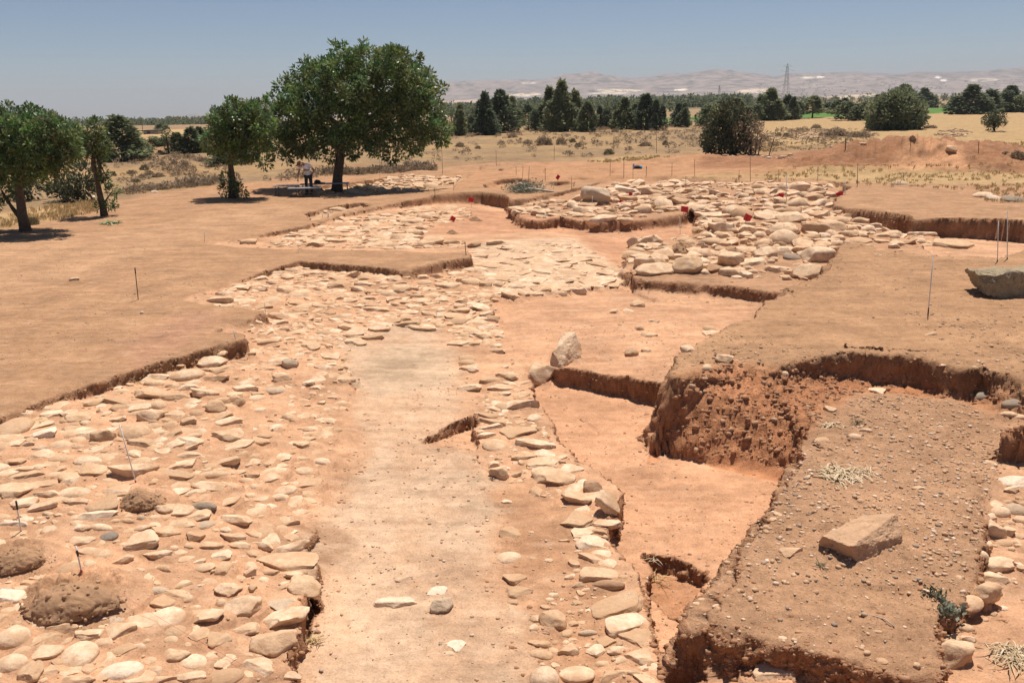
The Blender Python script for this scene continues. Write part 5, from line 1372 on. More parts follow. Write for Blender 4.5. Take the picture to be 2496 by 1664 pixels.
clump(270, 545, 70, 26, 70, "heap of cut pale green leaves at the slim leaning carob's foot", mat_leaf("cut_leaf", [(0, (.12, .17, .05)), (1, (.35, .38, .2))], .2), .3, .07, "leaf_heap", "leaves", 13)
clump(765, 1565, 40, 20, 40, "yellow straw bunch by the squared block at the floor's lip", M_straw, .12, .008, seed=14)
def leafy(px, py, w, h, n, label, mat, seed, L, W, name="weed"):
    p, _ = hit(px, py); s = depth_of(p) / F; r = np.random.default_rng(seed)
    root = link(name, None, loc=p, label=label, cat="plant")
    c = r.normal(size=(n, 3)) * (w * s * .22, w * s * .2, h * s * .2); c[:, 2] = np.abs(c[:, 2]) + .03
    c = np.repeat(c, 3, 0) + r.normal(size=(n * 3, 3)) * L * .3
    v, f = leaf_quads(c, r.normal(size=(n * 3, 3)) + (0, 0, .5), L, W, r)
    link("leaves", mesh_np("leaves", v, f, False, mat), root)
    mb = MB()
    for i in range(9):
        q = c[i * 3 % len(c)]; mb.tube([(0, 0, -.03), (q[0] * .4, q[1] * .4, q[2] * .7), tuple(q)], [.006, .005, .003], 5)
    link("stem", mb.mesh("stem", M_paleb), root)
    return root
leafy(2312, 1500, 80, 70, 34, "grey-green leafy weed on the edge of the near right bank", M_bluegreen, 41, .055, .036)
leafy(2275, 1452, 60, 40, 22, "thin yellowish weed just behind the grey-green weed", M_olive, 42, .05, .02)
r_ = leafy(1280, 468, 95, 52, 330, "uprooted green bush with pale roots lying on the far trench edge", M_bluegreen, 43, .16, .05, "uprooted_bush")
mb = MB(); s_ = depth_of(hit(1280, 468)[0]) / F
mb.tube([(-12 * s_, -.3, .05), (10 * s_, -.35, .16), (45 * s_, -.5, .1), (70 * s_, -.6, .03)], [.09, .08, .06, .03], 8)
mb.tube([(-25 * s_, -.2, .3), (-12 * s_, -.3, .42), (0, -.3, .3)], [.05, .07, .04], 8)
link("root", mb.mesh("root", M_paleb, True), r_)
for px, py, l, a, lab in ((2180, 1530, .25, 2.0, "thin grey twig on the near right bank below the shield-shaped slab"), (2235, 1300, .12, 1.9, "short bent twig right of the shield-shaped slab"), (1930, 1190, .2, .6, "grey twig at the near right bank's left edge"), (1965, 1255, .35, .4, "long dry twig left of the shield-shaped slab"), (1340, 1545, .08, 2.5, "small curled white root by the barrel-shaped stone")):
    p, _ = hit(px, py); mb = MB()
    mb.tube([(0, 0, .012), (l * .4 * math.cos(a), l * .4 * math.sin(a), .03), (l * math.cos(a + .25), l * math.sin(a + .25), .014)], [.006, .005, .003], 6)
    link("twig", mb.mesh("twig", M_paleb, True), loc=p, label=lab, cat="twig")

# --- pebbles and clods lying on the banks: too many to count
_pb = [rock_verts("r", 900 + i, 1) for i in range(6)] + [rock_verts("a", 920 + i, 1) for i in range(6)]
def peb_fn(lo, hi, p):
    def fn(r, x, y):
        v, f = _pb[r.integers(0, len(_pb))]
        s = lo * (hi / lo) ** (r.random() ** p); a = r.random() * 3.14; c_, s_ = math.cos(a), math.sin(a)
        v = v * (s, s * r.uniform(.6, .9), s * r.uniform(.4, .65)); v = np.stack([v[:, 0] * c_ - v[:, 1] * s_, v[:, 0] * s_ + v[:, 1] * c_, v[:, 2] + s * .15], 1)
        return v, f
    return fn
NBP = [(1905, 1180), (1775, 1330), (1670, 1480), (1660, 1515), (1900, 1560), (2280, 1650), (2290, 1520), (2370, 1430), (2390, 1330), (2420, 1180), (2490, 1070), (2380, 985), (2200, 960), (2070, 970), (1990, 1050)]
v, f = strewn("gravel", [(NBP, 8500)], -.42, 0, peb_fn(.004, .036, 3.4), seed=15)
v2, f2 = strewn("gravel", [([(1620, 915), (1700, 900), (1900, 885), (2100, 850), (2300, 880), (2496, 930), (2496, 760), (2200, 760), (1950, 800), (1750, 820), (1640, 870)], 900), ([(1800, 740), (2100, 640), (2496, 650), (2496, 800), (1700, 830)], 260)], 0, 0, peb_fn(.007, .035, 2.4), seed=16)
v3, f3 = strewn("gravel", [([(0, 1000), (300, 900), (560, 820), (560, 700), (300, 620), (0, 620)], 800), ([(0, 700), (560, 560), (900, 600), (500, 800), (0, 960)], 300), ([(0, 1060), (600, 850), (800, 900), (700, 1300), (740, 1660), (0, 1660)], 900), ([(760, 1400), (850, 1000), (1100, 850), (1200, 1200), (1300, 1660), (760, 1660)], 900), ([(1280, 1200), (1480, 1300), (1590, 1640), (1330, 1640)], 260), ([(1250, 760), (1700, 760), (1600, 920), (1300, 880)], 200)], -.4, 0, peb_fn(.006, .026, 2.2), seed=17)
vv = np.concatenate([v, v2, v3]); ff = np.concatenate([f, f2 + len(v), f3 + len(v) + len(v2)])
v, f = strewn("gravel", [([(1240, 760), (1700, 760), (1600, 920), (1300, 885)], 500), ([(1300, 950), (1560, 1000), (1880, 1170), (1640, 1500), (1500, 1300), (1360, 1100)], 800), ([(0, 640), (600, 560), (650, 700), (540, 830), (0, 980)], 1300), ([(1900, 720), (2300, 620), (2496, 640), (2496, 760), (1800, 840)], 700)], -.5, 0, peb_fn(.004, .02, 2.4), seed=27)
vv, ff = np.concatenate([vv, v]), np.concatenate([ff, f + len(vv)])
link("gravel", mesh_np("gravel", vv, ff, True, M_pebble), kind="stuff")

# clods and stones sticking out of the cut sections
def rotm(r_):
    q_, _ = np.linalg.qr(r_.normal(size=(3, 3))); return q_
aw_full = np.zeros(len(gx)); aw_full[mm] = aw
cl = np.where(((steep > .5) | (aw_full > .6)) & (gy < 38) & (gy > 3.6))[0]
rc = np.random.default_rng(33); cl = rc.choice(cl, min(18000, len(cl)), replace=False)
ft = np.where((nearest < 1) & (nearest > .3) & (steep < .25) & (inT > .5) & (gy < 32) & (gy > 4.5))[0]
cl = np.concatenate([cl, rc.choice(ft, min(4500, len(ft)), replace=False)])
CV, CF, k = [], [], 0
for i in cl:
    v, f = _pb[6 + rc.integers(0, 6)]; s = .005 * (6.5 ** (rc.random() ** 2.6))
    CV.append((v @ rotm(rc)) * s * (1, .8, .7) * (1.7 if aw_full[i] > .6 else 1.2) * max(1, gy[i] / 15) + V[i] - nrm[i] * s * .35); CF.append(f + k); k += len(v)
link("clods", mesh_np("clods", np.concatenate(CV), np.concatenate(CF), True, M_clod), kind="stuff")
# ---------------------------------------------------------------- survey rods, flags, earth lumps
M_rust = mat_plain("rusty_iron", (.14, .075, .045), .85, .3, 40)
M_rodw = mat_plain("white_paint", (.72, .70, .66), .5, .06, 30)
M_blk = mat_plain("black_tape", (.025, .024, .024), .6, .2, 30)
M_redp = mat_plain("red_paint", (.45, .03, .03), .5, .1, 30)
M_flag = mat_plain("red_flag_plastic", (.58, .012, .02), .5, .12, 18)
M_tape = mat_plain("white_tape", (.7, .68, .66), .6, .06, 30)

def rod(x0, y0, x1, y1, rad, mat, label, bands=(), tape=None, name="survey_rod", group="survey rods around the dig"):
    """top px, bottom px"""
    b, _ = hit(x1, y1); d = ray(x0, y0); t = (b[1] - CAM[1]) / d[1]; top = CAM + d * t
    vec = Vector(top - b)
    root = link(name, None, loc=b, label=label, cat="rod", group=group)
    mb = MB().tube([vec * -.08, (0, 0, 0), vec * .5, vec], [rad, rad, rad, rad * .9], 8)
    link("shaft", mb.mesh("shaft", mat, True), root)
    for f0, f1, m in bands:
        link("band", MB().tube([vec * f0, vec * f1], rad * 1.35, 8).mesh("band", m, True), root)
    if tape:
        w = tape; q = vec * .97
        mt = MB(); n = 0
        for i in range(5):
            a = Vector((i * w * .25, .004 * math.sin(i * 1.7), -i * w * .2 - .01 * math.sin(i)))
            mt.v += [q + a, q + a + Vector((.01, 0, -.035)), q + a + Vector((.0, .004, 0)), q + a + Vector((.01, .004, -.035))]
        for i in range(4):
            k = i * 4
            mt.f += [[k, k + 1, k + 5, k + 4], [k + 2, k + 6, k + 7, k + 3], [k, k + 4, k + 6, k + 2], [k + 1, k + 3, k + 7, k + 5]]
        mt.f += [[0, 2, 3, 1], [16, 17, 19, 18]]
        link("tape", mt.mesh("tape", M_tape), root)
    return root
z2 = lambda x, y: (832 + x * .3827, y * .3827)
z3 = lambda x, y: (1664 + x * .3827, y * .3827)
W_, B_ = M_rodw, M_blk
for a, b, rad, m, lab, bands, tp in [
 (z2(255, 1000), z2(258, 1105), .011, M_rust, "thin rod in grey scrub just right of the big carob trunk", (), 0), (z2(640, 955), z2(645, 1110), .012, M_rust, "tall thin rod above the dark shaded rubble by the carob", (), 0), (z2(985, 955), z2(987, 1060), .012, M_rust, "rod with a white tape tip in front of the rough field", (), .18),
 (z2(1357, 930), z2(1355, 1020), .014, M_rust, "rusty rod standing in scrub below the twin shrubs", (), 0), (z2(1113, 1060), z2(1114, 1115), .010, M_rust, "short rod, first of three behind the uprooted bush", (), 0), (z2(1157, 1060), z2(1155, 1130), .010, M_rust, "short rod, middle of three behind the uprooted bush", (), 0),
 (z2(1197, 1060), z2(1193, 1145), .012, M_rust, "taller rod rising straight out of the uprooted bush", (), 0), (z2(1298, 1072), z2(1299, 1150), .012, M_rust, "black-topped rod just right of the uprooted bush", ((.8, 1.02, B_),), 0), (z2(1467, 1115), z2(1467, 1205), .010, M_rust, "white-topped rod before the grey half drum block", ((.75, 1.02, W_),), 0),
 (z2(1713, 1010), z2(1712, 1120), .012, M_rust, "plain rod left of the blue bag on the far bare soil", (), 0), (z2(1800, 1005), z2(1799, 1130), .014, M_rust, "black-topped rod immediately left of the blue bag", ((.86, 1.02, B_),), 0), (z2(1857, 1055), z2(1858, 1142), .010, M_rust, "rod standing in front of the blue bag", (), 0),
 (z2(1943, 1060), z2(1942, 1125), .012, M_rust, "short black-topped rod right of the blue bag", ((.8, 1.02, B_),), 0), (z2(2107, 1030), z2(2105, 1120), .011, M_rust, "rod second right of the blue bag with white tip", ((.9, 1.02, W_),), 0), (z2(2007, 860), z2(2008, 975), .018, M_rust, "tall post alone in the rough field beyond the blue bag", (), 0),
 (z2(1737, 850), z2(1734, 960), .018, M_rust, "tall post at the brown end of the rough field", (), 0), (z2(717, 1160), z2(716, 1215), .009, M_rust, "short rod on the sloping path right of the shaded rubble", (), 0), (z2(595, 1195), z2(596, 1255), .010, M_rust, "short rod on the sloping path below the shaded rubble", (), 0),
 (z2(1351, 1170), z2(1353, 1205), .012, W_, "tiny white peg beside the uprooted bush's root", (), 0), (z2(245, 985), z2(246, 1180), .006, M_rust, "hair-thin rod in front of the carob shade", (), 0),
 (z3(75, 1015), z3(77, 1122), .011, M_rust, "rod with white tape at the left of the far right bare strip", (), .2), (z3(430, 1000), z3(431, 1160), .013, M_rust, "tallest rod on the far right bare strip", (), .12), (z3(20, 1120), z3(20, 1205), .010, M_rust, "rod with white tape above the long cream block", (), .2),
 (z3(360, 1085), z3(360, 1170), .010, M_rust, "plain rod between two taller ones on the far right strip", (), 0), (z3(543, 1092), z3(544, 1175), .010, M_rust, "grey-tipped rod on the far right strip", ((.75, 1.02, W_),), 0), (z3(612, 1078), z3(610, 1155), .010, M_rust, "thin rod right of the grey-tipped rod", (), 0),
 (z3(862, 1062), z3(860, 1140), .012, M_rust, "rod with red and white tape below the spoil heap", ((.8, 1.02, M_redp),), .25), (z3(1116, 1038), z3(1112, 1190), .013, M_rust, "tall rod with a drooping white tape in dry grass", (), .38), (z3(661, 1115), z3(660, 1292), .016, W_, "white rod standing by a red flag at the pile's back", (), 0),
 (z3(1036, 1148), z3(1034, 1240), .016, W_, "white rod above the rightmost red flag", (), 0), (z3(1039, 878), z3(1036, 952), .030, M_rust, "weathered stake left of the spoil heap's crest", (), 0), (z3(1885, 905), z3(1885, 970), .020, M_rust, "stake on the grass behind the second spoil heap", (), 0), (z3(1453, 885), z3(1452, 932), .018, M_rust, "stake under the dry weed head", (), 0),
 (z3(582, 880), z3(545, 1008), .035, M_rust, "thick leaning rusty pole beside the big dusty bush", (), 0), (z3(620, 890), z3(560, 985), .014, M_rust, "thin slanting stick crossing the thick leaning pole", (), 0),
 (z3(1408, 1100), z3(1407, 1150), .012, M_rust, "short rod with red and white tape in dry grass", ((.75, 1.02, M_redp),), .3), (z3(1372, 1098), z3(1370, 1135), .010, M_rust, "shortest taped rod in dry grass", (), .25),
 ((2434, 538), (2431, 637), .011, W_, "left of the two white rods on the right bank", ((0, .04, M_rust),), 0), ((2456, 513), (2455, 632), .011, W_, "right and taller of the two white rods on the right bank", ((0, .04, M_rust),), 0), ((2275, 620), (2262, 767), .010, W_, "single tall white rod in the middle of the right bank", ((0, .12, M_rust),), 0),
 ((329, 654), (337, 730), .010, M_rust, "rusty pin with black tape top alone on the left bank", ((.83, 1.02, B_),), 0), ((645, 736), (647, 766), .008, W_, "short white pin at the end of the middle left bank", (), 0), ((569, 802), (574, 826), .008, W_, "short white pin at the tip of the nearest left bank", (), 0),
 ((498, 562), (499, 590), .008, W_, "little white pin left of the upper trench corner", (), 0), ((726, 592), (727, 617), .007, W_, "faint white pin on the strip between the two left trenches", (), 0), ((291, 1032), (331, 1175), .007, W_, "tall thin leaning white rod stuck in the middle earth lump", ((0, .03, M_redp),), 0),
 ((1133, 588), (1136, 622), .010, M_rust, "small rusty pin at the nose of the strip between trenches", (), 0), ((1147, 505), (1150, 525), .008, W_, "thin white pin behind the far small earth lump", (), 0), ((1444, 478), (1443, 502), .012, W_, "white pin leaning on the grey half drum block", (), 0), ((1657, 528), (1658, 570), .009, W_, "white rod carrying a red flag by the tall earth lump", (), 0),
 ((800, 517), (800, 530), .022, W_, "thick white peg on the sloping path edge", (), 0), ((786, 520), (786, 530), .010, W_, "thin white peg left of the thick white peg", (), 0)]:
    rod(a[0], a[1], b[0], b[1], rad, m, lab, bands, tp)
for a, b, lab, bands in [((39, 1220), (52, 1297), "black, white and red striped pin in the left-edge earth lump", ((.72, 1.0, B_), (0, .06, M_redp))), ((185, 1330), (199, 1394), "striped pin with white tip stuck in the big earth lump", ((.62, .84, B_), (0.0, .1, M_redp)))]:
    rod(a[0], a[1], b[0], b[1], .0075, W_, lab, bands)

def flag(x, y, w, h, label, x1=None, y1=None, tilt=0.0, seed=0):
    bx, by = (x1 or x, y1 or y + h * .75)
    b, _ = hit(bx, by); d = ray(x, y); t = (b[1] - CAM[1]) / d[1]; c = CAM + d * t
    s = depth_of(c) / F; root = link("marker_flag", None, loc=b, label=label, cat="flag", group="red marker flags")
    v = Vector(c - b)
    link("stick", MB().tube([(0, 0, -.05), v * .5, v + Vector((0, 0, h * s * .3))], .006, 6).mesh("stick", M_rust, True), root)
    mb = MB(); nx, nz = 6, 5; W, H = w * s, h * s
    r = random.Random(seed)
    k1, k2 = r.uniform(2, 4), r.uniform(0, 6)
    for sd in (0, 1):
        for i in range(nx):
            for j in range(nz):
                u, q = i / (nx - 1) - .5, j / (nz - 1) - .5
                p = Vector((u * W, .12 * W * math.sin(k1 * u * 2 + k2 + q) + .004 * sd, q * H - .15 * H * u * r.uniform(.6, 1)))
                p = Matrix.Rotation(tilt, 3, "Y") @ p
                mb.v.append(v + p)
    g = lambda s_, i, j: s_ * nx * nz + i * nz + j
    for i in range(nx - 1):
        for j in range(nz - 1):
            mb.f.append([g(0, i, j), g(0, i + 1, j), g(0, i + 1, j + 1), g(0, i, j + 1)]); mb.f.append([g(1, i, j), g(1, i, j + 1), g(1, i + 1, j + 1), g(1, i + 1, j)])
    for i in range(nx - 1):
        mb.f.append([g(0, i, 0), g(1, i, 0), g(1, i + 1, 0), g(0, i + 1, 0)]); mb.f.append([g(0, i, nz - 1), g(0, i + 1, nz - 1), g(1, i + 1, nz - 1), g(1, i, nz - 1)])
    for j in range(nz - 1):
        mb.f.append([g(0, 0, j), g(0, 0, j + 1), g(1, 0, j + 1), g(1, 0, j)]); mb.f.append([g(0, nx - 1, j), g(1, nx - 1, j), g(1, nx - 1, j + 1), g(0, nx - 1, j + 1)])
    link("cloth", mb.mesh("cloth", M_flag, True), root)
flag(1148, 487, 12, 11, "red flag before the dark section above the reddish floor", 1149, 506, .2, 1)
flag(1104, 533, 12, 11, "red flag lying low among stones of the far left spread", None, None, .5, 2)
flag(1360, 432, 8, 11, "small red flag far back, left of the long cream block", 1360, 452, .6, 3)
flag(1537, 474, 9, 10, "red flag beside the long cream block", None, None, .3, 4)
flag(1515, 493, 12, 9, "red flag lying right of the grey half drum block", None, None, .6, 5)
flag(1669, 510, 17, 14, "square red flag on a white rod left of the stone pile", 1660, 545, .05, 6)
flag(1822, 531, 18, 17, "largest red flag standing in the stone pile", 1812, 548, .35, 7)
flag(1904, 477, 14, 11, "rounded red flag by the white rod behind the pile", None, None, .1, 8)
flag(2046, 473, 16, 10, "rightmost red flag, triangular, at the bank's corner", None, None, -.4, 9)

# red string lines between the near pins
def string(a, b, lab, sag=.02):
    p = np.array(hit(*a)[0]) + (0, 0, .05); q = np.array(hit(*b)[0]) + (0, 0, .05)
    pts = [tuple(p * (1 - t) + q * t - np.array((0, 0, sag * 4 * t * (1 - t)))) for t in np.linspace(0, 1, 12)]
    link("string", MB().tube(pts, .0012, 5).mesh("string", M_redp, True), label=lab, cat="string")
string((300, 1460), (600, 1635), "fine red string running over the near rubble to the bottom edge")

def lump(x, y, w, h, label, seed, depth=.8, sink=.12, name="earth_lump", mat=None, lab_px=None):
    b, _ = hit(x, y + h * .42); s = depth_of(b) / F
    r = np.random.default_rng(seed); v, f = ICO[5]; v = v.copy()
    v[:, 2] = np.where(v[:, 2] < 0, v[:, 2] * .3, v[:, 2])
    rad = np.sqrt(v[:, 0] ** 2 + v[:, 1] ** 2)
    q = fbm(v[:, 0] * 1.4 + seed, v[:, 1] * 1.4, v[:, 2] * 1.4, seed, 3); q2 = fbm(v[:, 0] * 7, v[:, 1] * 7, v[:, 2] * 7, seed + 3, 5, .75); q3 = 1 - 2 * np.abs(fbm(v[:, 0] * 3, v[:, 1] * 3, v[:, 2] * 4, seed + 9, 3))
    v = v * (1 + .22 * q + .15 * q2)[:, None]; v[:, :2] *= (1.25 - .45 * np.clip(v[:, 2:], 0, 1))
    W, D = w * s / 2 * 1.08, w * s / 2 * depth
    el = math.atan2(4 - b[2], math.hypot(b[0], b[1]))
    H = .66 * max(.25 * w * s, (h * s - 2 * D * math.sin(el) * .8) / math.cos(el))
    v = v * (W, D, H)
    vs, fs, k = [v], [f], len(v)
    for i in r.choice(len(v), 260):
        if v[i, 2] < 0: continue
        cv, cf = _pb[6 + r.integers(0, 6)]; sz = W * .016 * 5.5 ** (r.random() ** 2.4)
        vs.append((cv @ rotm(r)) * sz + v[i] * .98); fs.append(cf + k); k += len(cv)
    for i in range(50):
        an = r.random() * 6.28; ra = r.uniform(1.0, 1.5); cv, cf = _pb[6 + r.integers(0, 6)]; sz = W * .02 * 4 ** (r.random() ** 2)
        vs.append((cv @ rotm(r)) * sz + (W * ra * math.cos(an), D * ra * math.sin(an), sink * H)); fs.append(cf + k); k += len(cv)
    v, f = np.concatenate(vs), np.concatenate(fs)
    o = link(name, mesh_np(name, v, f, True, mat or M_soil), loc=b + (0, D * .5, -sink * H), label=label, cat="earth lump", group="lumps of earth left under survey pins")
    return o, H
lump(165, 1436, 165, 118, "biggest crumbly earth lump, holding a striped pin, in the near left rubble", 3, .75)
lump(30, 1345, 110, 80, "earth lump cut by the left picture edge under a striped pin", 4, .8)
lump(337, 1203, 76, 66, "middle crumbly earth lump at the foot of the leaning white rod", 5, .8)
lump(1662, 594, 54, 50, "tall dark earth lump on the front of the right stone pile", 6, .9)
lump(1790, 609, 50, 40, "brown earth lump among boulders of the right stone pile", 7, .9)
lump(1158, 530, 28, 22, "small earth lump on the reddish floor by a white pin", 8, .9)
lump(1101, 563, 22, 18, "smaller earth lump nearer on the reddish floor", 9, .9)
po, pH = lump(1452, 486, 58, 26, "dark earth pedestal under the grey half drum block", 10, .9)
ob, sd_ = special("half drum block")
ob.location.z = max(ob.location.z, po.location.z + pH * .55 + sd_["dims"][2] * .3)
ob.location.y = po.location.y; ob.location.x = po.location.x
lump(750, 466, 60, 14, "low heap of bare soil in front of the person at the tables", 12, 1.0, name="earth_heap")

# special shapes -------------------------------------------------
def reshape(txt, v, f, loc=None, rot=None, mat=None, scale=(1, 1, 1)):
    o, s = special(txt)
    me = mesh_np("stone", v, f, True, mat or o.data.materials[0]); me.set_sharp_from_angle(angle=math.radians(32))
    o.data = me; o.scale = scale
    if rot: o.rotation_euler = rot
    if loc is not None: o.location = loc
    return o, s
def rough_prism(outline, th, seed, sub=34, amp=.02, bev=.04, cut=True):
    """a slab with the given outline (x, y) and thickness, edges worn, faces broken"""
    n = len(outline); O = np.array(outline, float)
    ang = np.linspace(0, 1, n * 8, endpoint=False) * n
    i0 = ang.astype(int); fr = ang - i0
    R = O[i0 % n] * (1 - fr[:, None]) + O[(i0 + 1) % n] * fr[:, None]
    c = R.mean(0); rings, V, Fc = [], [], []
    prof = [(0.0, .5), (.35, .5), (.7, .5), (.93, .5), (1.0, .5 - bev), (1.0, .2), (1.0, -.1), (1.0, -.35), (.96, -.5), (.5, -.5), (0, -.5)]
    m = len(R)
    for a, z in prof:
        for q in R: V.append((*(c + (q - c) * max(a, .001)), z * th))
    for k in range(len(prof) - 1):
        for i in range(m):
            j = (i + 1) % m; Fc.append((k * m + i, (k + 1) * m + i, (k + 1) * m + j, k * m + j))
    v = np.array(V); sc = np.abs(O).max()
    nn = np.stack([fbm(v[:, 0] / sc * 3, v[:, 1] / sc * 3, v[:, 2] / sc * 3, seed + j, 4, .55) for j in range(3)], 1)
    v = v + nn * amp * (1, 1, 1.3)
    return v, np.array(Fc)
def hull_rock(pts, seed, amp=.012, cuts=5):
    import bmesh
    bm = bmesh.new()
    for p in pts: bm.verts.new(p)
    bmesh.ops.convex_hull(bm, input=bm.verts[:])
    for v_ in [v_ for v_ in bm.verts if not v_.link_faces]: bm.verts.remove(v_)
    bmesh.ops.triangulate(bm, faces=bm.faces[:])
    for _ in range(cuts): bmesh.ops.subdivide_edges(bm, edges=bm.edges[:], cuts=1, use_grid_fill=True)
    bmesh.ops.triangulate(bm, faces=bm.faces[:])
    for _ in range(3): bmesh.ops.smooth_vert(bm, verts=bm.verts[:], factor=.45, use_axis_x=True, use_axis_y=True, use_axis_z=True)
    bm.verts.index_update()
    v = np.array([q.co[:] for q in bm.verts]); f = np.array([[q.index for q in p.verts] for p in bm.faces]); bm.free()
    c = v.mean(0); sc = np.abs(v - c).max(); q = (v - c) / sc
    nn = np.stack([fbm(q[:, 0] * 3.5, q[:, 1] * 3.5, q[:, 2] * 3.5, seed + j, 6, .66) for j in range(3)], 1)
    pit = np.minimum(fbm(q[:, 0] * 7, q[:, 1] * 7, q[:, 2] * 7, seed + 31, 4, .6) + .12, 0)
    return v + nn * amp * 1.3 + (v - c) / sc * pit[:, None] * amp * 2.2, f
def at_y(px, py, y):
    d = ray(px, py); return CAM + d * ((y - CAM[1]) / d[1])
Z9p = lambda x, y: (1664 + .3827 * x, 1064 + .3827 * y)
Z6p = lambda x, y: (1664 + .3827 * x, 550 + .3827 * y)
Z5p = lambda x, y: (832 + .3827 * x, 550 + .3827 * y)
g0 = float(hit(*Z9p(1130, 815))[0][2])
P3 = lambda x, y, h: unproj(*Z9p(x, y), g0 + h)
pts = [P3(885, 630, .15), P3(890, 690, -.03), P3(1078, 695, .19), P3(1130, 822, -.03), P3(1365, 490, .23), P3(1402, 640, .06), P3(1385, 700, -.04), P3(1160, 493, .17), P3(1050, 545, .19), P3(1300, 600, .14)]
c = np.mean(pts, 0); pts += [p * (1, 1, 0) + (0, .12, g0 - .05) for p in (pts[7], pts[4], pts[0])]
v, f = hull_rock([p - c for p in pts], 5, .02)
reshape("shield-shaped", v, f, loc=c, rot=(0, 0, 0), mat=mat_stone("brown_sandstone", [(0, (.52, .335, .205)), (1, (.53, .35, .215))], dust=(.42, .27, .165), dust_amt=.6))
y0 = float(hit(*Z5p(1380, 895))[0][1])
Q = lambda x, y, o: at_y(*Z5p(x, y), y0 + o)
pts = [Q(1332, 900, .05), Q(1345, 800, .1), Q(1420, 690, .52), Q(1450, 677, .60), Q(1487, 680, .48), Q(1445, 800, .14), Q(1405, 905, -.08), Q(1532, 775, .5), Q(1525, 835, .28), Q(1480, 905, .2), Q(1430, 905, .0)]
pts += [pts[2] + (0, .22, -.03), pts[0] + (0, .3, 0), pts[4] + (.02, .2, -.05), pts[7] + (0, .15, 0)]
c = np.mean(pts, 0); v, f = hull_rock([p - c for p in pts], 9, .016)
reshape("tall pale leaning slab", v, f, loc=c, rot=(0, 0, 0))
y0 = float(hit(*Z6p(2000, 462))[0][1])
Q = lambda x, y, o: at_y(*Z6p(x, y), y0 + o)
pts = [Q(1874, 322, .12), Q(1884, 342, .1), Q(1930, 385, .05), Q(1942, 410, .02), Q(1934, 445, .05), Q(2050, 470, -.02), Q(2160, 460, .05), Q(2300, 400, .2), Q(2310, 300, .2), Q(2174, 296, .02), Q(2050, 306, .02)]
pts += [np.array((p[0] * 1.02, y0 + .95, min(p[2], .46))) for p in (pts[0], pts[4], pts[6], pts[8])] + [np.array((pts[0][0] + .12, y0 + .6, pts[0][2] + .02))]
c = np.mean(pts, 0); v, f = hull_rock([p - c for p in pts], 14, .065)
reshape("grey-green boulder", v, f, loc=c, rot=(0, 0, 0), mat=M_boulder)
# tilted fallen slab of the wall
o, s = special("tilted slab falling"); o.rotation_euler = (math.radians(10), math.radians(38), math.radians(-32)); o.scale = (o.scale[0] * 1.1, o.scale[1] * .95, o.scale[2] * .45); o.location.z += .08
o, s = special("half drum block"); o.rotation_euler = (0, .15, .3)
o, s = special("black shadowed front, centre"); o.rotation_euler = (.05, -.16, .25); o.location.z += .035

# white paint dots put on wall stones by the surveyors
bpy.context.view_layer.update(); dg_ = bpy.context.evaluated_depsgraph_get()
Z8p = lambda x, y: (832 + .3827 * x, 1064 + .3827 * y)
for q in (Z8p(1340, 62), Z8p(1350, 150), Z8p(1520, 345), Z8p(1570, 480), Z8p(1655, 640), Z8p(1720, 840), Z8p(1835, 1000), Z8p(1915, 1190), Z8p(1240, 60), Z5p(1205, 1130), Z5p(1235, 1285), Z9p(1615, 1400), Z9p(520, 1435)):
    ok, loc, n, idx, ob_, mw = scene.ray_cast(dg_, Vector(CAM), Vector(ray(*q)))
    if not ok or not ob_.name.startswith("stone"): continue
    mbd = MB(); s_ = .014; nq = n.to_track_quat("Z", "Y").to_matrix()
    for z_ in (-.004, .003):
        for k in range(9): mbd.v.append(loc + nq @ Vector((s_ * math.cos(k * .698) * (1 + .2 * math.sin(k * 2.1)), s_ * .8 * math.sin(k * .698), z_)))
    mbd.f = [[i, (i + 1) % 9, 9 + (i + 1) % 9, 9 + i] for i in range(9)] + [list(range(9, 18)), list(range(9))[::-1]]
    dot = link("paint_dot", mbd.mesh("paint_dot", M_rodw), ob_)
    dot.matrix_parent_inverse = ob_.matrix_world.inverted()

# ---------------------------------------------------------------- tables, bag, person
M_tab = mat_plain("grey_table_top", (.34, .35, .37), .45, .1, 15)
M_leg = mat_plain("grey_metal", (.16, .165, .17), .4, .1, 15, .6)
M_bag = mat_plain("black_cloth", (.02, .02, .022), .8, .3, 12)
M_paper = mat_plain("paper", (.66, .55, .38), .8, .08, 12)
pz = lambda x, y: (640 + x * .08503, 380 + y * .08503)
def table(xl, xr, ybase, ytop, wid, label, rz=0.0, panel=False):
    a, _ = hit(*pz((xl + xr) / 2, ybase)); s = depth_of(a) / F * .08503
    Wd = (xr - xl) * s; H = (ybase - ytop) * s
    root = link("folding_table", None, loc=a, label=label, cat="table", group="low folding tables under the carob"); root.rotation_euler = (0, 0, rz)
    link("table_top", MB().box((0, 0, H), (Wd / 2, wid / 2, .02)).mesh("table_top", M_tab), root)
    for sx in (-1, 1):
        for sy in (-1, 1):
            x = sx * (Wd / 2 - .1)
            link("leg", MB().tube([(x + sx * .03, sy * (wid / 2 - .05), -.06), (x, sy * (wid / 2 - .05), H - .02)], .016, 8).mesh("leg", M_leg, True), root)
        link("brace", MB().tube([(sx * (Wd / 2 - .1), -wid / 2 + .05, H * .35), (sx * (Wd / 2 - .1), wid / 2 - .05, H * .35)], .010, 6).mesh("brace", M_leg, True), root)
    return root, a, s, H
table(365, 1060, 1125, 858, .55, "low grey table furthest left, with a paper at its end", -.05)
tb2, a2, s2, H2 = table(770, 1690, 1175, 922, .5, "nearest low grey table, in front of the person", .06)
tb3, a3, s3, H3 = table(1130, 2480, 1060, 800, .6, "longest grey table, passing behind the carob trunk, holding a black bag", .14)
pp = np.array(hit(*pz(970, 1120))[0])
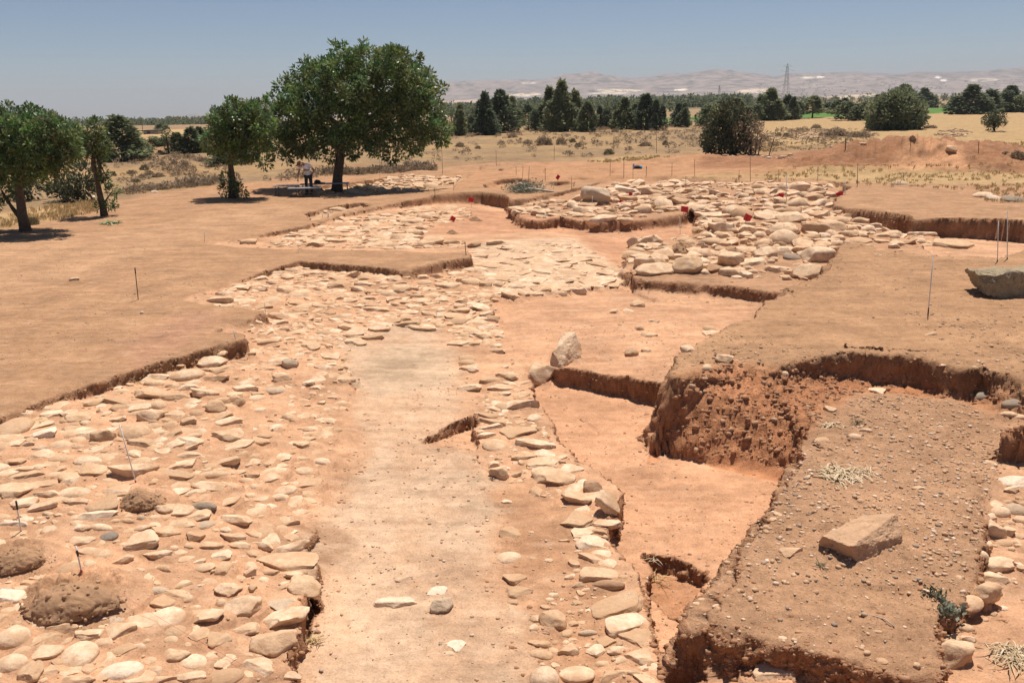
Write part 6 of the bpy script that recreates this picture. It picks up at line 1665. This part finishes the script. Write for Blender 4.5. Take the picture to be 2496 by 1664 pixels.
mb = MB().box((0, 0, 0), (.14, .11, .012)); mb.box((.05, .03, .022), (.11, .09, .009), Matrix.Rotation(.3, 3, "Z"))
link("paper_stack", mb.mesh("paper_stack", M_paper), loc=(pp[0], pp[1], pp[2] + (1120 - 868) * s2), label="cream papers lying on the end of the furthest left table", cat="papers")
v, f = ICO[4]; v = v.copy(); v[:, 2] = np.maximum(v[:, 2], -.6); v *= (1 + .18 * fbm(v[:, 0] * 2, v[:, 1] * 2, v[:, 2] * 2, 4, 3))[:, None]
bq = Vector(a3) + Matrix.Rotation(.14, 3, "Z") @ Vector(((1600 - 1805) * s3, 0, H3 + .09))
bagr = link("bag", None, loc=bq, label="black bag with a strap flap lying on the longest table", cat="bag")
link("body", mesh_np("bag", v * (.17, .13, .12), f, True, M_bag), bagr)
link("flap", MB().box((.22, 0, -.045), (.14, .11, .018)).mesh("flap", M_bag), bagr)
link("strap", MB().tube([(-.12, -.05, .07), (0, -.12, .13), (.12, -.08, .09), (.22, -.06, -.02)], .012, 6).mesh("strap", M_bag, True), bagr)

def skin_obj(name, verts, edges, radii, mat, parent=None, root=0, sub=2):
    me = bpy.data.meshes.new(name); me.from_pydata(verts, edges, []); me.update()
    o = bpy.data.objects.new(name, me); COL.objects.link(o)
    if parent: o.parent = parent
    m = o.modifiers.new("skin", "SKIN"); m.use_smooth_shade = True
    if not me.skin_vertices: me.skin_vertices.new() if hasattr(me.skin_vertices, "new") else None
    for i, r in enumerate(radii):
        rr = r if hasattr(r, "__len__") else (r, r)
        me.skin_vertices[0].data[i].radius = rr
        me.skin_vertices[0].data[i].use_root = (i == root)
    s = o.modifiers.new("sub", "SUBSURF"); s.levels = sub; s.render_levels = sub
    me.materials.append(mat)
    return o
def bake_skin(o):
    dg = bpy.context.evaluated_depsgraph_get(); dg.update()
    me = bpy.data.meshes.new_from_object(o.evaluated_get(dg)); o.modifiers.clear(); o.data = me
M_skin = mat_plain("skin", (.36, .19, .12), .6, .08, 10)
M_shirt = mat_plain("pale_shirt_cloth", (.80, .78, .82), .85, .07, 9)
M_trous = mat_plain("dark_trouser_cloth", (.035, .04, .042), .85, .25, 9)
M_hat = mat_plain("brown_straw", (.22, .11, .05), .85, .25, 25)
M_hair = mat_plain("dark_hair", (.05, .03, .02), .8, .2, 25)
M_shoe = mat_plain("brown_leather", (.06, .04, .03), .7, .2, 15)
fp, _ = hit(*pz(1345, 1112))
person = link("person", None, loc=fp, label="person in pale T-shirt, dark trousers and brown hat stooping over the tables", cat="person")
bv, be, br = [], [], []
def bone(p, parent, r):
    bv.append(p); br.append(r)
    if parent is not None: be.append((parent, len(bv) - 1))
    return len(bv) - 1
pel = bone((0, .05, .92), None, (.15, .11)); wai = bone((.0, .0, 1.06), pel, (.13, .10)); che = bone((-.02, -.12, 1.27), wai, (.17, .115)); upc = bone((-.05, -.22, 1.39), che, (.13, .09))
nk = bone((-.13, -.30, 1.43), upc, .055); hb = bone((-.19, -.36, 1.42), nk, .075); hc = bone((-.255, -.41, 1.405), hb, (.098, .092)); hf = bone((-.30, -.46, 1.36), hc, (.07, .07))
def arm(sh, el_, wr, pa, fing, curl):
    s0 = bone(sh, upc, .058); m0 = bone(tuple(np.array(sh) * .5 + np.array(el_) * .5), s0, .048); e0 = bone(el_, m0, .040); f0 = bone(tuple(np.array(el_) * .55 + np.array(wr) * .45), e0, .038); w0 = bone(wr, f0, .026); p0 = bone(pa, w0, (.034, .018))
    for i, (dx, ln) in enumerate(((-.030, .075), (-.011, .085), (.010, .08), (.029, .062))):
        b0 = np.array(pa) + np.array((dx * fing[0], dx * fing[1], 0)) + np.array(curl) * .018
        k0 = bone(tuple(b0), p0, .0095); k1 = bone(tuple(b0 + np.array(curl) * ln * .55 + (0, .004, 0)), k0, .0088); bone(tuple(b0 + np.array(curl) * ln + np.array((0, .02, 0))), k1, .0075)
    t0 = bone(tuple(np.array(pa) + np.array((-.038 * fing[0], -.038 * fing[1], .012))), p0, .011); bone(tuple(np.array(pa) + np.array((-.058 * fing[0], -.058 * fing[1], 0)) + np.array(curl) * .035), t0, .0085)
arm((-.22, -.25, 1.34), (-.36, -.33, 1.06), (-.38, -.40, .80), (-.385, -.42, .73), (.3, 1), (0, -.15, -1))
arm((.16, -.16, 1.36), (.29, .02, 1.16), (.21, .13, .98), (.16, .15, .95), (.2, .9), (-.8, .1, -.45))
for sx in (-1, 1):
    hp = bone((sx * .09, .04, .86), pel, .092); th = bone((sx * .105, .03, .68), hp, .078); kn = bone((sx * .115, .0, .49), th, .056); cf = bone((sx * .118, .03, .33), kn, .052); an = bone((sx * .12, .05, .09), cf, .036); toe = bone((sx * .12 - .04, -.09, .035), an, .034)
body = skin_obj("body", bv, be, br, M_skin, person); bake_skin(body)
sv = [(0, .04, .90), (0, 0, 1.06), (-.02, -.12, 1.27), (-.05, -.22, 1.39), (-.10, -.275, 1.425), (-.22, -.25, 1.345), (-.295, -.29, 1.20), (.16, -.16, 1.365), (.23, -.065, 1.255)]
sh = skin_obj("shirt", sv, [(0, 1), (1, 2), (2, 3), (3, 4), (3, 5), (5, 6), (3, 7), (7, 8)], [(.175, .135), (.16, .125), (.19, .135), (.15, .105), .07, .078, .07, .078, .07], M_shirt, person, 1); bake_skin(sh)
tv, te, tr_ = [(0, .045, .94)], [], [(.162, .12)]
for sx in (-1, 1):
    n0 = len(tv); tv += [(sx * .095, .04, .85), (sx * .107, .03, .67), (sx * .116, .0, .48), (sx * .12, .03, .28), (sx * .12, .05, .075)]; te += [(0, n0)] + [(n0 + i, n0 + i + 1) for i in range(4)]; tr_ += [.103, .09, .074, .07, .066]
tro = skin_obj("trousers", tv, te, tr_, M_trous, person, 0); bake_skin(tro)
ax = (Vector((-.30, -.45, 1.43)) - Vector((-.19, -.36, 1.40))).normalized()
hat_up = Vector((-.25, -.25, .93)).normalized(); q_ = hat_up.to_track_quat("Z", "Y").to_matrix()
hm = MB(); prof = [(.001, .155), (.07, .15), (.098, .11), (.108, .06), (.112, .035), (.19, .018), (.192, .010), (.112, .022), (.10, .03)]
for r_h, z_h in prof:
    for k in range(20): hm.v.append(Vector((-.25, -.40, 1.435)) + q_ @ Vector((r_h * math.cos(k * .31416), r_h * 1.06 * math.sin(k * .31416), z_h)))
for i in range(len(prof) - 1):
    for k in range(20): hm.f.append([i * 20 + k, i * 20 + (k + 1) % 20, (i + 1) * 20 + (k + 1) % 20, (i + 1) * 20 + k])
link("hat", hm.mesh("hat", M_hat, True), person)
for sx in (-1, 1):
    v, f = ICO[3]; v = v * (.048, .135, .05); v[:, 2] = np.maximum(v[:, 2], -.03)
    o = link("shoe", mesh_np("shoe", v, f, True, M_shoe), person, loc=(sx * .12 - .02, -.02, .035)); o.rotation_euler = (0, 0, math.radians(-15))
fv = np.array((-.30, -.455, 1.385))
for nm, dd, rr, mt in (("eye", (-.055, -.035, .03), .011, M_rodw), ("eye", (.0, -.072, .03), .011, M_rodw), ("nose", (-.04, -.06, .0), .016, M_skin), ("mouth", (-.032, -.05, -.035), .014, M_redp), ("ear", (-.03, .075, .02), .02, M_skin), ("ear", (.11, -.03, .02), .02, M_skin)):
    v, f = ICO[2]; link(nm, mesh_np(nm, v * rr * (1, 1, 1.1 if nm != "mouth" else .35), f, True, mt), person, loc=tuple(fv + dd))

# dark bag with a blue end on the far bare soil
bp, _ = hit(1553, 411); s_ = depth_of(bp) / F
br_ = link("sports_bag", None, loc=bp, label="dark bag with bright blue end lying on the far bare soil", cat="bag")
v, f = ICO[4]; v = v * (1 + .12 * fbm(v[:, 0] * 2, v[:, 1] * 2, v[:, 2] * 2, 14, 3))[:, None]
link("body", mesh_np("bag", v * (9 * s_, .2, .11) + (0, 0, .09), f, True, M_bag), br_)
M_blue = mat_plain("blue_cloth", (.05, .30, .62), .7, .2, 12); M_lblue = mat_plain("pale_blue_cloth", (.42, .5, .75), .7, .2, 12)
link("end_panel", mesh_np("end", v * (3.5 * s_, .17, .09) + (9 * s_, -.03, .09), f, True, M_blue), br_)
link("towel", mesh_np("towel", v * (2.4 * s_, .09, .17) + (-9 * s_, -.05, .17), f, True, M_lblue), br_)

# ---------------------------------------------------------------- far things
M_steel = mat_plain("galvanised_steel", (.30, .31, .31), .5, .1, 3, .3)
def pylon(px, ytop, dist, label, wbase):
    d = ray(px, ytop); t = dist / d[1]; top = CAM + d * t
    gz_ = drop(top[0], top[1]); H = top[2] - gz_
    root = link("electricity_pylon", None, loc=(top[0], top[1], gz_), label=label, cat="pylon", group="electricity pylons")
    b = wbase / 2; rr = .09 * dist / 700
    mb = MB()
    for sx in (-1, 1):
        for sy in (-1, 1): mb.tube([(sx * b, sy * b, -1), (sx * b * .42, sy * b * .42, H * .5), (sx * b * .16, sy * b * .16, H * .93), (0, 0, H)], rr, 5)
    link("tower_leg_frame", mb.mesh("frame", M_steel), root)
    lv = [0, .14, .27, .39, .5, .6, .69, .77, .85, .93]
    hw = lambda q: b * (1 - q / .5 * .58) if q < .5 else b * (.42 - (q - .5) / .43 * .26)
    mb = MB()
    for q0, q1 in zip(lv[:-1], lv[1:]):
        for sy in (-1, 1):
            mb.tube([(-hw(q0), sy * hw(q0), q0 * H), (hw(q1), sy * hw(q1), q1 * H)], rr * .6, 4); mb.tube([(hw(q0), sy * hw(q0), q0 * H), (-hw(q1), sy * hw(q1), q1 * H)], rr * .6, 4)
            mb.tube([(sy * hw(q0), -hw(q0), q0 * H), (sy * hw(q1), hw(q1), q1 * H)], rr * .6, 4)
    link("bracing", mb.mesh("bracing", M_steel), root)
    for q, wd in ((.68, 3.8), (.80, 5.2), (.92, 3.2)):
        mb = MB(); h0 = hw(q)
        for sx in (-1, 1):
            for sy in (-1, 1): mb.tube([(sx * h0, sy * h0, q * H), (sx * wd, 0, q * H + .4)], rr * .7, 4)
            mb.tube([(sx * h0, 0, q * H + 1.6), (sx * wd, 0, q * H + .4)], rr * .7, 4)
        link("crossarm", mb.mesh("crossarm", M_steel), root)
pylon(1920, 155, 640, "tall lattice electricity pylon behind the right conifers", 6.0)
pylon(1754, 208, 1500, "tiny distant lattice pylon before the hazy hills", 7.0)
M_wall = mat_plain("pale_plaster", (.45, .39, .32), .9, .1, 2); M_roofd = mat_plain("dark_sheet_roof", (.09, .085, .08), .8, .2, 2)
sp, _ = hit(368, 327); s_ = depth_of(sp) / F
shed = link("shed", None, loc=sp, label="low flat-roofed shed on the left skyline beside a thin pole", cat="building")
hw_, hh_ = 18 * s_, 7 * s_
link("wall", MB().box((0, 1.0, hh_ / 2 - .2), (hw_, 1.0, hh_ / 2 + .2)).mesh("wall", M_wall), shed)
link("roof", MB().box((0, 1.0, hh_ + .09), (hw_ + .3, 1.4, .09)).mesh("roof", M_roofd), shed)
link("door", MB().box((-hw_ * .3, -.01, hh_ * .42), (.28, .02, hh_ * .42)).mesh("door", M_roofd), shed)
rod(346, 294, 348, 325, .05, M_rust, "thin pole standing behind the low shed on the left skyline")

# forest belt in the plain
def belt(xa, xb, ya, yb, dmin, dmax, n, hgt, seed):
    r = np.random.default_rng(seed); C, O = [], []
    for i in range(n):
        px = r.uniform(xa, xb); d = ray(px, 250); dist = r.uniform(dmin, dmax)
        x, y = d[0] / d[1] * dist, dist; z = drop(x, y); h = hgt * r.uniform(.6, 1.2); w = h * r.uniform(.3, .55)
        m = 46; t = r.random(m); an = r.random(m) * 6.28; rad = w * np.sqrt(1 - t * .92) * (.4 + .6 * r.random(m))
        C.append(np.stack([x + rad * np.cos(an), y + rad * np.sin(an), z + h * t], 1)); O.append(np.stack([np.cos(an), np.sin(an), np.full(m, .6)], 1))
    return leaf_quads(np.concatenate(C), np.concatenate(O), 1.5 * hgt / 5, .9 * hgt / 5, r)
A = [belt(1075, 1830, 0, 0, 430, 620, 720, 5.4, 51), belt(300, 620, 0, 0, 420, 560, 260, 3.6, 52), belt(1800, 2600, 0, 0, 520, 900, 150, 4.5, 53), belt(-100, 300, 0, 0, 420, 700, 150, 4, 54), belt(1060, 1640, 0, 0, 300, 330, 60, 3.6, 55)]
k = 0; VV, FF = [], []
for v, f in A: VV.append(v); FF.append(f + k); k += len(v)
link("treeline", mesh_np("treeline", np.concatenate(VV), np.concatenate(FF), False, M_pine), kind="stuff")

# hills
CREST = [(-400, 318), (0, 312), (200, 308), (333, 300), (383, 288), (460, 279), (517, 276), (700, 256), (900, 233), (1062, 214), (1123, 203), (1215, 197), (1326, 197), (1368, 189), (1425, 186), (1502, 187), (1540, 191), (1597, 187),
         (1664, 185), (1729, 177), (1790, 178), (1848, 188), (1894, 191), (1940, 182), (2028, 179), (2085, 176), (2142, 180), (2200, 180), (2230, 175), (2315, 176), (2430, 173), (2496, 174), (2800, 172)]
RD = 6500.0
ang, hz = [], []
for x, y in CREST:
    d = ray(x, y); t = RD / d[1]; ang.append(d[0] / d[1]); hz.append(4 + d[2] * t)
ang, hz = np.array(ang), np.array(hz)
na, nr = 900, 110
aa = np.linspace(-1.0, 1.0, na); rr = np.concatenate([np.linspace(2300, 6500, 80), np.linspace(6600, 8200, 30)])
Ag, Rg = np.meshgrid(aa, rr, indexing="ij"); Xg, Yg = Ag * Rg, Rg
hc_ = np.interp(Ag, ang, hz)
plain = -.014 * np.maximum(0, Yg - 180) * np.clip((-Ag + .05) / .3, 0, 1)
up = sstep(3400, 6500, Rg) * (1 - .5 * sstep(6600, 8200, Rg))
right = sstep(.12, .35, Ag)
n1 = fbm(Xg / 900, Yg / 1400, 0 * Xg, 201, 5, .5); n2 = 1 - 2 * np.abs(fbm(Xg / 420, Yg / 420, 0 * Xg, 205, 5, .55))
foot = right * 38 * sstep(2300, 4200, Rg) + 14 * sstep(2500, 3800, Rg) * sstep(-.1, .1, Ag)
Zg = plain * (1 - up) + hc_ * up + (1 - up) * foot * .6 + up * (1 - sstep(5600, 6500, Rg)) * (n1 * 75 + n2 * 40 - 26) + (n2 * 4) * sstep(2300, 3000, Rg) - 4 * (1 - sstep(2300, 2700, Rg)) - 3
Vh = np.stack([Xg, Yg, Zg], -1).reshape(-1, 3)
ih = np.arange(na * nr).reshape(na, nr)
Qh = np.stack([ih[:-1, :-1], ih[1:, :-1], ih[1:, 1:], ih[:-1, 1:]], -1).reshape(-1, 4)
m, nt, b = new_mat("hill_scrubland")
at = N(nt, "ShaderNodeVertexColor", layer_name="soil"); geo = N(nt, "ShaderNodeNewGeometry")
nz = noise_n(nt, geo.outputs["Position"], .012, 7, .7)
nt.links.new(mixc(nt, at.outputs["Color"], ramp(nt, nz, [(.38, (.35, .39, .38)), (.56, (1.3, 1.28, 1.25))]), 1.0, "MULTIPLY"), b.inputs["Base Color"]); b.inputs["Roughness"].default_value = 1.0
hills = link("hills", mesh_np("hills", Vh, Qh, True, m), kind="structure")
ch = np.tile(np.array((.24, .19, .165)), (len(Vh), 1)) * (1 + .3 * n1.ravel()[:, None])
for x, y, w, h, c in ((1275, 231, 55, 3, (.7, .57, .4)), (1120, 248, 70, 3, (.5, .35, .23)), (1510, 221, 65, 3, (.7, .58, .42)), (1480, 228, 50, 2, (.62, .52, .4)), (1968, 190, 20, 3, (.7, .62, .48)), (2000, 188, 12, 3, (.8, .72, .6)), (2285, 190, 10, 3, (.85, .8, .7)), (2300, 196, 10, 3, (.85, .8, .7)), (1660, 219, 20, 3, (.8, .7, .55)), (2150, 236, 160, 4, (.6, .47, .33)),
                    (480, 296, 40, 2, (.8, .75, .7)), (1290, 203, 20, 2, (.7, .6, .5)), (2400, 195, 40, 5, (.55, .45, .35)), (1840, 222, 50, 5, (.6, .47, .35))):
    q = hills.ray_cast(Vector(CAM), Vector(ray(x, y))) if False else None
    d = ray(x, y)
    # the patch lies where the line of sight first meets the slope
    bpy.context.view_layer.update()
    ok, loc, no, idx = hills.ray_cast(Vector(CAM), Vector(d))
    if not ok: continue
    dxy = (Vh[:, 0] / Vh[:, 1] - loc.x / loc.y) * RD; W_m = w / F * RD
    dz_ = (Vh[:, 2] - loc.z); H_m = max(h / F * RD, 6)
    e = (dxy / W_m) ** 2 + (dz_ / H_m) ** 2 + ((Vh[:, 1] - loc.y) / 700) ** 2 + .35 * n2.ravel()
    wq = sstep(1.1, .75, e)
    ch = ch * (1 - wq[:, None]) + np.array(c)[None] * wq[:, None]
at = hills.data.color_attributes.new("soil", "FLOAT_COLOR", "POINT"); buf = np.ones((len(Vh), 4), np.float32); buf[:, :3] = np.clip(ch, 0, .9); at.data.foreach_set("color", buf.ravel())
# scattered far scrub on the foothills
bpy.context.view_layer.update()
r = np.random.default_rng(77); C, O = [], []
for i in range(750):
    px, py = r.uniform(1850, 2560), r.uniform(196, 244)
    if r.random() < .35: px = r.uniform(1100, 1900); py = r.uniform(222, 252)
    ok, loc, no, idx = hills.ray_cast(Vector(CAM), Vector(ray(px, py)))
    if not ok or fbm(np.array([px / 40.]), np.array([py / 7.]), np.array([0.]), 9, 2)[0] < -.12: continue
    if loc.y > 4600: continue
    s = loc.y / F; m_ = 60; h = r.uniform(1.5, 4.5) * s; w = h * r.uniform(.9, 2.0)
    an = r.random(m_) * 6.28; t = r.random(m_)
    C.append(np.stack([loc.x + w * .5 * np.cos(an) * np.sqrt(1 - t * t), loc.y + w * .5 * np.sin(an) * np.sqrt(1 - t * t), loc.z + h * t * .9], 1)); O.append(np.stack([np.cos(an), np.sin(an), np.full(m_, .3)], 1))
if C:
    C = np.concatenate(C); v, f = leaf_quads(C, np.concatenate(O), 1.6, 1.2, r)
    link("treeline", mesh_np("far_scrub", v, f, False, M_pine), kind="stuff")
# white rock heaps on the yellow grass
v, f = strewn("gravel", [([(1868, 324), (1960, 316), (2050, 316), (2062, 332), (1960, 338), (1880, 340)], 500), ([(2268, 324), (2330, 316), (2372, 322), (2350, 334), (2285, 334)], 220), ([(2010, 346), (2090, 338), (2200, 352), (2120, 362), (2020, 362)], 80), ([(1700, 385), (1900, 378), (2000, 388), (1860, 395)], 60)], 0, 0, peb_fn(.05, .26, 1.8), seed=19)
link("gravel", mesh_np("gravel", v, f, True, M_pebble), kind="stuff")

# ---------------------------------------------------------------- air
M_haze = bpy.data.materials.new("air"); M_haze.use_nodes = True; nt = M_haze.node_tree
nt.nodes.remove(nt.nodes["Principled BSDF"])
vol = nt.nodes.new("ShaderNodeVolumePrincipled"); vol.inputs["Color"].default_value = (.80, .85, .92, 1); vol.inputs["Density"].default_value = HAZE
vol.inputs["Anisotropy"].default_value = 0.0
nt.links.new(vol.outputs[0], [n for n in nt.nodes if n.type == "OUTPUT_MATERIAL"][0].inputs["Volume"])
zl = float(min(V[:, 2].min(), Vh[:, 2].min())) - 1.0; zh = float(Vh[:, 2].max()) + 20
mb = MB().box((0, 4900, (zl + zh) / 2), (18000, 5200, (zh - zl) / 2))
link("haze", mb.mesh("haze", M_haze), kind="stuff")
# ---------------------------------------------------------------- light, sky, air
SUN_EL, SUN_AZ = math.radians(70.5), math.radians(22)   # azimuth from +Y (straight ahead) towards +X
sd = bpy.data.lights.new("sun", "SUN"); sd.energy = 4.6; sd.angle = math.radians(0.53); sd.color = (1.0, 0.90, 0.80)
so = bpy.data.objects.new("sun", sd); COL.objects.link(so)
dirv = Vector((math.sin(SUN_AZ) * math.cos(SUN_EL), math.cos(SUN_AZ) * math.cos(SUN_EL), math.sin(SUN_EL)))
so.rotation_euler = dirv.to_track_quat("Z", "Y").to_euler(); so.location = dirv * 200
wd = bpy.data.worlds.new("World"); scene.world = wd; wd.use_nodes = True
nt = wd.node_tree; bg = nt.nodes["Background"]
sk = nt.nodes.new("ShaderNodeTexSky"); sk.sky_type = "NISHITA"; sk.sun_disc = False
sk.sun_elevation = SUN_EL; sk.sun_rotation = SUN_AZ; sk.air_density = 0.65; sk.dust_density = 0.3; sk.ozone_density = 2.2
nt.links.new(sk.outputs[0], bg.inputs[0]); bg.inputs[1].default_value = 0.058
scene.view_settings.view_transform = "Standard"; scene.view_settings.look = "None"
scene.view_settings.exposure = 0.40; scene.view_settings.gamma = 1.0; scene.view_settings.use_curve_mapping = False
scene.render.engine = "CYCLES"
scene.cycles.use_denoising = True
scene.cycles.max_bounces = 6; scene.cycles.diffuse_bounces = 3; scene.cycles.volume_bounces = 0
